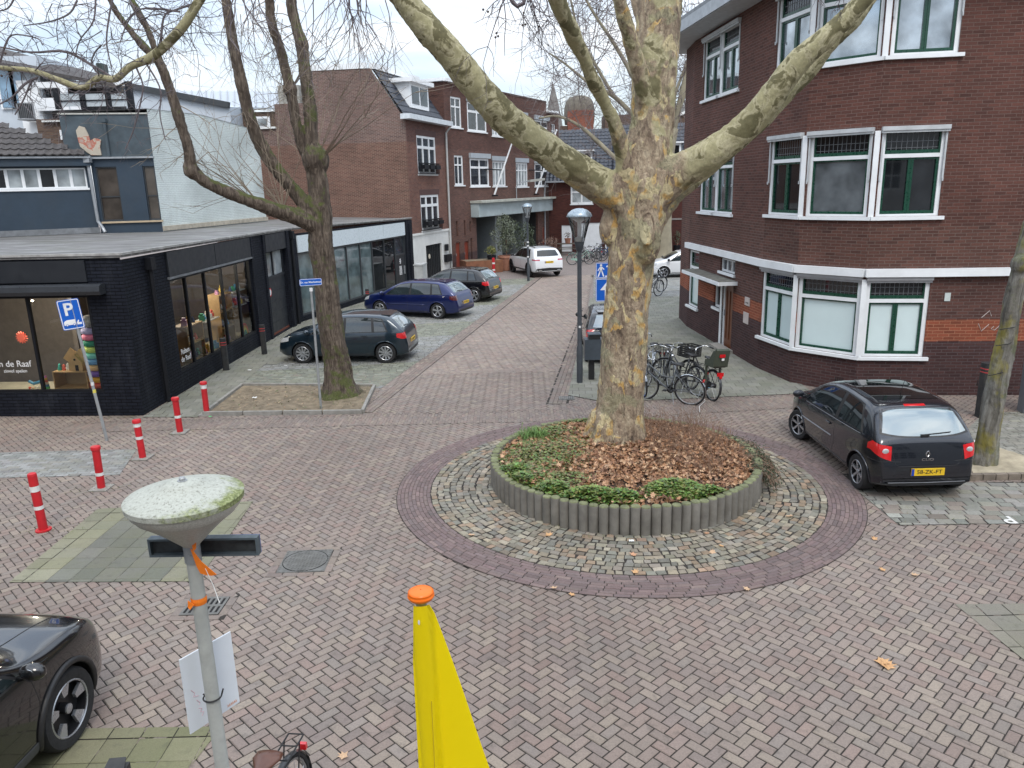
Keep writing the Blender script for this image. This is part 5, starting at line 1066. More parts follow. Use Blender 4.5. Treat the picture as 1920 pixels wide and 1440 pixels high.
def realise(o, mods):
    """evaluate modifiers once and keep the resulting mesh"""
    for typ, kw in mods:
        md = o.modifiers.new(typ, typ)
        for k, v in kw.items(): setattr(md, k, v)
    bpy.context.view_layer.update(); me = bpy.data.meshes.new_from_object(o.evaluated_get(bpy.context.evaluated_depsgraph_get())); mats = [s.material for s in o.material_slots]
    o.modifiers.clear(); old = o.data; o.data = me; me.name = old.name; bpy.data.meshes.remove(old)
    if not me.materials: [me.materials.append(m) for m in mats]
    me.polygons.foreach_set('use_smooth', [True]*len(me.polygons)); return o
def clouds(name, size, depth=3):
    t = bpy.data.textures.new(name, 'CLOUDS'); t.noise_scale = size; t.noise_depth = depth; return t
pt_ = thing('plane_tree', 'huge plane tree with flaking bark and four heavy limbs in the round planter', 'tree', (1.80, 12.6, 0))
mb = MB()
Yt = 12.6
TR = px_path([(x, y, w_*(.93 if y > 380 else .97), Y_) for x, y, w_, Y_ in [(1158, 868, 150, Yt), (1160, 835, 118, Yt), (1162, 790, 100, Yt), (1167, 700, 92, Yt), (1172, 600, 90, Yt), (1182, 500, 92, Yt), (1192, 440, 100, Yt), (1198, 395, 112, Yt), (1205, 345, 112, Yt), (1214, 290, 92, Yt), (1222, 230, 84, Yt), (1226, 170, 86, Yt), (1232, 90, 84, Yt+.05), (1237, 0, 86, Yt+.1), (1240, -120, 80, Yt+.2), (1243, -300, 60, Yt+.4)]])
limb(mb, TR, 90, 20, .035)
for k in range(7):      # root flare
    a = 2*pi*k/7+.3; c = Vector((1.75, 12.6, .25)); mb.tube([c+Vector((cos(a)*.30, sin(a)*.30, .75)), c+Vector((cos(a)*.40, sin(a)*.40, .3)), c+Vector((cos(a)*.56, sin(a)*.56, -.05))], [.12, .15, .13], 8)
LL = px_path([(1200, 385, 85, Yt), (1150, 360, 74, Yt-.1), (1085, 322, 64, Yt-.3), (1000, 262, 60, Yt-.5), (925, 200, 60, Yt-.7), (860, 120, 56, Yt-.9), (800, 50, 52, Yt-1.1), (738, -25, 46, Yt-1.2), (660, -130, 42, Yt-1.3), (560, -200, 34, Yt-1.4), (460, -150, 24, Yt-1.5), (405, -55, 19, Yt-1.5), (375, 0, 17, Yt-1.5), (338, 55, 17, Yt-1.5), (290, 103, 17, Yt-1.5), (245, 125, 13, Yt-1.5), (215, 148, 13, Yt-1.5), (185, 146, 11, Yt-1.5), (155, 164, 11, Yt-1.5), (110, 150, 11, Yt-1.5), (60, 133, 10, Yt-1.5), (0, 127, 9, Yt-1.4), (-90, 118, 7, Yt-1.3)])
limb(mb, LL[:9], 60, 14, .03)
L2_ = px_path([(1180, 375, 50, Yt-.1), (1170, 335, 34, Yt-.25), (1168, 290, 27, Yt-.35), (1156, 243, 27, Yt-.55), (1135, 195, 27, Yt-.8), (1111, 150, 28, Yt-1.1), (1088, 95, 29, Yt-1.4), (1062, 40, 31, Yt-1.8), (1045, 0, 32, Yt-2.1), (1015, -80, 34, Yt-2.6), (980, -200, 30, Yt-3.0)])
limb(mb, L2_, 60, 12, .03)
L3_ = px_path([(1222, 215, 50, Yt-.05), (1208, 170, 38, Yt-.25), (1193, 115, 31, Yt-.4), (1177, 57, 29, Yt-.6), (1163, 5, 28, Yt-.8), (1145, -80, 26, Yt-1)])
limb(mb, L3_, 40, 12, .03)
limb(mb, px_path([(1225, 100, 26, Yt), (1205, 50, 20, Yt+.1), (1190, 5, 18, Yt+.2), (1175, -60, 16, Yt+.3)]), 20, 10, .03)
L5_ = px_path([(1200, 380, 95, Yt), (1255, 335, 78, Yt-.15), (1320, 298, 62, Yt-.35), (1385, 248, 56, Yt-.5), (1440, 190, 50, Yt-.7), (1500, 112, 44, Yt-.9), (1560, 60, 38, Yt-1.0), (1622, -5, 34, Yt-1.1), (1680, -90, 28, Yt-1.2)])
limb(mb, L5_, 60, 14, .03)
limb(mb, px_path([(1400, 250, 36, Yt-.35), (1450, 205, 30, Yt-.35), (1510, 145, 24, Yt-.4), (1560, 85, 22, Yt-.5), (1605, 40, 20, Yt-.6), (1650, -20, 16, Yt-.6)]), 26, 10, .03)
limb(mb, px_path([(1222, 425, 40, Yt+.1), (1252, 392, 26, Yt+.15), (1275, 368, 19, Yt+.2), (1302, 346, 15, Yt+.25), (1345, 312, 13, Yt+.3), (1400, 262, 11, Yt+.4)]), 26, 10, .03)
for (x, y, r, rz_) in ((1140, 425, .15, .30), (1247, 228, .16, .22), (1248, 62, .12, .2), (1215, 445, .22, .42)):
    c = AY(x, y, Yt-.05 if x != 1215 else Yt-.36); mb.ball(c, (r, r, rz_), 12, 8)
cc = AY(1213, 428, Yt-.60); mb.tube([cc+Vector((.10*cos(a), -.02*cos(a)-.02, .25*sin(a))) for a in np.linspace(0, 2*pi, 25)[:-1]], .032, 8, closed=True)
tr_ = mb.build('trunk', BARKP, pt_)
tx1, tx2 = clouds('bark_big', .5, 2), clouds('bark_small', .09, 4)
realise(tr_, [('REMESH', dict(mode='VOXEL', voxel_size=.028, use_smooth_shade=True)), ('SMOOTH', dict(factor=.6, iterations=5)), ('DISPLACE', dict(texture=tx1, strength=.06, texture_coords='GLOBAL')), ('DISPLACE', dict(texture=tx2, strength=.030, texture_coords='GLOBAL'))])
mb = MB(); S_ll = limb(mb, LL[7:], 110, 10, .05); mb.build('drooping_branch', BARKP, pt_, smooth=True)
TWG = plain('twig_grey', (.12, .10, .105), .8, var=.3, vs=2); TWB = plain('twig_brown', (.21, .17, .125), .8, var=.3, vs=2)
mb = MB(); random.seed(21)
# twigs round the drooping branch, drawn as chains through known places plus free growth
def chain(rows_, n=14, kids_=5, kl=.35, kd=1, droop=.02):
    S = limb(mb, px_path(rows_), n, 5, 0)
    for k in range(kids_):
        s = S[random.randint(2, len(S)-1)]; twig(mb, s[:3], (random.uniform(-1, 1), random.uniform(-.4, .4), random.uniform(-1, .8)), kl*random.uniform(.5, 1.3), max(.004, s[3]*.5), kd, droop)
Yb = Yt-1.5
chain([(215, 148, 5, Yb), (165, 118, 5, Yb), (120, 96, 5, Yb+.1), (60, 98, 4, Yb+.2), (0, 88, 3, Yb+.2)], kids_=9)
chain([(215, 148, 4, Yb), (185, 138, 4, Yb), (172, 118, 3, Yb), (178, 98, 3, Yb), (190, 85, 3, Yb)], kids_=6)
chain([(300, 100, 5, Yb), (302, 70, 5, Yb), (308, 30, 4, Yb), (330, 18, 4, Yb), (360, 8, 5, Yb)], kids_=7)
chain([(338, 22, 4, Yb), (290, 16, 4, Yb), (262, 18, 3, Yb), (240, 40, 3, Yb), (225, 80, 2, Yb)], kids_=8)
chain([(70, 145, 5, Yb), (50, 155, 4, Yb), (25, 180, 3, Yb), (0, 195, 3, Yb)], kids_=8)
chain([(60, 148, 4, Yb), (45, 185, 3, Yb), (28, 215, 2.5, Yb)], kids_=6)
chain([(0, 118, 4, Yb), (10, 85, 4, Yb), (25, 65, 3, Yb), (70, 72, 2.5, Yb), (80, 85, 2, Yb)], kids_=7)
chain([(255, 125, 4, Yb), (268, 160, 3, Yb), (262, 200, 3, Yb), (250, 245, 2.5, Yb), (235, 280, 2, Yb)], kids_=9, droop=.15)
chain([(270, 112, 4, Yb), (300, 165, 3, Yb), (300, 215, 2.5, Yb), (310, 262, 2, Yb)], kids_=7, droop=.15)
chain([(145, 0, 4, Yb), (130, 25, 3.5, Yb), (95, 40, 3, Yb), (45, 48, 2, Yb)], kids_=7); chain([(180, -10, 4, Yb), (175, 40, 3, Yb), (150, 75, 2.5, Yb), (140, 110, 2, Yb)], kids_=9)
chain([(215, -20, 4, Yb), (205, 30, 3.5, Yb), (200, 80, 3, Yb), (210, 130, 2, Yb)], kids_=9); chain([(30, -10, 4, Yb), (15, 15, 3, Yb), (-10, 22, 2.5, Yb)], kids_=5)
for k in range(52):
    s = S_ll[random.randint(30, 108)]; twig(mb, s[:3], (random.uniform(-1, 1), random.uniform(-.6, .6), random.uniform(-.9, 1)), random.uniform(.25, .7), .008, 2, .02, .4, 3)
for k in range(26): twig(mb, AY(random.uniform(0, 330), random.uniform(-30, 90), Yb+random.uniform(-.5, .8)), (random.uniform(-1, 1), random.uniform(-.5, .5), random.uniform(-1, .5)), random.uniform(.4, .8), .008, 2, .03, .45, 3)
# hanging sprays at the top edge of the picture
for (x0, y0, n, sx, ln) in ((960, -20, 9, 40, 1.0), (1000, -15, 5, 30, .6), (680, -30, 5, 40, 1.0), (640, -30, 6, 60, 1.3), (470, -20, 7, 30, .9), (1560, -30, 3, 40, .4)):
    for k in range(n): twig(mb, AY(x0+random.uniform(-sx, sx), y0, Yt-1.6), (random.uniform(-.8, .8), random.uniform(-.3, .3), -1), ln*random.uniform(.5, 1.0), .010, 2, .12, .35, 3)
mb.tube([AY(x, y, Yt-1.6) for x, y in ((985, -10), (982, 6), (970, 12), (962, 5), (955, -8))], .03, 6)
mb.build('twigs', TWG, pt_)
mb = MB()
for (x, y) in ((931, 62), (929, 70), (934, 68), (985, 46), (980, 47), (915, 22), (906, 18), (982, 24), (1010, 50), (8, 90), (3, 142), (10, 100)): mb.ball(AY(x, y, Yt-1.6), .016, 8, 6)
mb.build('seed_balls', plain('seed_ball', (.07, .05, .04), .9), pt_)
# ---- left tree
def bark_dark(name, c0, c1, moss=.8, sc_=7, lich=None):
    m, nt, b = newmat(name); p = wpos(nt); st = nd(nt, 'ShaderNodeMapping', Vector=p, Scale=(1, 1, .16)).outputs[0]
    f = noise(nt, sc_*2.2, 8, .7, st, .9); c = ramp(nt, f, [(.30, tuple(x*.3 for x in c0)), (.46, c0), (.62, c1)])
    up = nd(nt, 'ShaderNodeSeparateXYZ', i0=nt.nodes.new('ShaderNodeNewGeometry').outputs['Normal']).outputs['Z']
    mm = nd(nt, 'ShaderNodeMath', {'operation': 'ADD'}, i0=nd(nt, 'ShaderNodeMath', {'operation': 'MULTIPLY'}, i0=up, i1=.30).outputs[0], i1=noise(nt, 2.6, 5, .65, p)).outputs[0]
    c = mixc(nt, ramp(nt, mm, [(.56, 0.), (.66, moss)]), c, ramp(nt, noise(nt, 40, 3, .6, p), [(.3, (.045, .06, .012)), (.7, (.10, .115, .025))]))
    if lich:
        c = mixc(nt, ramp(nt, noise(nt, 3.5, 5, .6, nd(nt, 'ShaderNodeMapping', Vector=p, Location=(0, 3, 1), Scale=(1, 1, .5)).outputs[0]), [(.50, 0.), (.64, .7)]), c, lich)
    nt.links.new(c, b.inputs['Base Color']); b.inputs['Roughness'].default_value = .9; bump(nt, b, f, 1.0, .05); return m
BARKL = bark_dark('furrowed_bark', (.075, .055, .040), (.175, .138, .105), .85)
lt = thing('street_tree', 'bare old tree with furrowed bark and mossy forking limbs in the soil bed', 'tree', (-4.15, 17.75, 0))
Yl = 17.75; mb = MB()
limb(mb, px_path([(640, 752, 110, Yl), (638, 736, 78, Yl), (635, 710, 56, Yl), (630, 670, 48, Yl), (619, 600, 45, Yl), (611, 530, 44, Yl), (603, 470, 45, Yl), (600, 425, 46, Yl), (600, 390, 42, Yl), (597, 350, 37, Yl), (592, 318, 36, Yl), (588, 296, 34, Yl)]), 70, 16, .05)
for k in range(6): a = k*1.05+.4; c = Vector((-4.12, 17.75, 0)); mb.tube([c+Vector((cos(a)*.18, sin(a)*.18, .5)), c+Vector((cos(a)*.30, sin(a)*.30, .15)), c+Vector((cos(a)*.48, sin(a)*.48, -.05))], [.08, .09, .06], 7)
LT = [[(590, 305, 26, Yl), (571, 285, 20, Yl), (556, 235, 19, Yl-.1), (545, 170, 20, Yl-.2), (526, 96, 19, Yl-.3), (510, 45, 19, Yl-.4), (505, 0, 18, Yl-.5), (498, -120, 14, Yl-.5)],
      [(590, 310, 30, Yl), (584, 280, 26, Yl), (582, 210, 25, Yl+.1), (574, 155, 24, Yl+.2), (566, 85, 23, Yl+.3), (553, 40, 22, Yl+.4), (546, 0, 20, Yl+.4), (535, -140, 16, Yl+.4)],
      [(604, 420, 40, Yl), (570, 380, 27, Yl-.2), (518, 317, 26, Yl-.3), (484, 262, 24, Yl-.4), (467, 215, 23, Yl-.5), (451, 150, 22, Yl-.6), (434, 62, 20, Yl-.7), (423, 0, 18, Yl-.8), (405, -120, 14, Yl-.8)],
      [(604, 430, 40, Yl), (565, 410, 31, Yl-.3), (500, 388, 27, Yl-.7), (433, 363, 24, Yl-1.0), (385, 340, 23, Yl-1.3), (360, 315, 22, Yl-1.4), (353, 277, 20, Yl-1.5), (332, 210, 20, Yl-1.6), (311, 145, 19, Yl-1.7), (294, 112, 16, Yl-1.8), (266, 83, 14, Yl-1.9), (215, 18, 12, Yl-2.0), (180, -60, 10, Yl-2.1)],
      [(312, 150, 15, Yl-1.6), (291, 93, 13, Yl-1.6), (274, 50, 12, Yl-1.6), (247, 0, 11, Yl-1.6), (215, -80, 9, Yl-1.6)]]
SP = [limb(mb, px_path(r), 44, 12, .06) for r in LT]
for (x, y, Y, r) in ((590, 300, Yl, .30), (358, 318, Yl-1.4, .17), (544, 165, Yl-.2, .15), (567, 85, Yl+.3, .16), (598, 300, Yl, .24)): mb.ball(AY(x, y, Y), (r, r, r*1.2), 10, 7)
tr_ = mb.build('trunk', BARKL, lt)
realise(tr_, [('REMESH', dict(mode='VOXEL', voxel_size=.034, use_smooth_shade=True)), ('SMOOTH', dict(factor=.6, iterations=3)), ('DISPLACE', dict(texture=tx1, strength=.05, texture_coords='GLOBAL')), ('DISPLACE', dict(texture=tx2, strength=.035, texture_coords='GLOBAL'))])
mb = MB()
for k in range(20):     # long water shoots from the pollard heads
    x, y, Y = random.choice([(590, 300, Yl), (590, 300, Yl), (600, 305, Yl), (545, 168, Yl-.2)]); twig(mb, AY(x, y, Y), (random.uniform(-.8, .9), random.uniform(-.5, .3), random.uniform(.3, 1.2)), random.uniform(.8, 2.4), .012, 1, -.02, .14, 2)
for k in range(12): twig(mb, AY(530, 392, Yl-.5), (random.uniform(-.7, .4), random.uniform(-.3, .3), random.uniform(.5, 1)), random.uniform(.5, 1.8), .013, 1, -.02, .12, 2)
for k in range(8): twig(mb, AY(490, 385, Yl-.7), (random.uniform(-1, -.2), random.uniform(-.3, .3), random.uniform(.3, 1)), random.uniform(1.2, 2.6), .014, 2, -.01, .14, 2)
for k in range(4): twig(mb, AY(600, 300, Yl), (random.uniform(.5, 1), -.3, random.uniform(.4, 1)), random.uniform(1.8, 3.2), .014, 1, -.01, .14, 3)
for S in SP:
    for k in range(6): s = S[random.randint(18, 42)]; twig(mb, s[:3], (random.uniform(-1, 1), random.uniform(-.6, .6), random.uniform(-.5, .6)), random.uniform(.5, 1.3), .012, 2, .05, .3, 3)
for (x0, x1, n) in ((440, 560, 11), (600, 700, 9), (330, 430, 3)):
    for k in range(n): twig(mb, AY(random.uniform(x0, x1), random.uniform(-60, 40), Yl+random.uniform(-1, 1)), (random.uniform(-.6, .6), random.uniform(-.3, .3), -1), random.uniform(.7, 2.2), .009, 2, .12, .3, 3)
mb.build('twigs', TWB, lt)
# ---- leaning tree on the right
rt = thing('leaning_tree', 'slim leaning tree trunk with bright yellow lichen beside the dark hatchback', 'tree', (7.98, 12.25, 0)); mb = MB(); Yr = 12.25
limb(mb, px_path([(x, y, w_*.9, Y_) for x, y, w_, Y_ in [(1842, 884, 70, Yr), (1845, 862, 52, Yr), (1852, 820, 44, Yr), (1862, 760, 42, Yr), (1876, 690, 41, Yr), (1890, 620, 38, Yr), (1900, 565, 36, Yr), (1912, 510, 34, Yr), (1926, 450, 32, Yr), (1960, 320, 28, Yr), (2010, 120, 24, Yr), (2060, -100, 20, Yr)]]), 70, 14, .05)
mb.ball(AY(1915, 495, Yr-.05), .16, 10, 7)
tr_ = mb.build('trunk', bark_dark('lichen_bark', (.13, .12, .10), (.26, .25, .22), .5, 4, (.26, .22, .02)), rt)
realise(tr_, [('REMESH', dict(mode='VOXEL', voxel_size=.018, use_smooth_shade=True)), ('SMOOTH', dict(factor=.5, iterations=3)), ('DISPLACE', dict(texture=tx2, strength=.022, texture_coords='GLOBAL'))])
for y in (615, 645, 700): mb = MB(); c = AY(1898-(y-615)*.25, y, Yr-.17); mb.tube([c+Vector((dx, .06*abs(dx)/.15, dx*.25+random.uniform(-.01, .01))) for dx in np.linspace(-.16, .15, 7)], .008, 4); mb.build('branch_scar', plain('scar_dark', (.03, .028, .025), .9), rt)
# ---- plane tree at the far end of the street
bt = thing('background_plane_tree', 'tall bare plane tree behind the street at the far end, seen behind the big trunk', 'tree', (9.2, 47, 0)); mb = MB(); Yk = 47
limb(mb, px_path([(1236, 497, 52, Yk), (1237, 480, 44, Yk), (1239, 440, 40, Yk), (1242, 400, 38, Yk), (1246, 340, 34, Yk), (1250, 290, 28, Yk), (1262, 240, 20, Yk)]), 24, 12, .05)
BL = [[(1255, 270, 16, Yk), (1270, 212, 12, Yk), (1285, 150, 11, Yk), (1298, 105, 10, Yk), (1312, 60, 9, Yk), (1330, -20, 7, Yk)], [(1270, 215, 8, Yk), (1290, 165, 6, Yk), (1325, 130, 4, Yk)], [(1262, 235, 8, Yk), (1262, 190, 6, Yk), (1290, 110, 5, Yk), (1310, 40, 4, Yk)],
      [(1248, 330, 20, Yk), (1215, 320, 12, Yk), (1160, 300, 9, Yk), (1120, 265, 8, Yk), (1085, 235, 6, Yk), (1045, 218, 5, Yk), (1010, 222, 3, Yk)],
      [(1250, 290, 16, Yk), (1200, 230, 10, Yk), (1150, 180, 8, Yk), (1110, 160, 6, Yk), (1060, 120, 4, Yk), (1030, 100, 3, Yk)], [(1252, 280, 14, Yk), (1190, 150, 9, Yk), (1150, 80, 7, Yk), (1110, 20, 5, Yk), (1080, -40, 4, Yk)],
      [(1150, 180, 7, Yk), (1110, 110, 6, Yk), (1085, 60, 5, Yk), (1070, 0, 4, Yk)], [(1250, 290, 12, Yk), (1235, 180, 9, Yk), (1170, 30, 7, Yk), (1150, -40, 5, Yk)]]
SB = [limb(mb, px_path(r), 24, 7, .05) for r in BL]
mb.build('trunk', BARKL if False else plain('far_bark', (.27, .24, .17), .9, var=.3, vs=1.2), bt, smooth=True)
mb = MB()
for S in SB:
    for k in range(22): s = S[random.randint(5, 23)]; twig(mb, s[:3], (random.uniform(-1, .8), random.uniform(-.6, .6), random.uniform(-.7, 1)), random.uniform(1.2, 3.2), .028, 2, .0, .32, 4)
for k in range(34): twig(mb, AY(random.uniform(1010, 1300), random.uniform(-20, 150), Yk+random.uniform(-2, 2)), (random.uniform(-1, 1), random.uniform(-.5, .5), random.uniform(-1, 1)), random.uniform(1.5, 3.0), .028, 2, .0, .35, 4)
mb.build('twigs', plain('far_twig', (.17, .14, .135), .9, var=.2), bt)
# ================================================================== ROUND PLANTER
PX_, PY_, PR, PH = 1.81, 11.98, 2.13, .44
pl = thing('round_planter', 'low round planter edged with a ring of upright concrete posts', 'planter', (PX_, PY_, 0))
CONC = plain('post_concrete', (.165, .155, .135), .85, var=.28, vs=4, bmp=.35, dirt=.45); MOSSC = plain('mossy_concrete', (.16, .17, .09), .9, var=.35, vs=8, bmp=.3)
n = 92
proto_m = None
for k in range(n):
    a = 2*pi*k/n; mb = MB(); h = PH+random.uniform(-.012, .012); r = 2*pi*PR/n/2*.985; hr = math.hypot(cos(a), sin(a))
    tl = random.uniform(-.01, .01); c = Vector((PX_+PR*cos(a), PY_+PR*sin(a), 0))
    mb.lathe([(r, -.02), (r, h-.035), (r*.96, h-.02)], c, 14, m=0, cap=False); mb.lathe([(r*.96, h-.02), (r*.86, h-.006), (r*.5, h), (.004, h)], c, 14, m=1, cap=False)
    mb.build('post', [CONC, MOSSC], pl, angle=40)
mb = MB(); NR = 34
def bedz(x, y):
    d = math.hypot(x-PX_, y-PY_)/PR; dt = math.hypot(x-1.78, y-12.6)
    return .36+.10*(1-d)+.10*math.exp(-dt*dt*1.6)+.02*sin(x*5)*cos(y*4)
for i in range(NR+1):
    for k in range(72): r = (PR-.04)*i/NR+.001; a = 2*pi*k/72; x, y = PX_+r*cos(a), PY_+r*sin(a); mb.v.append((x, y, bedz(x, y)+random.uniform(-.012, .012)))
for i in range(NR):
    for k in range(72): k2 = (k+1) % 72; mb.f.append((i*72+k, (i+1)*72+k, (i+1)*72+k2, i*72+k2)); mb.m.append(0)
o = mb.build('planter_soil', plain('dark_soil', (.06, .04, .028), .95, var=.5, vs=9, bmp=.9), smooth=True); tag(o, 'dark soil filling the round planter under the fallen leaves', 'soil', kind='stuff')
def leafmesh(items, name, mat, label=None, cat=None, kind='stuff', lobes=5, curl=.35):
    """items: (x,y,z,size,yaw,tiltx,tilty,color)"""
    vs, fs, cs = [], [], []
    for (x, y, z, s, a, tx, ty, c) in items:
        Rm = Matrix.Rotation(a, 3, 'Z') @ Matrix.Rotation(tx, 3, 'X') @ Matrix.Rotation(ty, 3, 'Y'); b = len(vs); cu = curl*random.uniform(.3, 1.4)
        if lobes == 5: P = [(0, -.45), (.18, -.2), (.5, -.12), (.27, .1), (.30, .42), (.08, .3), (0, .62), (-.08, .3), (-.30, .42), (-.27, .1), (-.5, -.12), (-.18, -.2)]
        elif lobes == 3: P = [(0, -.5), (.3, -.12), (.26, .25), (0, .5), (-.26, .25), (-.3, -.12)]
        else: P = [(0, -.5), (.06, 0), (0, .5), (-.06, 0)]
        vs.append(tuple(Vector((x, y, z+s*.04)))); 
        for (u, v) in P: q = Rm @ Vector((u*s, v*s, (u*u+v*v)*s*cu)); vs.append((x+q.x, y+q.y, z+q.z))
        n_ = len(P); fs += [(b, b+1+i, b+1+(i+1) % n_) for i in range(n_)]; cs += [(*c, 1)]*(n_+1)
    mb = MB(); mb.v = vs; mb.f = fs; mb.m = [0]*len(fs); o = mb.build(name, mat, col=cs, uv=False)
    if label: tag(o, label, cat, kind=kind)
    return o
def leafmat(name, rough=.6, trans=.2):
    m, nt, b = newmat(name); a = nd(nt, 'ShaderNodeAttribute', {'attribute_name': 'col'}).outputs['Color']
    nt.links.new(mixc(nt, 1.0, a, ramp(nt, noise(nt, 60, 2, .5, wpos(nt)), [(.3, .8), (.7, 1.15)]), 'MULTIPLY'), b.inputs['Base Color']); b.inputs['Roughness'].default_value = rough; return m
LEAFM = leafmat('dry_leaf', .65); GREENM = leafmat('green_leaf', .5)
BRN = [(a*1.25, b*1.25, c*1.2) for a, b, c in [(.29, .155, .085), (.22, .11, .06), (.36, .21, .125), (.16, .08, .045), (.44, .29, .18), (.12, .06, .035), (.31, .16, .08), (.26, .17, .11)]]
random.seed(5); it = []
for k in range(14000):
    a, r = random.uniform(0, 2*pi), (PR-.10)*sqrt(random.random()); x, y = PX_+r*cos(a), PY_+r*sin(a)
    if math.hypot(x-1.78, y-12.6) < .50: continue
    dens = 1.0
    if (x < PX_-.9 and random.random() < .55) or (y < PY_-1.25 and random.random() < .5): continue
    s = random.uniform(.04, .10); it.append((x, y, bedz(x, y)+random.uniform(.012, .085), s, random.uniform(0, 6.28), random.gauss(0, .55), random.gauss(0, .55), random.choice(BRN)))
leafmesh(it, 'fallen_leaves', LEAFM, 'brown fallen plane leaves covering the soil of the round planter', 'leaves', curl=.8)
def plants(name, spots, n, s0, s1, cols, label, h0=.03, h1=.13, lobes=3, rough=None):
    it = []
    for k in range(n):
        cx, cy, rx, ry, w_ = random.choices(spots, [s[4] for s in spots])[0]; a, r = random.uniform(0, 2*pi), sqrt(random.random()); x, y = cx+rx*r*cos(a), cy+ry*r*sin(a)
        if math.hypot(x-PX_, y-PY_) > PR-.05 or math.hypot(x-1.78, y-12.6) < .5: continue
        hh = (1-r*r)*(h1-h0)*random.uniform(.5, 1)+h0; z = bedz(x, y)+hh; c = random.choice(cols)
        for j in range(3 if lobes == 3 else 1):
            yaw = random.uniform(0, 6.28); s = random.uniform(s0, s1); it.append((x+cos(yaw)*s*.5, y+sin(yaw)*s*.5, z, s, yaw-pi/2, random.gauss(.15, .3), random.gauss(0, .3), tuple(q*random.uniform(.75, 1.25) for q in c)))
    return leafmesh(it, name, GREENM, label, 'plants', lobes=lobes, curl=.3)
GRN = [(.14, .20, .045), (.105, .165, .04), (.18, .235, .06), (.07, .12, .03), (.16, .215, .055)]
plants('ground_cover', [(1.10, 10.25, .55, .22, 3), (.55, 10.55, .3, .2, 1.5), (1.5, 10.2, .35, .18, 1.2), (2.35, 10.4, .50, .32, 4), (2.8, 10.25, .3, .2, 1.2), (0, 11.3, .3, .3, 1), (0.1, 10.9, .25, .25, 1)], 4200, .035, .065, GRN, 'bright green low plants along the front of the round planter', .03, .20)
plants('ivy_cover', [(.35, 12.0, .65, .95, 4), (.65, 13.2, .7, .5, 2), (.2, 11.2, .45, .5, 2.4), (.9, 12.2, .5, .9, 1.6), (1.3, 13.8, .6, .2, 1), (.8, 10.9, .5, .4, 1)], 4300, .032, .06, [(.13, .165, .045), (.10, .14, .035), (.17, .19, .06), (.18, .165, .07)], 'small-leaved green ground cover on the left side of the round planter', .03, .12)
def sprig(name, label, cat, cen, n, ln, col, spread=.5, kind='stuff', rx=.8, ry=.5, r=.0035, up=1, depth=1):
    mb = MB()
    for k in range(n):
        a, q = random.uniform(0, 6.28), sqrt(random.random()); x, y = cen[0]+rx*q*cos(a), cen[1]+ry*q*sin(a)
        if math.hypot(x-PX_, y-PY_) > PR+.05: continue
        twig(mb, (x, y, bedz(x, y)+.01), (random.gauss(0, spread), random.gauss(0, spread), up), ln*random.uniform(.5, 1.1), r, depth, 0, .12, 2)
    o = mb.build(name, col); return tag(o, label, cat, kind=kind)
TWD = plain('dry_stem', (.20, .125, .085), .85, var=.35, vs=2)
sprig('dry_shrub', 'brown leafless shrub stems standing at the back right of the planter', 'shrub', (2.9, 12.9), 430, .38, TWD, .25, None, .95, .75)
sprig('dry_twigs', 'low dry stems among the leaves on the right of the planter', 'twigs', (2.95, 11.9), 340, .24, TWD, .45, 'stuff', .85, .9)
it = []
for k in range(420): a = random.uniform(0, 6.28); c = Vector((.33, 12.95, bedz(.33, 12.95))); 
mb = MB()
for k in range(240):
    a = random.uniform(0, 6.28); c = Vector((.36+random.gauss(0, .09), 12.95+random.gauss(0, .07), bedz(.36, 12.95))); l = random.uniform(.15, .30); d = Vector((cos(a), sin(a), random.uniform(.6, 2))).normalized()
    e = c+d*l; f = e+Vector((cos(a), sin(a), -.8))*l*.5; s = Vector((-sin(a), cos(a), 0))*.006; mb.add([c-s, c+s, e+s*.8, e-s*.8, f], [(0, 1, 2, 3), (3, 2, 4)])
o = mb.build('grass_tuft', plain('grass_green', (.10, .19, .04), .6, var=.3, vs=5), uv=False); tag(o, 'bright green grass tuft on the back left of the planter', 'grass')
# dark evergreen spilling over the right-hand rim
mb = MB(); it = []
for k in range(200):
    a = random.uniform(-.42, .42); r = PR-random.uniform(0, .25); p = Vector((PX_+r*cos(a), PY_+r*sin(a), .42)); out = Vector((cos(a), sin(a), 0)); pts = [p]; d = (out+Vector((random.gauss(0, .3), random.gauss(0, .3), .5))).normalized(); q = p.copy(); l = random.uniform(.25, .6)
    for j in range(5): d = (d+Vector((random.gauss(0, .15), random.gauss(0, .15), -.42))).normalized(); q = q+d*l/5; q.z = max(q.z, .05); pts.append(q.copy())
    mb.tube(pts, .004, 3, cap=False)
    for j in range(30): t = pts[random.randint(1, 5)]; it.append((t.x+random.gauss(0, .02), t.y+random.gauss(0, .02), t.z+random.gauss(0, .02), random.uniform(.018, .032), random.uniform(0, 6.28), random.gauss(0, .8), random.gauss(0, .8), random.choice([(.035, .055, .02), (.05, .07, .03), (.075, .085, .045), (.03, .04, .02)])))
ev = thing('evergreen_shrub', 'dark small-leaved evergreen spilling over the right rim of the planter', 'shrub', (PX_+PR, PY_, 0)); mb.build('stems', TWD, ev)
o = leafmesh(it, 'foliage', GREENM, lobes=3); o.parent = ev; o.location = Vector(o.location)-ev.location
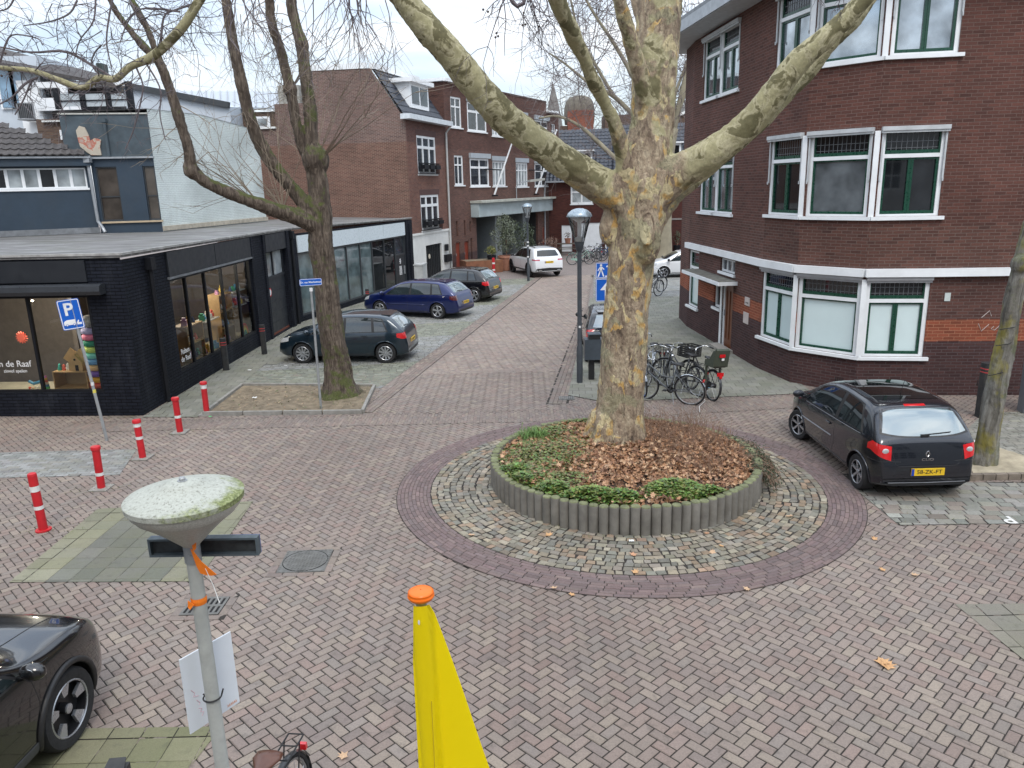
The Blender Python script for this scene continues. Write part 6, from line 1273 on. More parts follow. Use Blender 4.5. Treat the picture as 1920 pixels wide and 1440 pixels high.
# fallen leaves and litter on the paving
spots = [(1038, 1103), (1073, 1112), (1640, 1008), (1401, 1104), (1655, 1240), (1666, 1245), (1188, 1040), (1191, 1072), (1325, 1000), (1030, 1003), (884, 1003), (1352, 1023), (1715, 1075), (642, 1415), (1335, 1035), (1480, 968), (1140, 992), (1655, 1065)]
random.seed(11); LFL = ['on the brick ring below the planter', 'on the brick ring just right of another leaf', 'beyond the brick ring to the right, large', 'at the lower right edge of the brick ring', 'lying in front on the right, the larger of two', 'touching the large leaf on the right', 'on the cobbles straight below the planter', 'on the outer cobbles below the planter', 'on the cobbles right of centre below the planter', 'on the cobbles left of centre below the planter', 'on the cobbles left of the planter', 'on the cobbles at the lower right of the planter', 'on the herringbone paving at the far right', 'at the bottom edge left of the banner', 'on the cobbles under the right part of the posts', 'on the cobbles at the right of the planter', 'against the foot of the planter posts', 'on the paving below the parking bay']
for k, (x, y) in enumerate(spots):
    p = G(x, y, .03); s = random.uniform(.08, .13) if k not in (4, 5) else .17
    o = leafmesh([(p.x, p.y, .03 if math.hypot(p.x-CX, p.y-CY) < 3.7 else .014, s, random.uniform(0, 6), random.gauss(0, .15), random.gauss(0, .15), random.choice([(.52, .30, .14), (.48, .26, .15), (.5, .33, .2)]))], 'plane_leaf', LEAFM, curl=.5)
    o.location.x, o.location.y = p.x, p.y
    for v in o.data.vertices: pass
    tag(o, 'dry orange plane leaf '+LFL[k], 'leaf', 'single leaves lying on the paving')
it = []
for k in range(420):
    x, y = random.uniform(-6.7, -3.4), random.uniform(16.4, 18.6); it.append((x, y, .075, random.uniform(.02, .06), random.uniform(0, 6), random.gauss(0, .3), random.gauss(0, .3), random.choice([(.28, .19, .11), (.2, .14, .09), (.34, .26, .16), (.10, .12, .045)])))
leafmesh(it, 'leaf_litter', LEAFM, 'scattered leaf litter on the soil bed under the left tree', 'leaves')
it = []
for k in range(900):
    a = random.uniform(0, 6.28); r = abs(random.gauss(.5, .3)); x, y = -4.1+cos(a)*r, 17.75+sin(a)*r*.9-.1; it.append((x, y, .09, random.uniform(.03, .08), random.uniform(0, 6), random.gauss(0, 1.2), random.gauss(0, .4), random.choice([(.11, .13, .04), (.14, .15, .06), (.2, .17, .09)])))
leafmesh(it, 'bed_grass', GREENM, 'short grass round the foot of the left tree', 'grass', lobes=1)
it = []
for (x, y, sx, sy, n) in ((-7.0, 10.5, .35, .2, 160), (-6.95, 12.1, .35, .15, 160), (-6.95, 13.6, .3, .12, 120), (-6.9, 15.15, .4, .12, 160), (-8.6, 16.35, .6, .05, 160), (-7.9, 17.6, .08, .8, 100), (.6, 10.2, .15, .08, 40), (1.15, 9.8, .3, .05, 60), (7.7, 12.6, .35, .3, 240), (10.2, 14.9, .3, .12, 100), (5.9, 10.2, .5, .25, 90), (-3.0, 16.2, .3, .1, 40), (2.3, 9.8, .4, .04, 50)):
    for k in range(n): it.append((random.gauss(x, sx), random.gauss(y, sy), .025, random.uniform(.02, .06), random.uniform(0, 6), random.gauss(0, 1.3), random.gauss(0, .4), random.choice([(.10, .13, .03), (.15, .17, .05), (.17, .15, .07)])))
leafmesh(it, 'joint_weeds', GREENM, 'tiny weeds growing in the paving joints near posts and walls', 'weeds', lobes=1)
# ================================================================== CARS
def paint(name, col, metal=.4, rough=.28, dust=.12):
    m, nt, b = newmat(name); p = objco(nt); d = ramp(nt, noise(nt, 3, 6, .65, p), [(.45, 0.), (.8, dust)])
    nt.links.new(mixc(nt, d, col, tuple(min(1, c*.7+.03) for c in col)), b.inputs['Base Color']); b.inputs['Metallic'].default_value = metal; b.inputs['Roughness'].default_value = rough
    b.inputs['Coat Weight'].default_value = 1; b.inputs['Coat Roughness'].default_value = .035; return m
TYRE = plain('tyre_rubber', (.016, .016, .017), .85, var=.3, vs=9, bmp=.2); RIMS = plain('alloy_silver', (.42, .43, .45), .3, metal=.7, var=.05); RIMD = plain('alloy_dark', (.03, .03, .033), .35, metal=.5)
TRIM = plain('car_trim_black', (.014, .014, .015), .5, var=.1); TAIL = plain('tail_light_red', (.55, .012, .015), .12, var=.1, vs=12, coat=1); LAMPC = plain('lamp_clear', (.42, .43, .44), .08, var=.25, vs=14, coat=1)
PLATE = plain('number_plate_yellow', (.72, .47, .02), .4, var=.03); PLB = plain('plate_blue', (.01, .05, .35), .4, var=0); CHROME = plain('chrome', (.6, .61, .62), .12, metal=1, var=0)
CGL = glassy('car_glass', (.018, .026, .028), .02, 1.0, .05); TINT = glassy('car_glass_tinted', (.006, .007, .008), .03, .7)
m_, n_, b__ = newmat('rear_screen'); b__.inputs['Base Color'].default_value = (.10, .15, .16, 1); b__.inputs['Roughness'].default_value = .04; b__.inputs['Specular IOR Level'].default_value = 1; b__.inputs['Coat Weight'].default_value = 1; b__.inputs['Coat IOR'].default_value = 2.2; RSCR = m_
def interp(P, x): return np.interp(x, [p[0] for p in P], [p[1] for p in P])
def smoothp(P, n=60):
    x0, x1 = P[0][0], P[-1][0]; xs = np.linspace(x0, x1, n); y = interp(P, xs)
    for _ in range(3): y[1:-1] = (y[:-2]+2*y[1:-1]+y[2:])/4
    return list(zip(xs, y))
class Car:
    def __init__(s, name, label, loc, rz, P, mat, group='parked cars'):
        s.P = P; s.L, s.W = P['L'], P['W']; s.root = thing(name, label, 'car', loc, rz, group); s.mat = mat
        L_, hw = s.L, s.W/2
        s.top = smoothp(P['top'], 160); s.belt = smoothp(P['belt']); s.plan = smoothp(P['plan'], 80); zb = P.get('zb', .20)
        t = np.linspace(0, 1, 96); xs = L_*(.5-.5*np.cos(pi*t))*.55+L_*t*.45
        rows_ = []
        for x in xs:
            zt = float(interp(s.top, x)); zs = min(float(interp(s.belt, x)), zt-.012); w_ = float(interp(s.plan, x))*hw; h = zt-zs; t_ = min(1, max(0, (h-.03)/.16)); t_ = t_*t_*(3-2*t_)
            e = min(x, L_-x); zbb = zb+max(0, .12-e*.5)*.6; wr_ = w_*.955-P.get('tumble', .30)*h
            A_ = [(w_*.95, zs+h*.15+.004), (w_*.90, zs+h*.55+.004), (w_*.78, zt-.006), (w_*.5, zt), (w_*.25, zt), (0, zt)]
            B2 = [(w_*.955, zs+.02), (wr_+(w_*.955-wr_)*.35, zs+h*.62), (wr_*.985, zt-.055), (wr_*.86, zt-.012), (wr_*.5, zt+.006), (0, zt+.012)]
            up = [((1-t_)*a[0]+t_*b[0], (1-t_)*a[1]+t_*b[1]) for a, b in zip(A_, B2)]
            mid = zbb+(zs-zbb)*.5
            lo = [(0, zbb), (w_*.6, zbb), (w_*.93, zbb+.01), (w_*.975, zbb+.10), (w_*.995, mid-.08), (w_*1.0, mid+.06), (w_*.992, zs-.09), (w_*.965, zs-.008)]
            pts = np.array(lo+up); q = []
            for i in range(len(pts)-1):
                for k in range(3): q.append(pts[i]+(pts[i+1]-pts[i])*k/3)
            q.append(pts[-1]); rows_.append(q)
        Gd = np.array(rows_)
        for _ in range(P.get('sm', 2)): Gd[:, 1:-1] = (Gd[:, :-2]+2*Gd[:, 1:-1]+Gd[:, 2:])/4
        for _ in range(2): Gd[1:-1] = (Gd[:-2]+2*Gd[1:-1]+Gd[2:])/4
        nx, nv = Gd.shape[:2]; mb = MB(); X = xs-L_/2
        for sgn in (1, -1):
            for i in range(nx):
                for j in range(nv): mb.v.append((X[i], sgn*Gd[i, j, 0], Gd[i, j, 1]))
        N = nx*nv
        for i in range(nx-1):
            for j in range(nv-1):
                a, b, c, d = i*nv+j, (i+1)*nv+j, (i+1)*nv+j+1, i*nv+j+1; mb.f.append((a, b, c, d)); mb.f.append((N+d, N+c, N+b, N+a)); mb.m += [0, 0]
        for i, fl in ((0, 1), (nx-1, 0)):
            for j in range(nv-1):
                a, b, c, d = i*nv+j, i*nv+j+1, N+i*nv+j+1, N+i*nv+j; mb.f.append((a, b, c, d) if fl else (d, c, b, a)); mb.m.append(0)
        bm = bmesh.new(); o = mb.build('body', [mat, TRIM], s.root, world=False, smooth=True); bm.from_mesh(o.data); bmesh.ops.remove_doubles(bm, verts=bm.verts, dist=.0004); bmesh.ops.dissolve_degenerate(bm, dist=.0003, edges=bm.edges); bmesh.ops.recalc_face_normals(bm, faces=bm.faces); s.bvh = BVHTree.FromBMesh(bm); bm.to_mesh(o.data); bm.free()
        s.body = o; s.ax = [-L_/2+P['ro'], -L_/2+P['ro']+P['wb']]; wr = P['wr']; ra = wr+P.get('gap', .05)
        cut = MB(); cut.cm = 1
        for ax in s.ax:
            for sg in (1, -1): y0, y1 = sorted((sg*(hw+.2), sg*(hw-.27))); cut.lathe([(ra, y0), (ra, y1)], (ax, 0, wr), 40, axis='Y')
        co = cut.build('cut', [mat, TRIM], None, world=False, fixn=True); co.matrix_world = s.root.matrix_world; bpy.context.view_layer.update(); co.matrix_world = s.root.matrix_world.copy(); bpy.context.view_layer.update()
        realise(o, [('BOOLEAN', dict(operation='DIFFERENCE', object=co, solver='EXACT'))]); bpy.data.objects.remove(co)
        o.data.set_sharp_from_angle(angle=R(38))
        for ax in s.ax:      # wheel-arch lips
            for sg in (1, -1):
                pts = []
                for a in np.linspace(R(-12), R(192), 30):
                    x, z = ax+(ra+.004)*cos(a), wr+(ra+.004)*sin(a); h = s.bvh.ray_cast(Vector((x, sg*3, z)), Vector((0, -sg, 0)))
                    if h[0] is not None: pts.append(h[0]+Vector((0, sg*.002, 0)))
                mb = MB(); mb.tube(pts, P.get('lip', .016), 6); mb.build('wheel_arch', TRIM if P.get('lip', .016) > .02 else mat, s.root, world=False, smooth=True)
        for i, ax in enumerate(s.ax):
            for sg in (1, -1): s.wheel(ax, sg, P.get('steer', 0) if i else 0)
    def hit(s, o, d):
        h = s.bvh.ray_cast(Vector(o), Vector(d)); return h[0]
    def wheel(s, ax, sg, steer=0):
        P = s.P; wr = P['wr']; tw = .20; y0 = s.W/2-.02; t = thing_child('wheel', s.root)
        rr = wr*P.get('rim', .68)
        mb = MB(); mb.lathe([(rr, -tw), (wr*.93, -tw), (wr*.985, -tw+.03), (wr, -tw*.5), (wr*.985, -.03), (wr*.93, -.004), (rr+.02, .0), (rr, -.01)], seg=36, axis='Y', cap=False)
        M = Matrix.Translation((ax, sg*y0, wr)) @ Matrix.Rotation(steer, 4, 'Z') @ (Matrix.Rotation(0 if sg > 0 else pi, 4, 'Z'))
        def put(mb, name, mt, par, sm=True, **k):
            mb.v = [tuple(M @ Vector(v)) for v in mb.v]; o = mb.build(name, mt, par, world=False, angle=35, fixn=True); return o
        ty = put(mb, 'tyre', TYRE, None); ty.parent = s.root; bpy.data.objects.remove(t); ty.name = 'wheel'
        mb = MB(); mb.lathe([(rr, -.012), (rr*.93, -.02), (rr*.92, -.10), (rr*.3, -.11), (.01, -.11)], seg=36, axis='Y', cap=False); mb.lathe([(.001, -.03), (rr*.20, -.03), (rr*.20, -.10)], seg=16, axis='Y', cap=False)
        ro = put(mb, 'rim', RIMD, ty)
        n = P.get('spokes', 5); mb = MB(); st = P.get('sw', .055)
        for k in range(n):
            a = 2*pi*k/n+.3
            for da in ((-.13, .13) if P.get('twin') else (0,)):
                i0_ = P.get('inner', .12); A = Vector((cos(a+da*.4)*rr*i0_, -.028, sin(a+da*.4)*rr*i0_)); B = Vector((cos(a+da)*rr*.96, -.018, sin(a+da)*rr*.96)); d = (B-A).normalized(); sd = Vector((d.z, 0, -d.x)); w0, w1 = st*.6, st*P.get('flare', 1.0); e = Vector((0, -.03, 0))
                mb.hexa([A-sd*w0/2+e, A+sd*w0/2+e, B+sd*w1/2+e, B-sd*w1/2+e, A-sd*w0/2, A+sd*w0/2, B+sd*w1/2, B-sd*w1/2])
        mb.tube([Vector((cos(a)*rr*.97, -.012, sin(a)*rr*.97)) for a in np.linspace(0, 2*pi, 37)[:-1]], .009, 5, closed=True)
        mb.lathe([(rr*.17, -.04), (rr*.17, -.018), (rr*.08, -.012), (.002, -.012)], seg=16, axis='Y', cap=False)
        put(mb, 'spokes', P.get('rimmat', RIMS), ty)
    def patch(s, name, d, top, bot, mat, off=.004, nu=14, nv=5, par=None, skirt=.02, axis=None, both=False):
        """lay a thin shaped panel on the body: curves in (sideways, height) seen along horizontal direction d"""
        d = Vector(d).normalized(); side = Vector((-d.y, d.x, 0)) if axis is None else Vector(axis)
        if abs(side.x) > .9: side = Vector((1, 0, 0))
        if abs(side.y) > .9: side = Vector((0, 1, 0))
        def cv(c, t):
            k = np.linspace(0, 1, len(c)); return np.interp(t, k, [p[0] for p in c]), np.interp(t, k, [p[1] for p in c])
        mb = MB(); ok = np.zeros((nu+1, nv+1), bool)
        for i in range(nu+1):
            for j in range(nv+1):
                a, b = cv(bot, i/nu), cv(top, i/nu); t = j/nv; u, z = a[0]+(b[0]-a[0])*t, a[1]+(b[1]-a[1])*t
                h = s.hit(side*u-d*4+Vector((0, 0, z)), d); p = (h-d*off) if h is not None else None; ok[i, j] = p is not None; mb.v.append(tuple(p) if p is not None else (0, 0, 0))
        flip = side.cross(Vector((0, 0, 1))).dot(-d) < 0; n1 = nv+1
        for i in range(nu):
            for j in range(nv):
                if ok[i:i+2, j:j+2].all(): f = (i*n1+j, (i+1)*n1+j, (i+1)*n1+j+1, i*n1+j+1); mb.f.append(f[::-1] if flip else f); mb.m.append(0)
        if skirt and ok.all():
            loop = [i*n1 for i in range(nu)]+[nu*n1+j for j in range(nv)]+[i*n1+nv for i in range(nu, 0, -1)]+[j for j in range(nv, 0, -1)]; b = len(mb.v)
            for k in loop: v = Vector(mb.v[k])+d*skirt; mb.v.append(tuple(v))
            m = len(loop)
            for k in range(m): f = (loop[k], b+k, b+(k+1) % m, loop[(k+1) % m]); mb.f.append(f[::-1] if flip else f); mb.m.append(0)
        if not mb.f: return None
        return mb.build(name, mat, par or s.root, world=False, angle=40)
    def strip(s, name, d, pts, wd, mat, off=.002, par=None, axis=None, h=.004):
        """thin line (shut line, moulding) through (sideways, height) points"""
        d = Vector(d).normalized(); side = Vector((-d.y, d.x, 0))
        if abs(side.x) > .9: side = Vector((1, 0, 0))
        if abs(side.y) > .9: side = Vector((0, 1, 0))
        k = np.linspace(0, 1, len(pts)); q = []
        for t in np.linspace(0, 1, max(8, len(pts)*5)):
            u, z = np.interp(t, k, [p[0] for p in pts]), np.interp(t, k, [p[1] for p in pts]); hh = s.hit(side*u-d*4+Vector((0, 0, z)), d)
            if hh is not None: q.append(hh-d*off)
        if len(q) < 2: return
        mb = MB(); mb.tube(q, wd/2, 5); return mb.build(name, mat, par or s.root, world=False, smooth=True)
    def glass(s, sides, wins, apx, rear_mat=CGL):
        """side windows: wins = [(xb0, xb1, xt0, xt1)] in metres from the rear bumper"""
        X = lambda x: x-s.L/2; zt = lambda x: float(interp(s.top, x)); zb = lambda x: float(interp(s.belt, x))
        for sg in sides:
            x0, x1, t0, t1 = wins[0][0]-.05, wins[-1][1]+.06, wins[0][2]-.03, wins[-1][3]+.05
            n = 9; top = [(X(t0+(t1-t0)*k/n), zt(t0+(t1-t0)*k/n)-.075) for k in range(n+1)]; bot = [(X(x0+(x1-x0)*k/n), zb(x0+(x1-x0)*k/n)-.0) for k in range(n+1)]
            tr = s.patch('window_surround', (0, -sg, 0), top, bot, TRIM, .003, 26, 6)
            for (a, b, c, d) in wins:
                top = [(X(c+(d-c)*k/n), zt(c+(d-c)*k/n)-.095) for k in range(n+1)]; bot = [(X(a+(b-a)*k/n), zb(a+(b-a)*k/n)+.018) for k in range(n+1)]
                s.patch('side_window', (0, -sg, 0), top, bot, s.P.get('sideglass', CGL), .007, 12, 6)
    def screen(s, front, yb, yt, z0, z1, mat, name, crown=.03):
        d = (-1, 0, 0) if front else (1, 0, 0); ys = np.linspace(-1, 1, 9)
        top = [(y*yt, z1-crown*y*y) for y in ys]; bot = [(y*yb, z0+crown*.6*y*y) for y in ys]; return s.patch(name, d, top, bot, mat, .004, 18, 8)
    def handle(s, x, z, sg):
        h = s.hit((x-s.L/2, sg*3, z), (0, -sg, 0))
        if h is None: return
        mb = MB(); mb.box(h+Vector((0, sg*.018, 0)), (.17, .022, .028)); mb.build('door_handle', s.mat, s.root, world=False)
    def mirror(s, x, z, mat=None):
        for sg in (1, -1):
            h = s.hit((x-s.L/2, sg*3, z-.03), (0, -sg, 0)); 
            if h is None: continue
            c = h+Vector((.03, sg*.13, .06)); mb = MB(); mb.ball(c, (.07, .11, .075), 14, 8); mb.beam(h+Vector((.02, 0, .0)), c+Vector((0, -sg*.03, -.04)), .05, .03); o = mb.build('wing_mirror', mat or s.mat, s.root, world=False, smooth=True)
            mb = MB(); mb.lathe([(.001, -.058), (.055, -.058), (.055, -.05)], (0, 0, 0), 12, axis='X', cap=False); mb.v = [tuple(Vector(v)*1.0+c) for v in mb.v]; mb.build('mirror_glass', CHROME, o, world=False)
    def plate(s, text, z, rear=True, blue=True):
        sg = -1 if rear else 1; h = s.hit((sg*4, 0, z), (-sg, 0, 0)); mb = MB(); x = h.x+sg*.012; mb.box((x, 0, z), (.018, .52, .115)); pl_ = mb.build('number_plate', PLATE, s.root, world=False)
        mb = MB(); mb.box((x+sg*.0095, .238 if rear else -.238, z), (.002, .042, .113)); mb.build('country_band', PLB, pl_, world=False)
        text_mesh(text, .092, TRIM, (x+sg*.0105, .022*(-1 if rear else 1), z), basis((0, sg, 0), (sg, 0, 0)), pl_, 'lettering', .001, bold=.0006, sx=1.08)
        return h
    def seams(s, sg, xs, z0=.30):
        for x in xs:
            if isinstance(x, tuple): pts = [(a-s.L/2, b) for a, b in x]
            else: pts = [(x-s.L/2, z0), (x-s.L/2, float(interp(s.belt, x))-.01)]
            s.strip('shut_line', (0, -sg, 0), pts, .009, TRIM, -.002)
def thing_child(n, p): o = bpy.data.objects.new(n, None); COL.objects.link(o); o.parent = p; return o
def hatch(name, label, loc, rz, mat, L_=4.05, W_=1.78, Ht=1.45, wb=2.56, ro=.68, wr=.31, wins=None, text='H-184-RX', tail='side', top=None, door=(1.02, 2.0, 2.95), tmat=TAIL, rimk={}, belt=None, extra=None, both=False, tum=.30, roofm=None, mir=None):
    k = L_/4.05; kz = Ht/1.45
    top = top or [(0, .50), (.015, .60), (.04, .74), (.08, .90), (.14, 1.0), (.30, 1.15), (.48, 1.31), (.60, 1.375), (.9, 1.425), (1.4, 1.45), (1.9, 1.445), (2.35, 1.38), (2.75, 1.20), (3.05, 1.03), (3.25, .965), (3.6, .90), (3.85, .80), (3.97, .70), (4.03, .58), (4.05, .48)]
    belt = belt or [(0, .90), (.3, .955), (1, .94), (2, .915), (3.0, .885), (3.6, .82), (4.05, .6)]
    P = dict(L=L_, W=W_, top=[(x*k, z*kz) for x, z in top], belt=[(x*k, z*kz) for x, z in belt], plan=[(0, .80), (.06*k, .87), (.2*k, .94), (.6*k, .985), (1.4*k, 1.0), (2.8*k, 1.0), (3.4*k, .975), (3.75*k, .91), (3.95*k, .80), (4.05*k, .64)], wb=wb, ro=ro, wr=wr, tumble=tum, **rimk)
    c = Car(name, label, loc, rz, P, mat); X = lambda x: x*k-L_/2
    sides = (1, -1)
    c.glass(sides, [(a*k, b*k, e*k, d*k) for a, b, e, d in (wins or [(.62, .98, .78, 1.02), (1.06, 1.86, 1.09, 1.84), (1.94, 2.92, 1.92, 2.42)])], None)
    c.screen(True, .66*W_/1.78, .54*W_/1.78, .985*kz, 1.345*kz, CGL, 'windscreen', .02)
    c.screen(False, .64*W_/1.78, .52*W_/1.78, 1.02*kz, 1.335*kz, RSCR, 'rear_window', .02)
    c.strip('wiper', (1, 0, 0), [(-.05, 1.045*kz), (.34, 1.07*kz)], .02, TRIM, .02)
    hw = W_/2
    for sg in sides:
        c.seams(sg, [((door[0]*k+.05, .33), (door[0]*k+.22, .42), (door[0]*k+.10, .66), (door[0]*k, .94*kz)), door[1]*k, ((door[2]*k, .32), (door[2]*k+.05, .62), (door[2]*k+.03, .86*kz))])
        c.strip('sill_line', (0, -sg, 0), [(c.ax[0]+.42, .29), (c.ax[1]-.42, .29)], .02, TRIM, .0)
        if len(wins or [1, 1, 1]) > 2: c.handle(door[0]*k+.28, .84*kz, sg)
        c.handle(door[1]*k+.16, .82*kz, sg)
        if tail == 'side':
            dd = Vector((1, -sg*1.0, 0)).normalized(); ax = Vector((dd.y, -dd.x, 0)); ax = Vector((-sg*.7071, -.7071, 0)) if False else Vector((1, sg, 0)).normalized()
            # light wraps round the corner: coordinates run along the body diagonal
            c.tail(sg, tmat, kz)
        c.patch('headlight', (-1, -sg*.9, 0), [(sg*q, z) for q, z in HL(c, sg, kz, 1)], [(sg*q, z) for q, z in HL(c, sg, kz, 0)], LAMPC, .004, 8, 4, axis=(.9/1.345*-1*sg*-1, -1/1.345*1, 0) if False else None)
    c.plate(text, .60*kz if tail == 'side' else .8); c.mirror(3.0*k, .94*kz, mir)
    mb = MB(); z = .27; c.patch('lower_bumper', (1, 0, 0), [(y*hw*.62, .36) for y in (-1, 0, 1)], [(y*hw*.62, .235) for y in (-1, 0, 1)], TRIM, .003, 12, 3)
    c.strip('tailgate_line', (1, 0, 0), [(-.50*hw*1.25, .96*kz), (-.62*hw, .72*kz), (-.52*hw, .52*kz), (.52*hw, .52*kz), (.62*hw, .72*kz), (.50*hw*1.25, .96*kz)], .009, TRIM, -.002)
    h = c.hit((-4, 0, 1.395*kz), (1, 0, 0))
    if h is not None: mb = MB(); mb.extrude([(h.x+.16, -.52, 1.40*kz), (h.x+.16, .52, 1.40*kz), (h.x-.09, .46, 1.375*kz), (h.x-.09, -.46, 1.375*kz)], (0, 0, .022)); mb.build('roof_spoiler', mat, c.root, world=False, fixn=True)
    h = c.hit((-L_/2+1.0, 0, 3), (0, 0, -1)); mb = MB(); mb.tube([h, h+Vector((-.12, 0, .16))], .005, 4); mb.build('aerial', TRIM, c.root, world=False)
    c.patch('grille', (-1, 0, 0), [(y*hw*.55, .62*kz) for y in (-1, 0, 1)], [(y*hw*.6, .34) for y in (-1, 0, 1)], TRIM, .003, 12, 4)
    return c
def HL(c, sg, kz, top):
    # positions along the diagonal axis of the front corner
    hw = c.W/2; L2 = c.L/2
    return [(0, 0)]*2
def rear_y(rear): return .45-rear
def _tail(c, sg, mat, kz, z0=.74, z1=.93, rear=.22, side=.30, shape=None):
    """corner lamp built from two wrapped panels that share one shape"""
    hw = c.W/2; mb = MB(); n, m_ = 16, 6; pts = {}; L2 = c.L/2
    a0, a1 = atan2(hw*.0+rear_y(rear), .45), pi/2-atan2(max(.45-side, .02), .45)
    def at(t, z):        # rays fan out from a pivot inside the rear corner
        a = a0+(a1-a0)*t; d = Vector((-cos(a), sg*sin(a), 0)); return c.hit((-L2+.45, sg*(hw-.45), z), d), -d
    sh = shape or (lambda t: (z0+(.05*(t > .6))*(t-.6)/.4, z1-.03*t))
    for i in range(n+1):
        t = i/n; a, b = sh(t)
        for j in range(m_+1):
            z = (a+(b-a)*j/m_)*kz; h, d = at(t, z)
            if h is None: return
            mb.v.append(tuple(h-d*.006))
    for i in range(n):
        for j in range(m_): k = m_+1; f = (i*k+j, (i+1)*k+j, (i+1)*k+j+1, i*k+j+1); mb.f.append(f); mb.m.append(0)
    o = mb.build('tail_light', mat, c.root, world=False, smooth=True, fixn=False); return o
Car.tail = lambda s, sg, mat, kz: _tail(s, sg, mat, kz)
def _head(c, sg, kz, z0=.60, z1=.72, mat=None, inn=.40, out=.45):
    hw = c.W/2; mb = MB(); n, m_ = 14, 4; L2 = c.L/2
    a0, a1 = atan2(.45-inn*.75, .45), pi/2-.12
    for i in range(n+1):
        t = i/n
        for j in range(m_+1):
            z = (z0+(z1-z0)*(j/m_)*(.35+.65*min(1, t*3))+.09*t)*kz; a = a0+(a1-a0)*t; d = -Vector((cos(a), sg*sin(a), 0)); h = c.hit((L2-.45, sg*(hw-.45), z), -d)
            if h is None: return
            mb.v.append(tuple(h-d*.006))
    for i in range(n):
        for j in range(m_): k = m_+1; mb.f.append((i*k+j, (i+1)*k+j, (i+1)*k+j+1, i*k+j+1)); mb.m.append(0)
    return mb.build('headlight', mat or LAMPC, c.root, world=False, smooth=True)
PET = paint('paint_petrol', (.010, .025, .040), .5); NAVY = paint('paint_navy', (.004, .012, .088), .45, dust=.04); BLK = paint('paint_black', (.006, .006, .007), .3, .25, .05); WHI = paint('paint_white', (.66, .67, .68), .0, .3, .04); GRA = paint('paint_graphite', (.012, .015, .022), .5, .25, .04)
def hcar(*a, **k):
    c = hatch(*a, **k)
    for sg in (1, -1): _head(c, sg, k.get('Ht', 1.45)/1.45)
    return c
hd = R(174.5)
c1_ = hcar('parked_car', 'dark petrol hatchback parked nose-in behind the left tree', (-4.73, 22.13, 0), hd, PET, L_=4.06, W_=1.78, Ht=1.444, wb=2.56, rimk=dict(spokes=10, sw=.055, flare=1.1), text='J-938-TN')
c2_ = hcar('parked_car', 'dark blue metallic hatchback parked second from the tree', (-3.60, 29.85, 0), R(157), NAVY, L_=4.42, W_=1.755, Ht=1.465, wb=2.64, ro=.86, wr=.315, rimk=dict(spokes=5, sw=.07, flare=1.3), text='39-TB-KG', tmat=plain('tail_light_dark', (.10, .02, .02), .1, coat=1), door=(1.05, 2.0, 2.9))
c2_.strip('side_moulding', (0, -1, 0), [(-.80, .56), (.95, .55)], .03, NAVY, .004)
c3_ = hcar('parked_car', 'black hatchback with bright red tail lights parked beyond the dark blue one', (-2.36, 33.9, 0), R(157), BLK, L_=4.04, W_=1.735, Ht=1.476, wb=2.49, ro=.72, wr=.32, rimk=dict(spokes=5, twin=1, sw=.035), text='G-729-LV')
# white SUV
topS = [(0, .60), (.02, .75), (.05, .92), (.10, 1.08), (.2, 1.17), (.36, 1.36), (.50, 1.50), (.62, 1.575), (1.0, 1.61), (1.6, 1.64), (2.2, 1.62), (2.7, 1.50), (3.2, 1.22), (3.4, 1.13), (3.8, 1.08), (4.3, 1.02), (4.55, .92), (4.66, .78), (4.72, .60)]
P = dict(L=4.72, W=1.89, top=topS, belt=[(0, 1.02), (.4, 1.07), (2, 1.06), (3.3, 1.02), (4.2, .95), (4.72, .7)], plan=[(0, .84), (.08, .90), (.3, .965), (.9, 1), (3.6, 1), (4.2, .95), (4.5, .88), (4.72, .72)], wb=2.89, ro=.94, wr=.37, rim=.72, spokes=5, sw=.05, twin=1, rimmat=RIMD, lip=.03, zb=.28, sideglass=TINT, gap=.06)
s_ = Car('parked_car', 'white SUV with black wheels parked by the far lamp post', (1.42, 43.35, 0), R(109), P, WHI)
s_.glass((1, -1), [(.72, 1.15, .98, 1.2), (1.22, 2.05, 1.25, 2.02), (2.14, 3.2, 2.1, 2.72)], None); s_.screen(False, .66, .55, 1.17, 1.50, TINT, 'rear_window', .02); s_.screen(True, .70, .58, 1.14, 1.55, CGL, 'windscreen')
for sg in (1, -1):
    _tail(s_, sg, plain('tail_light_wine', (.35, .01, .04), .15, coat=1), 1, shape=lambda t: (.945+.02*t, 1.02+.015*t), rear=.40, side=.36); _head(s_, sg, 1.35); s_.seams(sg, [((1.35, .5), (1.28, .8), (1.2, 1.03)), 2.12, ((3.2, .45), (3.25, .9))], .5); s_.handle(1.5, .97, sg); s_.handle(2.35, .95, sg)
    s_.patch('cladding', (0, -sg, 0), [(s_.ax[0]+.42, .42), (s_.ax[1]-.42, .40)], [(s_.ax[0]+.42, .30), (s_.ax[1]-.42, .30)], TRIM, .006, 10, 3)
    mb = MB(); h = s_.hit((-4, sg*.55, .42), (1, 0, 0)); mb.box(h+Vector((-.02, 0, 0)), (.05, .20, .06)); mb.build('exhaust', CHROME, s_.root, world=False)
s_.patch('lower_bumper', (1, 0, 0), [(y*.80, .55-.03*abs(y)) for y in (-1, -.5, 0, .5, 1)], [(y*.78, .33) for y in (-1, 0, 1)], TRIM, .006, 16, 4); s_.plate('Z-518-BR', .86); s_.mirror(3.25, 1.06, TRIM)
mb = MB(); 
for x0 in (0,): 
    pts = []
    for sy in (-.5, .5):
        mb.tube([s_.hit((x-2.36, sy, 3), (0, 0, -1))+Vector((0, 0, .03)) for x in np.linspace(.9, 2.6, 8)], .018, 5)
mb.build('roof_rail', TRIM, s_.root, world=False)
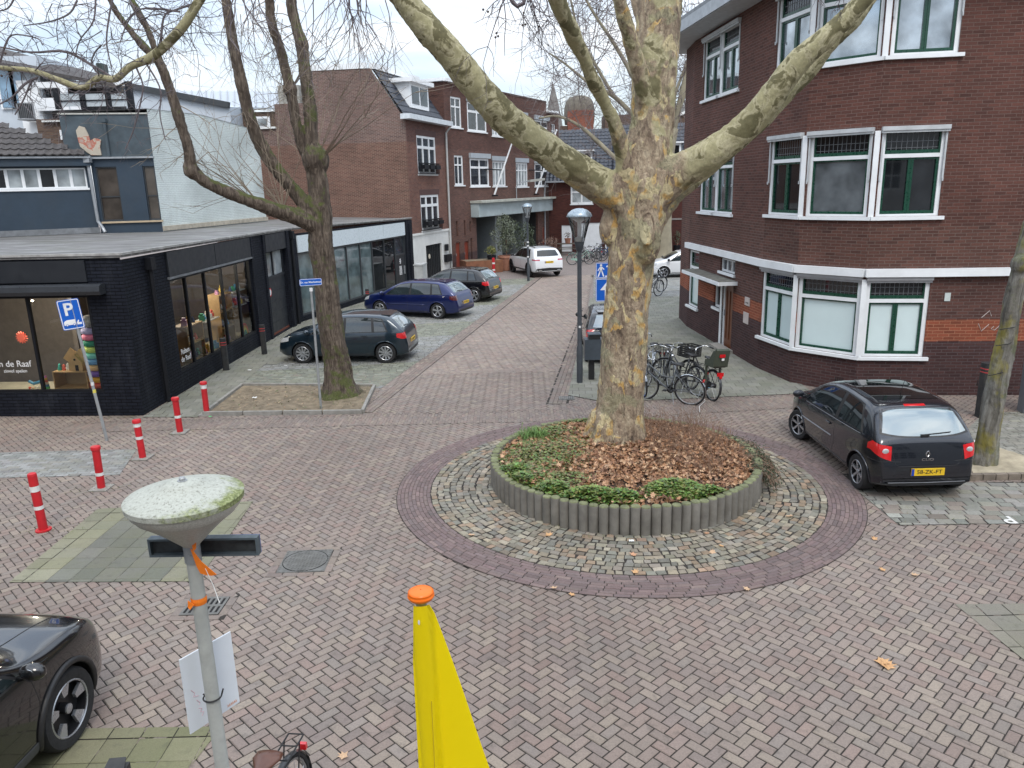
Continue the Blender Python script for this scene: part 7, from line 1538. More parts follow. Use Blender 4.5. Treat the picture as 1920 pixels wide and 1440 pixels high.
# white car far right
c5_ = hcar('parked_car', 'white hatchback with black wheels half hidden by the corner building', (9.15, 40.45, 0), R(179), WHI, L_=4.05, W_=1.72, Ht=1.455, wb=2.57, rimk=dict(spokes=6, sw=.03, rimmat=RIMS), mir=TRIM)
# black car behind the trunk
c6_ = hcar('parked_car', 'black hatchback parked behind the big trunk and the dark litter bin', (2.92, 22.1, 0), R(86.5), BLK, L_=3.86, W_=1.735, Ht=1.50, wb=2.45, ro=.62, wr=.31, rimk=dict(spokes=5), text='K-604-PD', mir=TRIM)
# dark hatchback on the right (three doors), the biggest car in view
topC = [(0, .47), (.012, .60), (.035, .74), (.07, .90), (.12, 1.0), (.22, 1.10), (.38, 1.27), (.50, 1.375), (.62, 1.43), (.95, 1.475), (1.5, 1.495), (2.0, 1.47), (2.4, 1.38), (2.8, 1.19), (3.1, 1.02), (3.25, .965), (3.55, .90), (3.8, .81), (3.91, .70), (3.97, .57), (3.99, .46)]
P = dict(L=3.99, W=1.72, top=topC, belt=[(0, .93), (.3, .985), (.9, .985), (1.6, .95), (2.8, .90), (3.4, .84), (3.99, .6)], plan=[(0, .80), (.05, .865), (.16, .925), (.5, .985), (1.2, 1.0), (2.7, 1.0), (3.3, .975), (3.65, .91), (3.87, .80), (3.99, .62)], wb=2.575, ro=.60, wr=.30, rim=.66, spokes=6, sw=.05, flare=.9, tumble=.31, steer=R(16), sideglass=glassy('car_glass_dark', (.010, .014, .016), .02, .9))
cl = Car('parked_car', 'dark graphite three-door hatchback parked with its rear to us beside the leaning tree', (6.16, 12.66, 0), R(90.5), P, GRA)
cl.glass((1, -1), [(.60, 1.46, .86, 1.44), (1.58, 2.86, 1.56, 2.42)], None)
cl.screen(True, .66, .54, .99, 1.40, CGL, 'windscreen', .02)
ys = np.linspace(-1, 1, 13); cl.patch('rear_window', (1, 0, 0), [(y*.56, 1.39-.05*y**4) for y in ys], [(y*.66, 1.035+.05*abs(y)**3) for y in ys], RSCR, .004, 24, 10)
cl.patch('window_seal', (1, 0, 0), [(y*.60, 1.41-.05*y**4) for y in ys], [(y*.70, 1.015+.05*abs(y)**3) for y in ys], TRIM, .0015, 24, 10)
for sg in (1, -1):
    tl = _tail(cl, sg, TAIL, 1, rear=.27, side=.33, shape=lambda t: (.68+.13*min(1, t*1.3), (.90+.08*t) if t < .75 else .96-.25*(t-.75)))
    h = cl.hit((-4, sg*.66, .83), (1, 0, 0)); mb = MB(); mb.ball(h+Vector((-.004, 0, 0)), (.014, .055, .045), 12, 8); mb.build('reversing_lens', LAMPC, tl, world=False, smooth=True)
    _head(cl, sg, 1, .62, .76); cl.seams(sg, [((1.58, .33), (1.50, .5), (1.50, .92)), ((3.0, .31), (3.06, .62), (3.02, .86))])
    cl.strip('side_moulding', (0, -sg, 0), [(1.62-2.0, .60), (2.95-2.0, .565)], .022, CHROME if False else plain('moulding_grey', (.22, .23, .25), .4), .003)
    cl.strip('belt_line', (0, -sg, 0), [(.6-2.0, .965), (1.6-2, .93), (2.85-2.0, .885)], .008, plain('moulding_grey', (.22, .23, .25), .4), .004)
    cl.handle(1.75, .80, sg); cl.strip('sill_line', (0, -sg, 0), [(cl.ax[0]+.40, .30), (cl.ax[1]-.40, .30)], .018, TRIM, 0)
    cl.strip('bumper_line', (1, -sg*.01, 0), [(sg*.40, .66), (sg*.62, .67), (sg*.80, .66)], .01, TRIM, -.002)
cl.patch('bumper_insert', (1, 0, 0), [(y*.62, .335) for y in (-1, 0, 1)], [(y*.60, .235) for y in (-1, 0, 1)], TRIM, .003, 12, 3)
cl.strip('tailgate_line', (1, 0, 0), [(-.60, .97), (-.53, .72), (-.50, .62), (-.44, .585), (.44, .585), (.50, .62), (.53, .72), (.60, .97)], .009, TRIM, -.002)
cl.strip('bumper_crease', (1, 0, 0), [(-.70, .33), (0, .32), (.70, .33)], .012, plain('moulding_grey', (.22, .23, .25), .4), .001)
cl.plate('58-ZK-FT', .50); cl.mirror(2.95, .96)
cl.strip('wiper', (1, 0, 0), [(.02, 1.06), (-.40, 1.085)], .016, TRIM, .02); mb = MB(); h = cl.hit((-4, 0, 1.045), (1, 0, 0)); mb.box(h+Vector((-.015, .02, 0)), (.04, .12, .035)); mb.build('wiper_hub', TRIM, cl.root, world=False)
h = cl.hit((-4, 0, .775), (1, 0, 0)); mb = MB(); o_ = h+Vector((-.006, 0, 0))
def rh(a, b, z): return [(o_.x, -a, o_.z), (o_.x, 0, o_.z-b), (o_.x, a, o_.z), (o_.x, 0, o_.z+b)]
mb.tube([Vector(p) for p in ((o_.x, -.030, o_.z), (o_.x, -.008, o_.z-.045), (o_.x, .008, o_.z-.045), (o_.x, .030, o_.z), (o_.x, .008, o_.z+.045), (o_.x, -.008, o_.z+.045))], .009, 6, closed=True); mb.build('badge', CHROME, cl.root, world=False)
h = cl.hit((-4, 0, .69), (1, 0, 0)); text_mesh('CLIO', .055, CHROME, (h.x-.004, 0, .69), basis((0, -1, 0), (-1, 0, 0)), cl.root, 'lettering', .002, sx=1.6)
mb = MB(); h = cl.hit((-4, 0, 1.425), (1, 0, 0)); cl.patch('brake_light', (1, 0, 0), [(y*.17, 1.432) for y in (-1, 1)], [(y*.17, 1.412) for y in (-1, 1)], TAIL, .006, 6, 2)
h = cl.hit((-2+1.05, 0, 3), (0, 0, -1)); mb = MB(); mb.tube([h, h+Vector((-.10, 0, .26))], .005, 4); mb.build('aerial', TRIM, cl.root, world=False)
rp_ = []; mb = MB(); mb2 = MB()      # black roof panel, following the roof
for i in range(13):
    for j in range(9):
        x = -2+.80+1.28*i/12; y = -.50+1.0*j/8; h = cl.hit((x, y, 3), (0, 0, -1)); mb.v.append(tuple(h+Vector((0, 0, .003))))
for i in range(12):
    for j in range(8): mb.f.append((i*9+j, (i+1)*9+j, (i+1)*9+j+1, i*9+j+1)); mb.m.append(0)
mb.build('roof_panel', TINT, cl.root, world=False, smooth=True)
# black crossover cut off by the left edge
topE = [(0, .6), (.05, .9), (.2, 1.15), (.5, 1.5), (.9, 1.60), (1.6, 1.62), (2.2, 1.57), (2.8, 1.32), (3.15, 1.12), (3.4, 1.06), (3.8, 1.02), (4.1, .96), (4.28, .86), (4.37, .70), (4.40, .52)]
P = dict(L=4.40, W=1.83, top=topE, belt=[(0, 1.0), (2, 1.02), (3.2, .99), (3.9, .93), (4.4, .7)], plan=[(0, .84), (.3, .96), (.9, 1), (3.4, 1), (3.9, .965), (4.2, .90), (4.33, .80), (4.40, .66)], wb=2.70, ro=.86, wr=.36, rim=.70, spokes=5, sw=.085, flare=1.5, inner=.50, lip=.03, zb=.22, gap=.055)
ev_ = Car('parked_car', 'glossy black crossover car cut off by the bottom left corner', (-4.97, 4.62, 0), R(86), P, paint('paint_gloss_black', (.006, .006, .007), .2, .2, .03))
ev_.glass((1, -1), [(.9, 1.3, 1.0, 1.3), (1.36, 2.1, 1.38, 2.06), (2.18, 3.05, 2.14, 2.75)], None); ev_.screen(True, .68, .56, 1.10, 1.50, CGL, 'windscreen')
for sg in (1, -1): _head(ev_, sg, 1.2, .64, .74); ev_.seams(sg, [((3.15, .42), (3.2, .7), (3.16, .96)), 2.14], .42); ev_.handle(2.4, .92, sg); ev_.patch('cladding', (0, -sg, 0), [(ev_.ax[0]+.42, .37), (ev_.ax[1]-.42, .37)], [(ev_.ax[0]+.42, .26), (ev_.ax[1]-.42, .26)], plain('cladding_grey', (.05, .052, .055), .6), .010, 10, 3)
ev_.mirror(3.05, 1.04)
for sy in (-.45, .45): ev_.strip('bonnet_crease', (-1, 0, 0), [(sy, 1.08), (sy*1.1, .95)], .01, TRIM, -.003)

for c_ in (c1_, c2_, c3_, s_, c5_, c6_, cl): c_.root.scale = (.955, .955, .955)
c1_.root.scale = (.94, .94, .95)

for k_ in [k for k in kids(c6_.root) if k.name.startswith('tail_light')]: bpy.data.objects.remove(k_)
for sg in (1, -1): _tail(c6_, sg, TAIL, 1.03, shape=lambda t: (.74+.04*t, 1.0-.05*t), rear=.20, side=.28)
# ================================================================== STREET FURNITURE
REDP = plain('post_red', (.50, .012, .02), .5, var=.15, vs=6, dirt=.1); WBAND = plain('post_white_band', (.68, .68, .66), .6, var=.15, vs=10); DKG = plain('lamp_grey', (.045, .052, .06), .45, var=.15)
GALV = plain('galvanised', (.33, .345, .35), .5, metal=.35, var=.2, vs=6)
def tilt_to(o, x, y): o.rotation_euler = (x, y, 0)
for k, (x, y, bands, lab, tx, ty) in enumerate([(-6.98, 10.51, [.62, .34], 'red post with two white bands, nearest of the row to the round lamp', 0, -.02), (-6.95, 12.13, [.24], 'red post with a faint worn band low down, second of the row', .01, .02),
        (-6.94, 13.62, [.62, .38], 'red post with two white bands between the plain post and the blue parking sign', 0, -.02), (-6.88, 15.17, [.32], 'red post with a white band low down, in front of the brick course', .0, -.015), (-6.82, 16.47, [.60], 'red post with one high white band beside the soil bed', 0, .01)]):
    t = thing('red_post', lab, 'bollard', (x, y, 0), group='red posts in a row by the shop', rx=tx, ry=ty); h = .86 if k == 0 else .74; r = .062
    mb = MB(); mb.lathe([(r, -.02), (r, h)], seg=20, cap=False); 
    if k == 0: mb.lathe([(r*1.02, h-.004), (r*.95, h+.03), (r*.5, h+.045), (.002, h+.048)], seg=20, cap=False)
    mb.build('shaft', REDP, t, world=False, angle=40)
    if k: mb = MB(); mb.lathe([(r*1.02, h-.05), (r*1.25, h-.045), (r*1.25, h-.005), (r*1.15, h+.012), (.002, h+.018)], seg=20, cap=False); mb.build('cap', REDP, t, world=False, angle=40)
    for b in bands: mb = MB(); mb.lathe([(r+.002, b), (r+.002, b+.085 if b > .5 else b+.055)], seg=20, cap=False); mb.build('band', WBAND, t, world=False, smooth=True)
    mb = MB(); mb.lathe([(.11, .0), (.11, .02), (r, .022)], seg=16, cap=False) if k == 0 else mb.box((0, 0, .012), (.3, .3, .02)); mb.build('base_plate', REDP if k == 0 else M_KERB, t, world=False)
t = thing('red_post', 'small red and white post by the rusty planter at the far end', 'bollard', (-.86, 43.04, 0), group='red posts in a row by the shop'); t['group'] = 'lone red post'
mb = MB(); mb.lathe([(.08, 0), (.08, .95), (.002, .97)], seg=12, cap=False); mb.build('shaft', REDP, t, world=False, angle=40)
for b in (.25, .62): mb = MB(); mb.lathe([(.083, b), (.083, b+.09)], seg=12, cap=False); mb.build('band', WBAND, t, world=False)
for x, y, lab, s_, h in ((-7.93, 20.83, 'black post with red bands nearest the shop lettering in the side window', .15, .92), (-7.50, 22.9, 'black post with red bands at the far end of the side shop window', .15, .92), (-5.85, 31.5, 'black post in front of the glass shop beside the dark blue car', .15, .85), (9.50, 14.88, 'tall black post with thin red bands behind the leaning tree', .19, 1.13)):
    t = thing('black_post', lab, 'bollard', (x, y, 0), rz=.15, group='black square posts')
    mb = MB(); q = s_/2; c_ = q*.3; pl8 = [(q-c_, -q), (q, -q+c_), (q, q-c_), (q-c_, q), (-q+c_, q), (-q, q-c_), (-q, -q+c_), (-q+c_, -q)]; mb.extrude([(a, b, -.01) for a, b in pl8], (0, 0, h)); mb.build('shaft', plain('post_black', (.02, .021, .023), .6, var=.3, vs=9, dirt=.3), t, world=False, fixn=True)
    for b in (h-.13, h-.20): mb = MB(); mb.extrude([(a*1.01, b_*1.01, b) for a, b_ in pl8], (0, 0, .022)); mb.build('band', plain('band_red', (.45, .05, .05), .5, var=0), t, world=False, fixn=True)
# lantern posts
LGL = clearglass('lantern_glass', (.93, .95, .96), .93)
def lantern(loc, label, k=1.0):
    t = thing('street_lamp', label, 'lamp post', loc, group='lantern posts along the street')
    mb = MB(); mb.lathe([(.075, 0), (.075, .9), (.056, .95), (.052, 3.22), (.075, 3.25), (.115, 3.42), (.12, 3.45), (.002, 3.45)], seg=16, cap=False); mb.build('pole', DKG, t, world=False, angle=35)
    mb = MB(); mb.lathe([(.12, 3.452), (.275, 4.035)], seg=24, cap=False); mb.build('glass', LGL, t, world=False, smooth=True)
    mb = MB(); mb.lathe([(.30, 4.03), (.305, 4.05), (.27, 4.12), (.18, 4.19), (.08, 4.225), (.002, 4.23)], seg=24, cap=False); mb.lathe([(.30, 4.03), (.002, 4.028)], seg=24, cap=False); mb.build('cap', plain('lantern_cap', (.30, .36, .40), .25, metal=.5, var=.1), t, world=False, smooth=True)
    mb = MB(); mb.lathe([(.11, 3.46), (.12, 3.54), (.045, 3.58), (.05, 3.90), (.24, 4.02)], seg=10, cap=False); b = mb.build('reflector', plain('reflector_white', (.85, .85, .85), .3), t, world=False, smooth=True)
    mb = MB()
    for a in (.4, .4+pi/2, .4+pi, .4-pi/2): mb.tube([(cos(a)*.128, sin(a)*.128, 3.45), (cos(a)*.277, sin(a)*.277, 4.035)], .008, 4)
    mb.build('glazing_bar', DKG, t, world=False)
    return t
l1 = lantern((1.68, 18.45, 0), 'dark grey lantern post close to the big plane tree'); l2 = lantern((.99, 39.9, 0), 'small distant lantern post beside the white car'); l2.scale = (.92, .92, .93)
mb = MB(); mb.box((-.0, -.064, 1.42), (.05, .01, .05)); mb.build('sticker', WBAND, l1, world=False)
for z in (1.3, 1.9, 2.1): mb = MB(); mb.lathe([(.063, z), (.063, z+.08)], seg=10, cap=False); mb.build('sticker', WBAND, l2, world=False)
# round lamp in the foreground
LX, LY = -1.775, 3.86
fl = thing('round_lamp', 'weathered round street lamp with a mossy disc-shaped head in the foreground', 'street lamp', (LX, LY, 0))
m_, n_, b__ = newmat('lamp_pole_grey'); p_ = objco(n_); n_.links.new(mixc(n_, ramp(n_, noise(n_, 4, 6, .65, p_), [(.5, 0.), (.75, .5)]), ramp(n_, noise(n_, 14, 4, .6, p_), [(.3, (.30, .31, .29)), (.7, (.36, .37, .345))]), (.20, .205, .18)), b__.inputs['Base Color']); b__.inputs['Roughness'].default_value = .6; POLEG = m_
mb = MB(); mb.lathe([(.075, -.02), (.075, .95), (.06, 1.02), (.040, 1.06), (.038, 2.95)], seg=24, cap=False); mb.build('pole', POLEG, fl, world=False, smooth=False, angle=30)
m_, n_, b__ = newmat('lamp_head_mossy'); p_ = objco(n_); sp_ = nd(n_, 'ShaderNodeSeparateXYZ', i0=p_)
rad_ = nd(n_, 'ShaderNodeVectorMath', {'operation': 'LENGTH'}, i0=nd(n_, 'ShaderNodeMapping', Vector=p_, Scale=(1, 1, 0)).outputs[0]).outputs['Value']
e_ = nd(n_, 'ShaderNodeMath', {'operation': 'MULTIPLY_ADD'}, i0=rad_, i1=1.6, i2=nd(n_, 'ShaderNodeMath', {'operation': 'MULTIPLY_ADD'}, i0=sp_.outputs['X'], i1=.55, i2=nd(n_, 'ShaderNodeMath', {'operation': 'MULTIPLY'}, i0=noise(n_, 9, 7, .7, p_), i1=.75).outputs[0]).outputs[0]).outputs[0]
cc_ = ramp(n_, noise(n_, 60, 5, .75, p_), [(.36, (.20, .20, .17)), (.45, (.37, .38, .33)), (.7, (.46, .47, .42))])
cc_ = mixc(n_, ramp(n_, noise(n_, 22, 6, .8, p_), [(.60, 0.), (.68, .6)]), cc_, (.22, .23, .18))
n_.links.new(mixc(n_, ramp(n_, e_, [(.84, 0.), (1.0, .95)]), cc_, ramp(n_, noise(n_, 70, 4, .7, p_), [(.35, (.07, .085, .03)), (.5, (.17, .20, .06)), (.65, (.33, .35, .18))])), b__.inputs['Base Color']); b__.inputs['Roughness'].default_value = .8; bump(n_, b__, noise(n_, 90, 5, .7, p_), .5, .006)
mb = MB(); mb.lathe([(.296, 3.155), (.303, 3.158), (.306, 3.188), (.300, 3.194), (.24, 3.212), (.17, 3.236), (.100, 3.258), (.097, 3.262), (.05, 3.270), (.002, 3.272)], seg=64, cap=False); mb.build('cap', m_, fl, world=False, angle=50)
m_, n_, b__ = newmat('lamp_bowl'); p_ = objco(n_); n_.links.new(mixc(n_, ramp(n_, noise(n_, 5, 5, .6, p_), [(.5, 0.), (.8, .6)]), ramp(n_, noise(n_, 120, 2, .6, p_), [(.4, (.36, .355, .31)), (.6, (.48, .47, .42))]), (.40, .32, .26)), b__.inputs['Base Color']); b__.inputs['Roughness'].default_value = .45
mb = MB(); mb.lathe([(.046, 2.90), (.06, 2.915), (.085, 2.94), (.13, 2.985), (.19, 3.04), (.245, 3.085), (.256, 3.092), (.262, 3.102), (.283, 3.125), (.294, 3.154)], seg=64, cap=False); mb.build('bowl', m_, fl, world=False, smooth=True)
mb = MB(); mb.lathe([(.018, 3.268), (.018, 3.286), (.012, 3.293), (.002, 3.294)], seg=8, cap=False); mb.lathe([(.026, 3.266), (.026, 3.275), (.002, 3.275)], seg=12, cap=False); mb.build('bolt', GALV, fl, world=False)
mb = MB(); mb.lathe([(.045, 2.80), (.045, 2.91)], seg=20, cap=False); mb.tube([(0, -.052, 2.86), (.05, -.03, 2.83), (.03, -.045, 2.80)], .003, 4); mb.build('collar', GALV, fl, world=False, smooth=True)
# street name case on the pole (seen from behind)
nb = thing('street_name_case', 'long dark street name case fixed under the round lamp, seen from behind', 'sign', (LX+.045, LY+.06, 2.86), rz=R(-1))
CASE = plain('case_grey', (.09, .115, .13), .5, metal=.3, var=.2, vs=10)
for z, y0, l, th in ((.048, 0, .61, .012), (-.048, 0, .61, .012)): mb = MB(); mb.box((0, 0, z), (l, .045, th)); mb.build('frame', CASE, nb, world=False)
for x in (-.299, .299): mb = MB(); mb.box((x, 0, 0), (.012, .045, .084)); mb.build('frame', CASE, nb, world=False)
mb = MB(); mb.box((0, .012, 0), (.586, .006, .084)); mb.build('back_panel', plain('case_dark', (.03, .034, .036), .6, var=.6, vs=14), nb, world=False)
mb = MB(); mb.box((.0, .025, 0), (.61, .004, .106)); mb.build('sign_face', PLB, nb, world=False)
ORG = plain('orange_cloth', (.80, .19, .008), .75, var=.1, vs=12)
rb_ = thing('orange_ribbon', 'torn orange cloth ribbon tied round the round lamp pole', 'ribbon', (LX, LY-.055, 2.8))
mb = MB(); A_ = [(.03, -.0, .14), (.058, -.01, .14), (.048, -.0, .10), (.035, -.01, .09)]; mb.extrude([Vector(a) for a in A_], (0, -.003, 0)); mb.build('knot', ORG, rb_, world=False, fixn=True)
mb = MB(); P0 = [(.022, -.01, .10), (.06, .0, .01), (.115, .01, -.06), (.155, -.02, -.065), (.105, -.03, -.01), (.052, -.02, .07)]
q = [Vector(p) for p in ((.020, -.004, .105), (.040, -.008, .085), (.075, -.014, .03), (.150, -.02, -.045), (.12, -.012, -.055), (.085, -.006, -.053), (.055, -.002, -.045), (.040, -.004, .0))]
mb.extrude(q, (0, -.003, 0)); mb.build('tail', ORG, rb_, world=False, fixn=True)
mb = MB(); mb.lathe([(.0405, -.255), (.0435, -.235), (.041, -.215)], (0, .055, 0), 20, cap=False); mb.extrude([Vector(p) for p in ((-.045, .01, -.255), (-.03, -.0, -.265), (-.005, -.0, -.235), (-.04, .01, -.215))], (0, -.004, 0)); mb.build('lower_band', ORG, rb_, world=False, fixn=True)
mb = MB(); a, b = Vector((LX+.09, LY-.07, 2.79)), Vector((LX+.155, LY-.10, 2.60)); mb.tube([a, a.lerp(b, .5)+Vector((.004, 0, .003)), b], [.002, .002, .003], 6); o = mb.build('white_cable_tie', WBAND); tag(o, 'thin white plastic strip hanging below the orange ribbon', 'strip')
# white board on the pole
bd = thing('white_board', 'blank white board strapped to the lower part of the round lamp pole', 'board', (-1.825, 3.975, 1.96)); dv_ = Vector((.19, .28, 0)).normalized(); nn = Vector((dv_.y, -dv_.x, 0))
mb = MB(); C0 = Vector((0, 0, 0)); mb.extrude([C0-dv_*.17+Vector((0, 0, -.25)), C0+dv_*.17+Vector((0, 0, -.25)), C0+dv_*.17+Vector((0, 0, .24)), C0-dv_*.17+Vector((0, 0, .24))], -nn*.008); mb.build('panel', plain('board_white', (.66, .70, .74), .35, var=.03, vs=4), bd, world=False, fixn=True)
PNK = plain('faded_pink_ink', (.62, .42, .48), .6, var=0); mb = MB()
for P in ([(-.13, .02), (-.11, -.01), (-.12, -.03), (-.09, -.04)], [(-.105, -.06), (-.085, -.09), (-.095, -.10)], [(-.10, -.12), (-.08, -.13), (-.09, -.15), (-.07, -.16), (-.085, -.18)]): mb.tube([dv_*u+nn*.001+Vector((0, 0, z)) for u, z in P], .0022, 4)
mb.build('scribble', PNK, bd, world=False)
mb = MB(); 
for k in range(6): u = .085+k*.0115; mb.tube([dv_*u+nn*.001+Vector((0, 0, -.232)), dv_*(u+.004)+nn*.001+Vector((0, 0, -.215)), dv_*(u+.007)+nn*.001+Vector((0, 0, -.232))], .0016, 4)
mb.build('orange_mark', plain('orange_print', (.75, .33, .15), .5, var=0), bd, world=False)
mb = MB(); cp = Vector((LX, LY, 1.94))-bd.location; mb.tube([cp+Vector((.05*cos(a), .05*sin(a), .0)) for a in np.linspace(R(-200), R(20), 14)], .005, 6); mb.tube([cp+Vector((-.047, .017, 0)), cp+Vector((-.065, .03, -.005))], .005, 5); mb.tube([cp+Vector((.047, .017, 0)), cp+Vector((.055, .03, .03))], .005, 5); mb.build('strap', TRIM, bd, world=False)
# parking sign
ps = thing('parking_sign', 'blue P sign with a truck symbol on a leaning grey pole beside the shop', 'sign', (-8.19, 14.75, 0)); tp = AY(131, 560, 14.75)
mb = MB(); mb.tube([(-8.19, 14.75, 0), (-8.19, 14.75, .1), tp], .03, 10); mb.build('pole', GALV, ps)
BLU = plain('sign_blue', (.005, .10, .48), .35, var=.03); SWH = plain('sign_white', (.75, .75, .75), .4)
def plate_on(parent, C, X, Z, w_, h_, mat=BLU, border=.018, rim=True):
    Y = Z.cross(X).normalized(); mb = MB()
    def rr_(w_, h_, r=.03): 
        out = []
        for cx_, cy_, a0 in ((w_/2-r, h_/2-r, 0), (-w_/2+r, h_/2-r, 90), (-w_/2+r, -h_/2+r, 180), (w_/2-r, -h_/2+r, 270)):
            for k in range(5): a = R(a0+k*22.5); out.append((cx_+r*cos(a), cy_+r*sin(a)))
        return out
    mb.extrude([C+X*a+Y*b for a, b in rr_(w_, h_)], Z*.012); pl_ = mb.build('sign_plate', mat, parent, fixn=True)
    if rim:
        o1, o2 = rr_(w_-border, h_-border), rr_(w_-border*2.6, h_-border*2.6, .022); mb = MB(); n = len(o1); mb.v = [tuple(C+X*a+Y*b+Z*.0135) for a, b in o1+o2]; mb.f = [(i, (i+1) % n, n+(i+1) % n, n+i) for i in range(n)]; mb.m = [0]*n; mb.build('border', SWH, pl_)
    return pl_, Y
def shape(pl_, C, X, Y, Z, poly, mat=None, d=.0135): mb = MB(); mb.extrude([C+X*a+Y*b+Z*d for a, b in poly], Z*.002); return mb.build('symbol', mat or SWH, pl_, fixn=True)
Z_ = Vector((.42, -.91, 0)).normalized(); yup = (tp-Vector((-8.19, 14.75, .1))).normalized(); X_ = yup.cross(Z_).normalized(); Z_ = X_.cross(yup).normalized()
C = AY(133, 589, 14.75)+Z_*.04; pl_, Y_ = plate_on(ps, C, X_, Z_, .38, .58)
text_mesh('P', .33, SWH, C+X_*-.02+Y_*.09+Z_*.0135-ps.location, basis(X_, Z_), pl_, 'lettering', .001, bold=.008)
shape(pl_, C, X_, Y_, Z_, [(-.15, -.20), (-.15, -.14), (-.12, -.11), (-.10, -.11), (-.10, -.10), (.05, -.10), (.05, -.20)])
for u in (-.10, .02): shape(pl_, C, X_, Y_, Z_, [(u+.022*cos(a), -.20+.022*sin(a)) for a in np.linspace(0, 2*pi, 13)[:-1]], BLU, .0160); shape(pl_, C, X_, Y_, Z_, [(u+.015*cos(a), -.20+.015*sin(a)) for a in np.linspace(0, 2*pi, 13)[:-1]], None, .0185)
shape(pl_, C, X_, Y_, Z_, [(.07, -.21), (.07, -.17), (.10, -.12), (.115, -.13), (.10, -.17), (.15, -.17), (.15, -.21)])
for z, cc2 in ((1.15, PLB), (1.0, plain('sticker_yellow', (.7, .6, .1), .5))):
    mb = MB(); p_ = Vector((-8.19, 14.75, .1)).lerp(tp, (z-.1)/(tp.z-.1)); mb.lathe([(.0315, 0), (.0315, .07)], p_, 10, cap=False); mb.build('sticker', WBAND if z > 1.1 else cc2, ps)
# street name sign
sn = thing('street_name_sign', 'blue street name sign on a thin galvanised pole in front of the left tree', 'sign', (-4.31, 16.63, 0)); mb = MB(); tp = AY(583, 540, 16.63); mb.tube([(-4.31, 16.63, 0), tp+Vector((0, 0, -.02))], [.028, .024], 10); mb.build('pole', GALV, sn)
mb = MB(); mb.lathe([(.036, -.07), (.036, .0), (.002, .002)], tp, 12, cap=False); mb.build('bracket', SWH, sn)
Z_ = Vector((-.28, -.96, 0)).normalized(); yup = Vector((0, 0, 1)); X_ = yup.cross(Z_).normalized(); X_ = (X_+Vector((0, 0, .03))).normalized(); Z_ = X_.cross(Vector((0, 0, 1))).normalized(); C = AY(583, 529, 16.63)+Z_*.01
Z_ = Vector((.30, -.95, 0)).normalized(); X_ = Vector((0, 0, 1)).cross(Z_).normalized(); C = AY(582.5, 529, 16.6); pl_, Y_ = plate_on(sn, C, X_, Z_, .47, .15, border=.010); text_mesh('Dr. van Mierlostraat', .058, SWH, C+Z_*.0135-sn.location, basis(X_, Z_), pl_, 'lettering', .001, bold=.0012, sx=.92)
# home-zone and one-way signs behind the trunk
wz = thing('traffic_signs', 'blue pedestrian zone sign above a blue one-way arrow sign, half hidden by the trunk', 'sign', (2.50, 19.62, 0)); xx = 2.2+.30
mb = MB(); mb.tube([(2.5, 19.64, 0), (2.5, 19.64, 2.86)], .03, 10); mb.build('pole', GALV, wz); X_, Z_, Y_ = Vector((1, 0, 0)), Vector((0, -1, 0)), Vector((0, 0, 1))
C = Vector((xx, 19.6, 2.64)); pl_, _y = plate_on(wz, C, X_, Z_, .60, .39, border=.014)
def man(cx_, cy_, k): 
    shape(pl_, C, X_, Y_, Z_, [(cx_+k*.028*cos(a), cy_+k*(.145+.028*sin(a))) for a in np.linspace(0, 2*pi, 13)[:-1]])
    for P in ([(-.025, .11), (.025, .11), (.03, .0), (-.03, .0)], [(-.03, .02), (.0, .02), (-.05, -.13), (-.085, -.13)], [(.0, .02), (.03, .02), (.085, -.13), (.05, -.13)], [(-.025, .11), (-.02, .08), (-.07, .0), (-.085, .02)], [(.025, .11), (.02, .08), (.07, .03), (.085, .05)]): shape(pl_, C, X_, Y_, Z_, [(cx_+k*a, cy_+k*b) for a, b in P])
man(-.17, -.02, 1.05); man(.07, -.09, .62); shape(pl_, C, X_, Y_, Z_, [(-.04+.022*cos(a), -.15+.022*sin(a)) for a in np.linspace(0, 2*pi, 11)[:-1]]); shape(pl_, C, X_, Y_, Z_, [(-.04, .08), (-.03, .12), (0, .125), (.02, .16), (.09, .16), (.11, .125), (.13, .12), (.13, .08)]); shape(pl_, C, X_, Y_, Z_, [(.18, -.15), (.18, .05), (.15, .05), (.22, .13), (.27, .07), (.27, -.15)])
C = Vector((xx, 19.6, 2.14)); pl_, _y = plate_on(wz, C, X_, Z_, .60, .58, border=.014); shape(pl_, C, X_, Y_, Z_, [(-.07, -.23), (.07, -.23), (.07, 0), (.19, 0), (0, .23), (-.19, 0), (-.07, 0)]); mb = MB(); mb.box(C+Vector((-.0, -.018, .05)), (.09, .004, .09)); mb.build('sticker', plain('sticker_maroon', (.12, .01, .01), .5), pl_)
# litter bin
bn = thing('litter_bin', 'dark grey litter bin on a square post between the lamp post and the trunk', 'bin', (2.04, 18.75, 0)); BNM = plain('bin_grey', (.05, .062, .075), .45, var=.15)
mb = MB(); mb.box((2.0, 18.75, .28), (.14, .14, .58)); mb.build('post', TRIM, bn); mb = MB(); mb.extrude([(1.82, 18.55, .55), (2.30, 18.55, .55), (2.30, 18.55, 1.06), (1.82, 18.55, 1.06)], (0, .36, 0)); mb.build('body', BNM, bn, fixn=True)
mb = MB(); mb.extrude([(1.92, 18.57, 1.062), (2.20, 18.57, 1.062), (2.20, 18.57, 1.18), (1.92, 18.57, 1.18)], (0, .30, 0)); mb.build('hood', TRIM, bn, fixn=True); mb = MB(); mb.box((2.06, 18.72, 1.185), (.32, .34, .02)); mb.build('lid', BNM, bn)
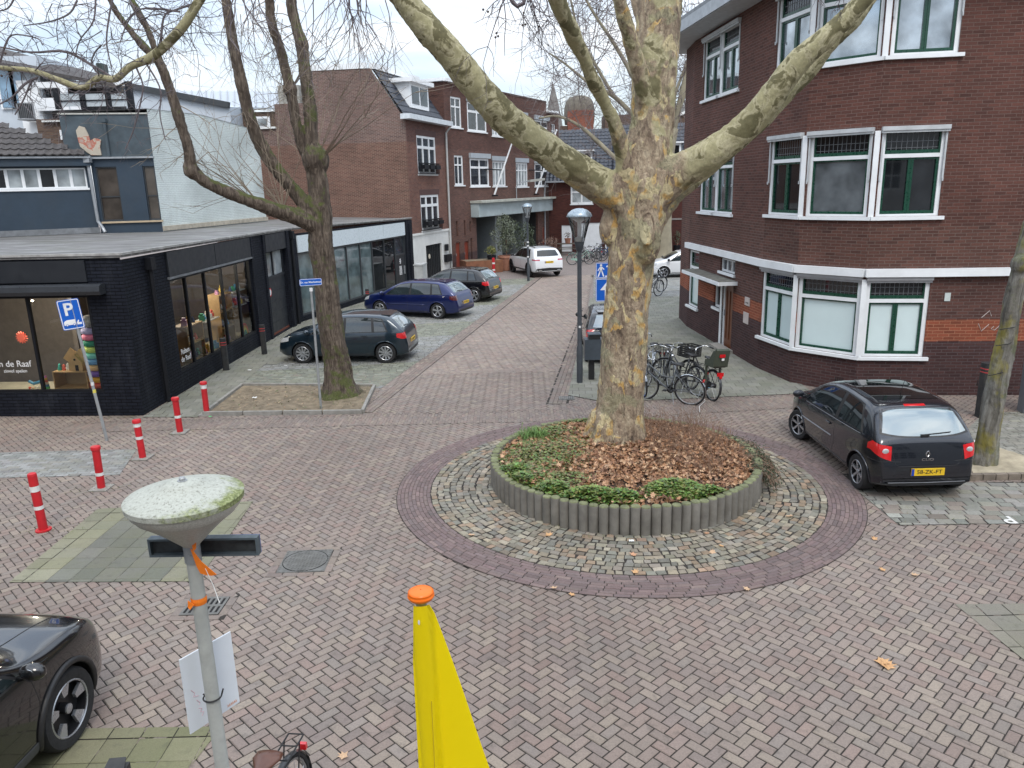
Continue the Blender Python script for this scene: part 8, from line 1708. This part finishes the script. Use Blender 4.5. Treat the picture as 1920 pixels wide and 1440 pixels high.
# charging post
cp_ = thing('charging_post', 'tall grey charging post with white lettering at the right edge', 'charging post', (10.72, 15.1, 0)); CG = plain('charger_grey', (.13, .14, .155), .45, var=.05)
mb = MB(); mb.extrude([(10.42, 14.98, 0), (10.62, 14.86, 0), (11.0, 14.98, 0), (10.9, 15.3, 0), (10.5, 15.3, 0)], (0, 0, 1.42)); mb.build('housing', CG, cp_, fixn=True); X_ = (Vector((10.62, 14.86, 0))-Vector((10.42, 14.98, 0))).normalized(); Z_ = Vector((X_.y, -X_.x, 0)); c_ = Vector((10.52, 14.92, 0))
mb = MB(); mb.tube([c_+Z_*.01+X_*(.065*cos(a))+Vector((0, 0, 1.12+.065*sin(a))) for a in np.linspace(0, 2*pi, 21)[:-1]], .016, 6, closed=True); mb.build('socket_ring', TRIM, cp_)
text_mesh('OPCHARGE', .075, WHT, c_+Z_*.003+Vector((0, 0, .78))-cp_.location, basis(Vector((0, 0, -1)), Z_), cp_, 'lettering', .001, bold=.001); mb = MB(); q_ = c_+Z_*.004+Vector((0, 0, .99)); mb.tube([q_+X_*.03+Vector((0, 0, .02)), q_, q_+X_*-.03+Vector((0, 0, .02))], .004, 4); mb.tube([q_, q_+Vector((0, 0, -.03))], .004, 4); mb.build('logo', WHT, cp_)
# utility cabinet
cb = thing('utility_cabinet', 'light grey utility cabinet against the white plinth', 'cabinet', (-4.28, 37.3, 0)); mb = MB(); mb.box((-4.28, 37.3, .62), (.42, .8, 1.2), rz=R(-8)); mb.build('housing', plain('cabinet_grey', (.42, .43, .42), .6, var=.1, dirt=.3), cb); mb = MB(); mb.box((-4.28, 37.3, 1.25), (.47, .86, .06), rz=R(-8)); mb.build('lid', plain('cabinet_grey', (.42, .43, .42), .6), cb)
# planter, pots, table at the far end
cr = thing('rusty_planter', 'rusty steel box planter in front of the porch of the brick hall', 'planter', (-1.6, 44.9, 0)); RUST = plain('rust', (.20, .085, .045), .85, var=.25, vs=5); mb = MB(); mb.box((-1.6, 44.9, .35), (2.2, 1.2, .7), rz=R(20)); mb.build('box', RUST, cr); mb = MB(); mb.box((-1.6, 44.9, .705), (2.05, 1.05, .01), rz=R(20)); mb.build('soil', M_SOIL, cr)
def potplant(name, label, x, y, r, h, ph, mat, cols, n, cat='plant', crown=.5, grp=None):
    t = thing(name, label, cat, (x, y, 0), group=grp); mb = MB(); mb.lathe([(r*.72, 0), (r*.98, h*.85), (r*1.08, h*.86), (r*1.08, h), (r*.9, h), (r*.88, h*.9), (.002, h*.9)], seg=16, cap=False); mb.build('pot', mat, t, world=False, angle=40)
    mb = MB(); mb.tube([(0, 0, h*.8), (.03, 0, h+ph*.4)], .03, 6); mb.build('stem', TWD, t, world=False); it = []
    for k in range(n):
        v = Vector((random.gauss(0, 1), random.gauss(0, 1), random.gauss(0, 1))).normalized()*random.random()**.4; b_ = 1+.3*sin(v.x*5)*cos(v.z*4); it.append((x+v.x*crown*b_, y+v.y*crown*b_, h+ph*.55+v.z*ph*.5, random.uniform(.05, .11), random.uniform(0, 6.28), random.gauss(0, 1), random.gauss(0, 1), random.choice(cols)))
    o = leafmesh(it, 'foliage', GREENM, lobes=3); o.parent = t; o.location = Vector(o.location)-t.location; return t
TERR = plain('terracotta', (.36, .17, .11), .8, var=.15); OLV = [(.12, .14, .09), (.17, .19, .13), (.09, .11, .06), (.14, .16, .12)]
potplant('olive_tree', 'olive tree in a terracotta pot beside the white car', -.15, 45.6, .48, .85, 2.3, TERR, OLV, 2600, 'tree', .75)
potplant('potted_shrub', 'small flowering shrub in a black pot on the rusty planter', -1.0, 44.9, .25, .95, .5, BLACKP, [(.16, .15, .03), (.10, .13, .04)], 300, 'plant', .35); potplant('potted_shrub', 'dark shrub in a pot behind the white car', 1.0, 48.6, .4, .6, 2.0, TERR, [(.04, .06, .03), (.06, .08, .04)], 1300, 'plant', .8); potplant('potted_shrub', 'dry reddish plant in a pot by the brick hall', 2.7, 50.2, .35, .5, 1.1, TERR, [(.22, .13, .10), (.16, .11, .08)], 600, 'plant', .6)
for k, (x, lab) in enumerate(((10.3, 'first'), (11.0, 'second'), (12.0, 'third'))): potplant('potted_plant', ('thin plant in a black pot by the back wall, %s from the plane tree' % lab), x, 55.6-.12*k, .25, .45, 1.0, BLACKP, [(.06, .08, .04), (.10, .11, .07)], 160, 'plant', .25, 'pots along the back wall')
pt = thing('picnic_table', 'wooden picnic table at the far end of the street', 'table', (4.35, 55.2, 0)); OLDW = plain('old_wood', (.11, .09, .07), .9, var=.3, vs=4); mb = MB()
for k in range(5): mb.box((4.35, 55.2+(k-2)*.16, .76), (1.8, .15, .04))
mb.build('table_top', OLDW, pt)
for s_ in (-1, 1): mb = MB(); mb.box((4.35, 55.2+s_*.75, .45), (1.8, .26, .04)); mb.build('bench', OLDW, pt)
for x in (-.65, .65):
    for s_ in (-1, 1): mb = MB(); mb.beam((4.35+x, 55.2+s_*.2, .74), (4.35+x, 55.2+s_*.7, 0), .08, .05); mb.build('leg', OLDW, pt)
    mb = MB(); mb.beam((4.35+x, 54.4, .42), (4.35+x, 56.0, .42), .05, .08); mb.build('cross_beam', OLDW, pt)
potplant('potted_plant', 'small bare plant in a terracotta pot on the picnic table', 4.2, 55.2, .22, .35, .45, TERR, [(.14, .11, .08)], 60, 'plant', .2).location.z = .78
# bottom-left post top, manhole, drain
pb = thing('black_post', 'black square post whose top just shows at the bottom edge beside the black car', 'bollard', (-2.76, 4.42, 0), rz=.1); mb = MB(); mb.extrude([(-.07, -.06, 0), (.07, -.06, 0), (.07, .07, 0), (-.07, .07, 0)], (0, 0, .98)); mb.build('shaft', bpy.data.materials['post_black'], pb, world=False, fixn=True); mb = MB(); mb.extrude([(-.075, -.065, .981), (.075, -.065, .981), (.055, .06, 1.02), (-.055, .06, 1.02)], (0, 0, .008)); mb.build('top', bpy.data.materials['post_black'], pb, world=False, fixn=True)
IRON = plain('cast_iron', (.165, .162, .15), .55, metal=.4, var=.3, vs=6, dirt=.3)
mh = thing('manhole_cover', 'square cast iron frame with a round manhole cover in the brick paving', 'manhole cover', (-2.80, 9.31, 0), rz=R(2)); mb = MB(); mb.box((0, 0, .004), (.62, .62, .016)); mb.build('frame', IRON, mh, world=False)
mb = MB(); mb.lathe([(.285, .012), (.285, .016), (.002, .016)], seg=40, cap=False)
for i in range(13):
    for j in range(13):
        x, y = (i-6)*.042, (j-6)*.042
        if math.hypot(x, y) < .26: mb.box((x, y, .018), (.024, .03, .006))
mb.build('cover', IRON, mh, world=False); mb = MB(); mb.tube([(.292*cos(a), .292*sin(a), .0125) for a in np.linspace(0, 2*pi, 41)[:-1]], .006, 4, closed=True); mb.build('gap', DARKIN, mh, world=False)
mb = MB()
for i in range(11):
    for s_ in (-1, 1): mb.box((s_*.29, (i-5)*.054, .014), (.022, .03, .004)); mb.box(((i-5)*.054, s_*.29, .014), (.03, .022, .004))
mb.build('frame_studs', IRON, mh, world=False)
SOLD = palette(RED, .08)
def surround(cx_, cy_, w_, h_, name):
    qs = []; n = max(2, round((w_+.1)/.2)); 
    for s_ in (-1, 1):
        L_ = w_+.2
        for k in range(round(L_/.2)): a = -L_/2+k*.2; qs.append([(cx_+a, cy_+s_*(h_/2+.05)-.05), (cx_+a+.2, cy_+s_*(h_/2+.05)-.05), (cx_+a+.2, cy_+s_*(h_/2+.05)+.05), (cx_+a, cy_+s_*(h_/2+.05)+.05)])
        for k in range(round(h_/.2)): b = -h_/2+k*h_/round(h_/.2); d_ = h_/round(h_/.2); qs.append([(cx_+s_*(w_/2+.05)-.05, cy_+b), (cx_+s_*(w_/2+.05)+.05, cy_+b), (cx_+s_*(w_/2+.05)+.05, cy_+b+d_), (cx_+s_*(w_/2+.05)-.05, cy_+b+d_)])
    pavers(name, np.array(qs, float), None, .0075, SOLD, M_BRICKPAV, joint=[[(cx_-w_/2-.1, cy_-h_/2-.1), (cx_+w_/2+.1, cy_-h_/2-.1), (cx_+w_/2+.1, cy_+h_/2+.1), (cx_-w_/2-.1, cy_+h_/2+.1)]])
surround(-2.80, 9.31, .62, .62, 'paving_surround'); surround(-3.72, 8.22, .46, .40, 'paving_surround')
def drain(x, y, w_, h_, label):
    t = thing('drain_grate', label, 'drain', (x, y, 0)); mb = MB(); mb.box((0, 0, .001), (w_, h_, .006)); mb.build('pit', DARKIN, t, world=False); mb = MB(); n = 7
    for s_ in (-1, 0, 1): mb.box((0, s_*(h_/2-.02), .009), (w_, .04, .014))
    for k in range(n+1): mb.box((-w_/2+.015+k*(w_-.03)/n, 0, .0092), (.03, h_-.004, .0135))
    mb.build('grate', IRON, t, world=False)
drain(-3.72, 8.22, .46, .40, 'slotted street drain behind the round lamp pole'); drain(1.25, 17.05, .35, .3, 'small street drain at the end of the gutter near the lantern post')
# ================================================================== YELLOW BANNER
kp = AY(789, 1112, 1.98); yb = thing('yellow_banner', 'bright yellow cloth banner on a pole with an orange knob, close to the viewer', 'banner', (kp.x, kp.y, 0)); yb.location.z = 1.6
YEL = plain('yellow_cloth', (1.0, .83, .002), .55, var=.03, vs=3, bmp=.04); _nt = YEL.node_tree; _b = _nt.nodes['Principled BSDF']; _tl = nd(_nt, 'ShaderNodeBsdfTranslucent', Color=(1, .88, .02, 1)); _ms = nd(_nt, 'ShaderNodeMixShader', i0=.45, i1=_b.outputs[0], i2=_tl.outputs[0]); _nt.links.new(_ms.outputs[0], _nt.nodes['Material Output'].inputs['Surface'])
ORK = plain('orange_plastic', (.85, .16, .006), .35, var=.04)
k_ = kp; s1 = 1.0
mb = MB(); mb.lathe([(.012, -.018), (.034, -.016), (.0385, -.009), (.0385, -.004), (.0345, -.001), (.0365, .002), (.037, .005), (.031, .009), (.012, .011), (.002, .0112)], k_, 32, cap=False); mb.build('knob', ORK, yb, smooth=True)
mb = MB(); n = 40
def flagpt(t, s):     # t 0 top..1 bottom, s 0 left edge..1 right edge ; sleeve round the pole, panel hanging to the right
    z = k_.z-.028-t*1.55; wl = .020+.012*min(1, t*8)+.02*t**.8; wr = .024+.40*t**.97; 
    x = -wl+(wl+wr)*s; y = .0
    if x < .026: y = -sqrt(max(0, .030**2-min(.030, abs(x))**2))*1.0 if abs(x) < .030 else 0
    y += .010*sin(x*24+t*2)*min(1, t*4)*(1 if x > .03 else .3)+.02*x
    return Vector((k_.x+x+.008*t, k_.y+y, z))
S_ = sorted(set(list(np.linspace(0, 1, 44)))); nn_ = len(S_)
for side_ in (0, 1):
    for i in range(n+1):
        for s in S_: p = flagpt(i/n, s); mb.v.append((p.x, p.y+(.004 if side_ else 0), p.z))
N_ = (n+1)*nn_
for i in range(n):
    for j in range(nn_-1): a = i*nn_+j; mb.f.append((a, a+nn_, a+nn_+1, a+1)); mb.f.append((N_+a+1, N_+a+nn_+1, N_+a+nn_, N_+a)); mb.m += [0, 0]
for i in range(n):
    for j in (0, nn_-1): a = i*nn_+j; f = (a, N_+a, N_+a+nn_, a+nn_); mb.f.append(f if j == 0 else f[::-1]); mb.m.append(0)
fl_ = mb.build('cloth', YEL, yb, smooth=True)
mb = MB(); mb.tube([flagpt(i/20, (.052+.0*i)/( (.032+.02*(i/20)**.8)+(.024+.40*(i/20)**.97)) if i > 3 else .8)+Vector((0, -.002, 0)) for i in range(4, 21)], .0011, 5); mb.build('seam', plain('seam_ochre', (.55, .40, .01), .7, var=0), fl_)
mb = MB(); mb.tube([k_+Vector((0, 0, -.02)), k_+Vector((.006, 0, -1.62))], .016, 12); mb.build('pole', GALV, yb)
mb = MB(); mb.ball(k_+Vector((-.006, -.0315, -.075)), (.003, .001, .008), 8, 6); mb.build('logo_tag', WBAND, fl_)
# ================================================================== BICYCLES
SPK = plain('spoke_steel', (.35, .36, .37), .35, metal=.8, var=0); SADB = plain('saddle_black', (.02, .02, .02), .5)
def bike(name, label, loc, rz, fcol, lean=.0, extras=(), steer=0, rimc=None, grp='bicycles by the pavement', guard=None, spokes=18, seg=24):
    t = thing(name, label, 'bicycle', loc, rz, grp, rx=lean); fm = fcol; rr_ = .345; ax = (-.54, .54)
    SM = Matrix.Translation((.46, 0, .66)) @ Matrix.Rotation(steer, 4, 'Z') @ Matrix.Translation((-.46, 0, -.66))
    for i, x in enumerate(ax):
        Mx = SM if i else Matrix.Identity(4); tf = lambda mb: setattr(mb, 'v', [tuple(Mx @ Vector(v)) for v in mb.v])
        mb = MB(); mb.tube([(x+rr_*cos(a), 0, rr_+rr_*sin(a)) for a in np.linspace(0, 2*pi, seg+1)[:-1]], .020, 6, closed=True); tf(mb); w_ = mb.build('wheel', TYRE, t, world=False, smooth=True)
        mb = MB(); mb.tube([(x+(rr_-.026)*cos(a), 0, rr_+(rr_-.026)*sin(a)) for a in np.linspace(0, 2*pi, seg+1)[:-1]], .011, 5, closed=True); tf(mb); mb.build('rim', rimc if (rimc and i) else SPK, w_, world=False, smooth=True)
        mb = MB()
        for k in range(spokes): a = 2*pi*k/spokes; mb.tube([(x+.02*cos(a+1), .022*(-1)**k, rr_+.02*sin(a+1)), (x+(rr_-.03)*cos(a), 0, rr_+(rr_-.03)*sin(a))], .0022, 3, cap=False)
        mb.lathe([(.018, -.035), (.018, .035)], (x, 0, rr_), 8, axis='Y'); tf(mb); mb.build('spokes', SPK, w_, world=False)
        g0_, g1_ = (20, 200) if i == 0 else (15, 150); mb = MB(); P_ = [(x+(rr_+.035)*cos(R(a))*(1 if i == 0 else 1), 0, rr_+(rr_+.035)*sin(R(a))) for a in np.linspace(g0_, g1_, 14)]; mb2 = MB()
        for s_ in (0,):
            for k in range(13): a, b = Vector(P_[k]), Vector(P_[k+1]); c = Vector((x, 0, rr_)); na, nb_ = (a-c).normalized(), (b-c).normalized(); mb.v += [tuple(a+Vector((0, -.028, 0))-na*.012), tuple(a), tuple(a+Vector((0, .028, 0))-na*.012), tuple(b+Vector((0, -.028, 0))-nb_*.012), tuple(b), tuple(b+Vector((0, .028, 0))-nb_*.012)]; q = len(mb.v)-6; mb.f += [(q, q+3, q+4, q+1), (q+1, q+4, q+5, q+2)]; mb.m += [0, 0]
        tf(mb); mb.build('mudguard', guard or fm, t, world=False, smooth=True)
    BB, ST, HT, HB = (-.08, 0, .29), (-.24, 0, .80), (.40, 0, .86), (.44, 0, .70)
    mb = MB(); mb.tube([BB, ST], .017, 8); mb.tube([HT, HB], .02, 8); mb.tube([HB, (.1, 0, .42), BB], .018, 8); mb.tube([HT, (.1, 0, .62), (-.17, 0, .58)], .015, 8)
    for s_ in (-.055, .055): mb.tube([(-.54, s_, .345), (-.22, s_*.3, .74)], .009, 6); mb.tube([(-.54, s_, .345), (-.10, s_*.8, .29)], .010, 6)
    mb.build('frame', fm, t, world=False, smooth=True)
    mb = MB()
    for s_ in (-.05, .05): mb.tube([(.45, s_*.6, .70), (.50, s_, .55), (.54, s_, .345)], .011, 6)
    mb.tube([HB, (.445, 0, .68)], .02, 6); mb.v = [tuple(SM @ Vector(v)) for v in mb.v]; mb.build('fork', fm, t, world=False, smooth=True)
    mb = MB(); mb.tube([(.40, 0, .86), (.385, 0, 1.0)], .013, 6)
    for s_ in (-1, 1): mb.tube([(.385, 0, 1.0), (.42, s_*.10, 1.02), (.38, s_*.24, 1.06), (.24, s_*.29, 1.05)], .011, 6)
    mb.v = [tuple(SM @ Vector(v)) for v in mb.v]; hb_ = mb.build('handlebar', CHROME, t, world=False, smooth=True)
    for s_ in (-1, 1): mb = MB(); mb.tube([(.25, s_*.288, 1.05), (.14, s_*.30, 1.03)], .017, 7); mb.v = [tuple(SM @ Vector(v)) for v in mb.v]; mb.build('grip', TRIM, hb_, world=False, smooth=True)
    mb = MB(); mb.tube([(.41, .02, .85), (.50, .04, .80)], .004, 4); mb.ball((.50, 0, .84), (.04, .045, .045), 10, 6); mb.v = [tuple(SM @ Vector(v)) for v in mb.v]; mb.build('front_light', CHROME, t, world=False, smooth=True)
    mb = MB(); mb.tube([ST, (-.265, 0, .90)], .013, 6); mb.build('seat_post', SPK, t, world=False); mb = MB(); rings = []
    for k, (x, w_, z) in enumerate([(-.41, .075, .93), (-.38, .10, .955), (-.32, .105, .958), (-.24, .06, .95), (-.16, .028, .945), (-.11, .018, .935)]):
        for a in np.linspace(0, 2*pi, 13)[:-1]: mb.v.append((x, w_*cos(a), z-.022+.028*sin(a)))
    for i in range(5):
        for k in range(12): k2 = (k+1) % 12; mb.f.append((i*12+k, i*12+k2, (i+1)*12+k2, (i+1)*12+k)); mb.m.append(0)
    mb.f.append(tuple(range(12))); mb.f.append(tuple(60+k for k in reversed(range(12)))); mb.m += [0, 0]; mb.build('saddle', extras_m.get('saddle', SADB) if 'brown' in extras else SADB, t, world=False, smooth=True, fixn=True)
    mb = MB()
    for s_ in (-.06, .06): mb.tube([(-.22, s_*.4, .75), (-.30, s_, .77), (-.78, s_, .77)], .007, 5); mb.tube([(-.70, s_, .77), (-.54, s_, .345)], .006, 5)
    for x in (-.35, -.5, -.65, -.78): mb.tube([(x, -.06, .77), (x, .06, .77)], .006, 5)
    mb.build('carrier', TRIM, t, world=False)
    mb = MB(); mb.box((-.86, 0, .60), (.03, .06, .05)); mb.build('tail_light', TAIL, t, world=False)
    mb = MB(); mb.lathe([(.085, -.045), (.085, -.038)], BB, 14, axis='Y'); mb.tube([BB, (.08, -.09, .23)], .008, 5); mb.tube([BB, (-.24, .09, .35)], .008, 5); mb.box((.08, -.13, .225), (.09, .08, .02)); mb.box((-.24, .13, .355), (.09, .08, .02)); mb.build('pedals', TRIM, t, world=False)
    mb = MB(); mb.extrude([(x_, -.052, z_) for x_, z_ in ((-.62, .30), (-.62, .39), (-.1, .38), (.03, .35), (.03, .23), (-.1, .21))], (0, .018, 0)); 
    if 'case' in extras: mb.build('chain_case', fm, t, world=False, fixn=True)
    mb = MB(); mb.tube([(-.16, .03, .28), (-.22, .16, .0)], .008, 5); mb.build('kickstand', SPK, t, world=False)
    if 'crate' in extras:
        mb = MB(); mb.v = []
        c0 = Vector((.60, 0, .80)); 
        for z in np.linspace(0, .24, 6):
            for s_ in (-1, 1): mb.beam(c0+Vector((-.16, s_*.21, z)), c0+Vector((.16, s_*.21, z)), .018, .03); mb.beam(c0+Vector((s_*.16, -.21, z)), c0+Vector((s_*.16, .21, z)), .018, .03)
        for s_ in (-1, 1):
            for y in np.linspace(-.21, .21, 5): mb.beam(c0+Vector((s_*.165, y, 0)), c0+Vector((s_*.165, y, .255)), .02, .012, up=(1, 0, 0))
        mb.box(c0+Vector((0, 0, .005)), (.32, .42, .012)); mb.v = [tuple(SM @ Vector(v)) for v in mb.v]; mb.build('crate', SADB, t, world=False)
    if 'basket' in extras:
        mb = MB(); c0 = Vector((.60, 0, .78)); n = 16
        for z in (0, .07, .14, .21): f = .8+z; mb.tube([c0+Vector((.15*f*cos(a), .18*f*sin(a), z)) for a in np.linspace(0, 2*pi, n+1)[:-1]], .004, 4, closed=True)
        for a in np.linspace(0, 2*pi, n+1)[:-1]: mb.tube([c0+Vector((.12*cos(a), .145*sin(a), 0)), c0+Vector((.152*cos(a), .182*sin(a), .21))], .003, 3)
        mb.v = [tuple(SM @ Vector(v)) for v in mb.v]; mb.build('basket', TRIM, t, world=False)
    if 'child' in extras:
        CS = plain('child_seat_green', (.055, .065, .045), .5, var=.1); mb = MB(); prof = [(-.36, .86), (-.40, .84), (-.66, .86), (-.72, .92), (-.80, 1.22), (-.84, 1.24), (-.86, 1.20), (-.80, .84), (-.76, .80), (-.40, .79)]
        mb.extrude([(x, -.15, z) for x, z in prof], (0, .30, 0)); cs = mb.build('child_seat', CS, t, world=False, fixn=True)
        for s_ in (-1, 1): mb = MB(); mb.extrude([(x, s_*.165-.012, z) for x, z in ((-.42, .80), (-.42, .93), (-.62, .98), (-.76, 1.18), (-.86, 1.20), (-.80, .82))], (0, .024, 0)); mb.build('side_wing', CS, cs, world=False, fixn=True); mb = MB(); mb.beam((-.50, s_*.17, .82), (-.52, s_*.17, .42), .05, .03); mb.build('leg_guard', CS, cs, world=False)
        mb = MB(); mb.box((-.855, 0, 1.08), (.012, .13, .07)); mb.build('reflector', TAIL, cs, world=False); mb = MB(); mb.box((-.85, -.02, 1.0), (.012, .06, .05)); mb.build('label', WBAND, cs, world=False); mb = MB(); mb.box((-.83, 0, .66), (.03, .15, .08)); mb.build('reflector', TAIL, t, world=False)
    return t
extras_m = {'saddle': plain('saddle_leather', (.10, .035, .018), .35, var=.2, coat=.3)}
FB = plain('bike_black', (.018, .019, .021), .35, coat=.5); FS = plain('bike_silver', (.30, .33, .37), .35, metal=.5); FG = plain('bike_grey', (.10, .11, .12), .4); FW_ = plain('bike_white', (.55, .57, .57), .4); FM = plain('bike_mint', (.30, .46, .38), .4); FBL = plain('bike_blue', (.02, .08, .28), .4)
bike('bicycle', 'black city bicycle with a dark green child seat and a black front crate', (4.33, 17.10, 0), R(104), FB, .05, ('child', 'crate', 'case'), .25)
bike('bicycle', 'dark bicycle with a silver rear mudguard, nearest to the planter', (3.45, 16.55, 0), R(148), FG, -.12, (), .3, guard=CHROME)
bike('bicycle', 'grey bicycle with a blue front rim leaning beside the big trunk', (3.12, 17.55, 0), R(-104), FS, .08, ('basket',), .35, rimc=plain('rim_blue', (.02, .12, .55), .4, var=0))
bike('bicycle', 'silver bicycle with a swept chrome handlebar right behind the blue-rimmed one', (3.42, 18.2, 0), R(-116), FS, .06, (), -.3)
bike('bicycle', 'black bicycle turned sideways in the middle of the parked bicycles', (3.95, 17.45, 0), R(118), FB, .05, ('basket',), .4)
bike('bicycle', 'bicycle with grey tyres and frame between the child seat bicycle and the dark one', (3.75, 18.0, 0), R(-95), FG, -.06, ('case',), .2)
bike('bicycle', 'bicycle with a white handlebar furthest back in the group by the door', (3.10, 19.0, 0), R(70), FW_, .05, ('basket',), .2)
bike('bicycle', 'black bicycle glimpsed behind the trunk near the distant white hatchback', (6.0, 33.0, 0), R(30), FB, .05, (), .2)
bike('bicycle', 'black bicycle with thick tyres behind the trunk, further from the door', (6.35, 34.4, 0), R(22), FB, .05, ('case',), .2)
bike('bicycle', 'mint green and white bicycle standing first in the far row', (4.45, 47.9, 0), R(5), FM, .05, ('case',), .1, grp='bicycles in the far row')
cols_ = [(FB, 'black'), (FG, 'grey'), (FB, 'black'), (FBL, 'blue'), (FB, 'black'), (FG, 'grey')]; where = ['just behind the mint green one', 'second behind the mint green one', 'in the middle of the far row', 'in the middle of the far row', 'close to the far white garage door', 'last in the far row before the big trunk']
for k, (mt, nm) in enumerate(cols_): bike('bicycle', '%s bicycle %s' % (nm, where[k]), (5.0+k*.45, 49.0+k*.75, 0), R(12-k*5+(90 if k % 3 == 2 else 0)), mt, .04, (), .3*(-1)**k, grp='bicycles in the far row', spokes=10, seg=18)
bike('bicycle', 'bicycle with a brown leather saddle cut off by the bottom edge of the picture', (-1.79, 4.22, 0), R(-98), FB, .03, ('brown',), .1, grp='lone bicycle')
# small litter
for k, (x, y, s_, c, lab) in enumerate([(700, 1, 0, 0, '')][:0]+[(468, 694, .10, WBAND, 'crumpled white paper on the parking bay near the petrol car'), (536, 690, .08, WBAND, 'small white scrap on the bay behind the soil bed'), (478, 751, .10, WBAND, 'white scrap lying on the soil bed'), (1328, 727, .06, plain('litter_blue', (.10, .35, .55), .5), 'light blue ribbon tuft on the pavement in front of the bicycles'), (394, 781, .06, plain('litter_green', (.1, .6, .2), .5), 'bright green scrap beside the last red post'), (1184, 1014, .07, WBAND, 'white square scrap on the cobbles before the planter')]):
    p = G(x, y, .03); mb = MB(); n = 7
    for i in range(n):
        for j in range(n): mb.v.append((p.x+(i/6-.5)*s_, p.y+(j/6-.5)*s_*.8, (.10 if 'soil' in lab else .03)+random.uniform(0, s_*.15)))
    for i in range(n-1):
        for j in range(n-1): mb.f.append((i*n+j, (i+1)*n+j, (i+1)*n+j+1, i*n+j+1)); mb.m.append(0)
    o = mb.build('litter', c, smooth=True); tag(o, lab, 'litter', 'bits of litter')
p = [G(x, y, .03) for x, y in ((1312, 772), (1311, 762), (1322, 752), (1318, 742), (1327, 732))]; mb = MB(); mb.tube(p, .006, 4); o = mb.build('string', WBAND); tag(o, 'white string trailing from the blue ribbon by the bicycles', 'string')
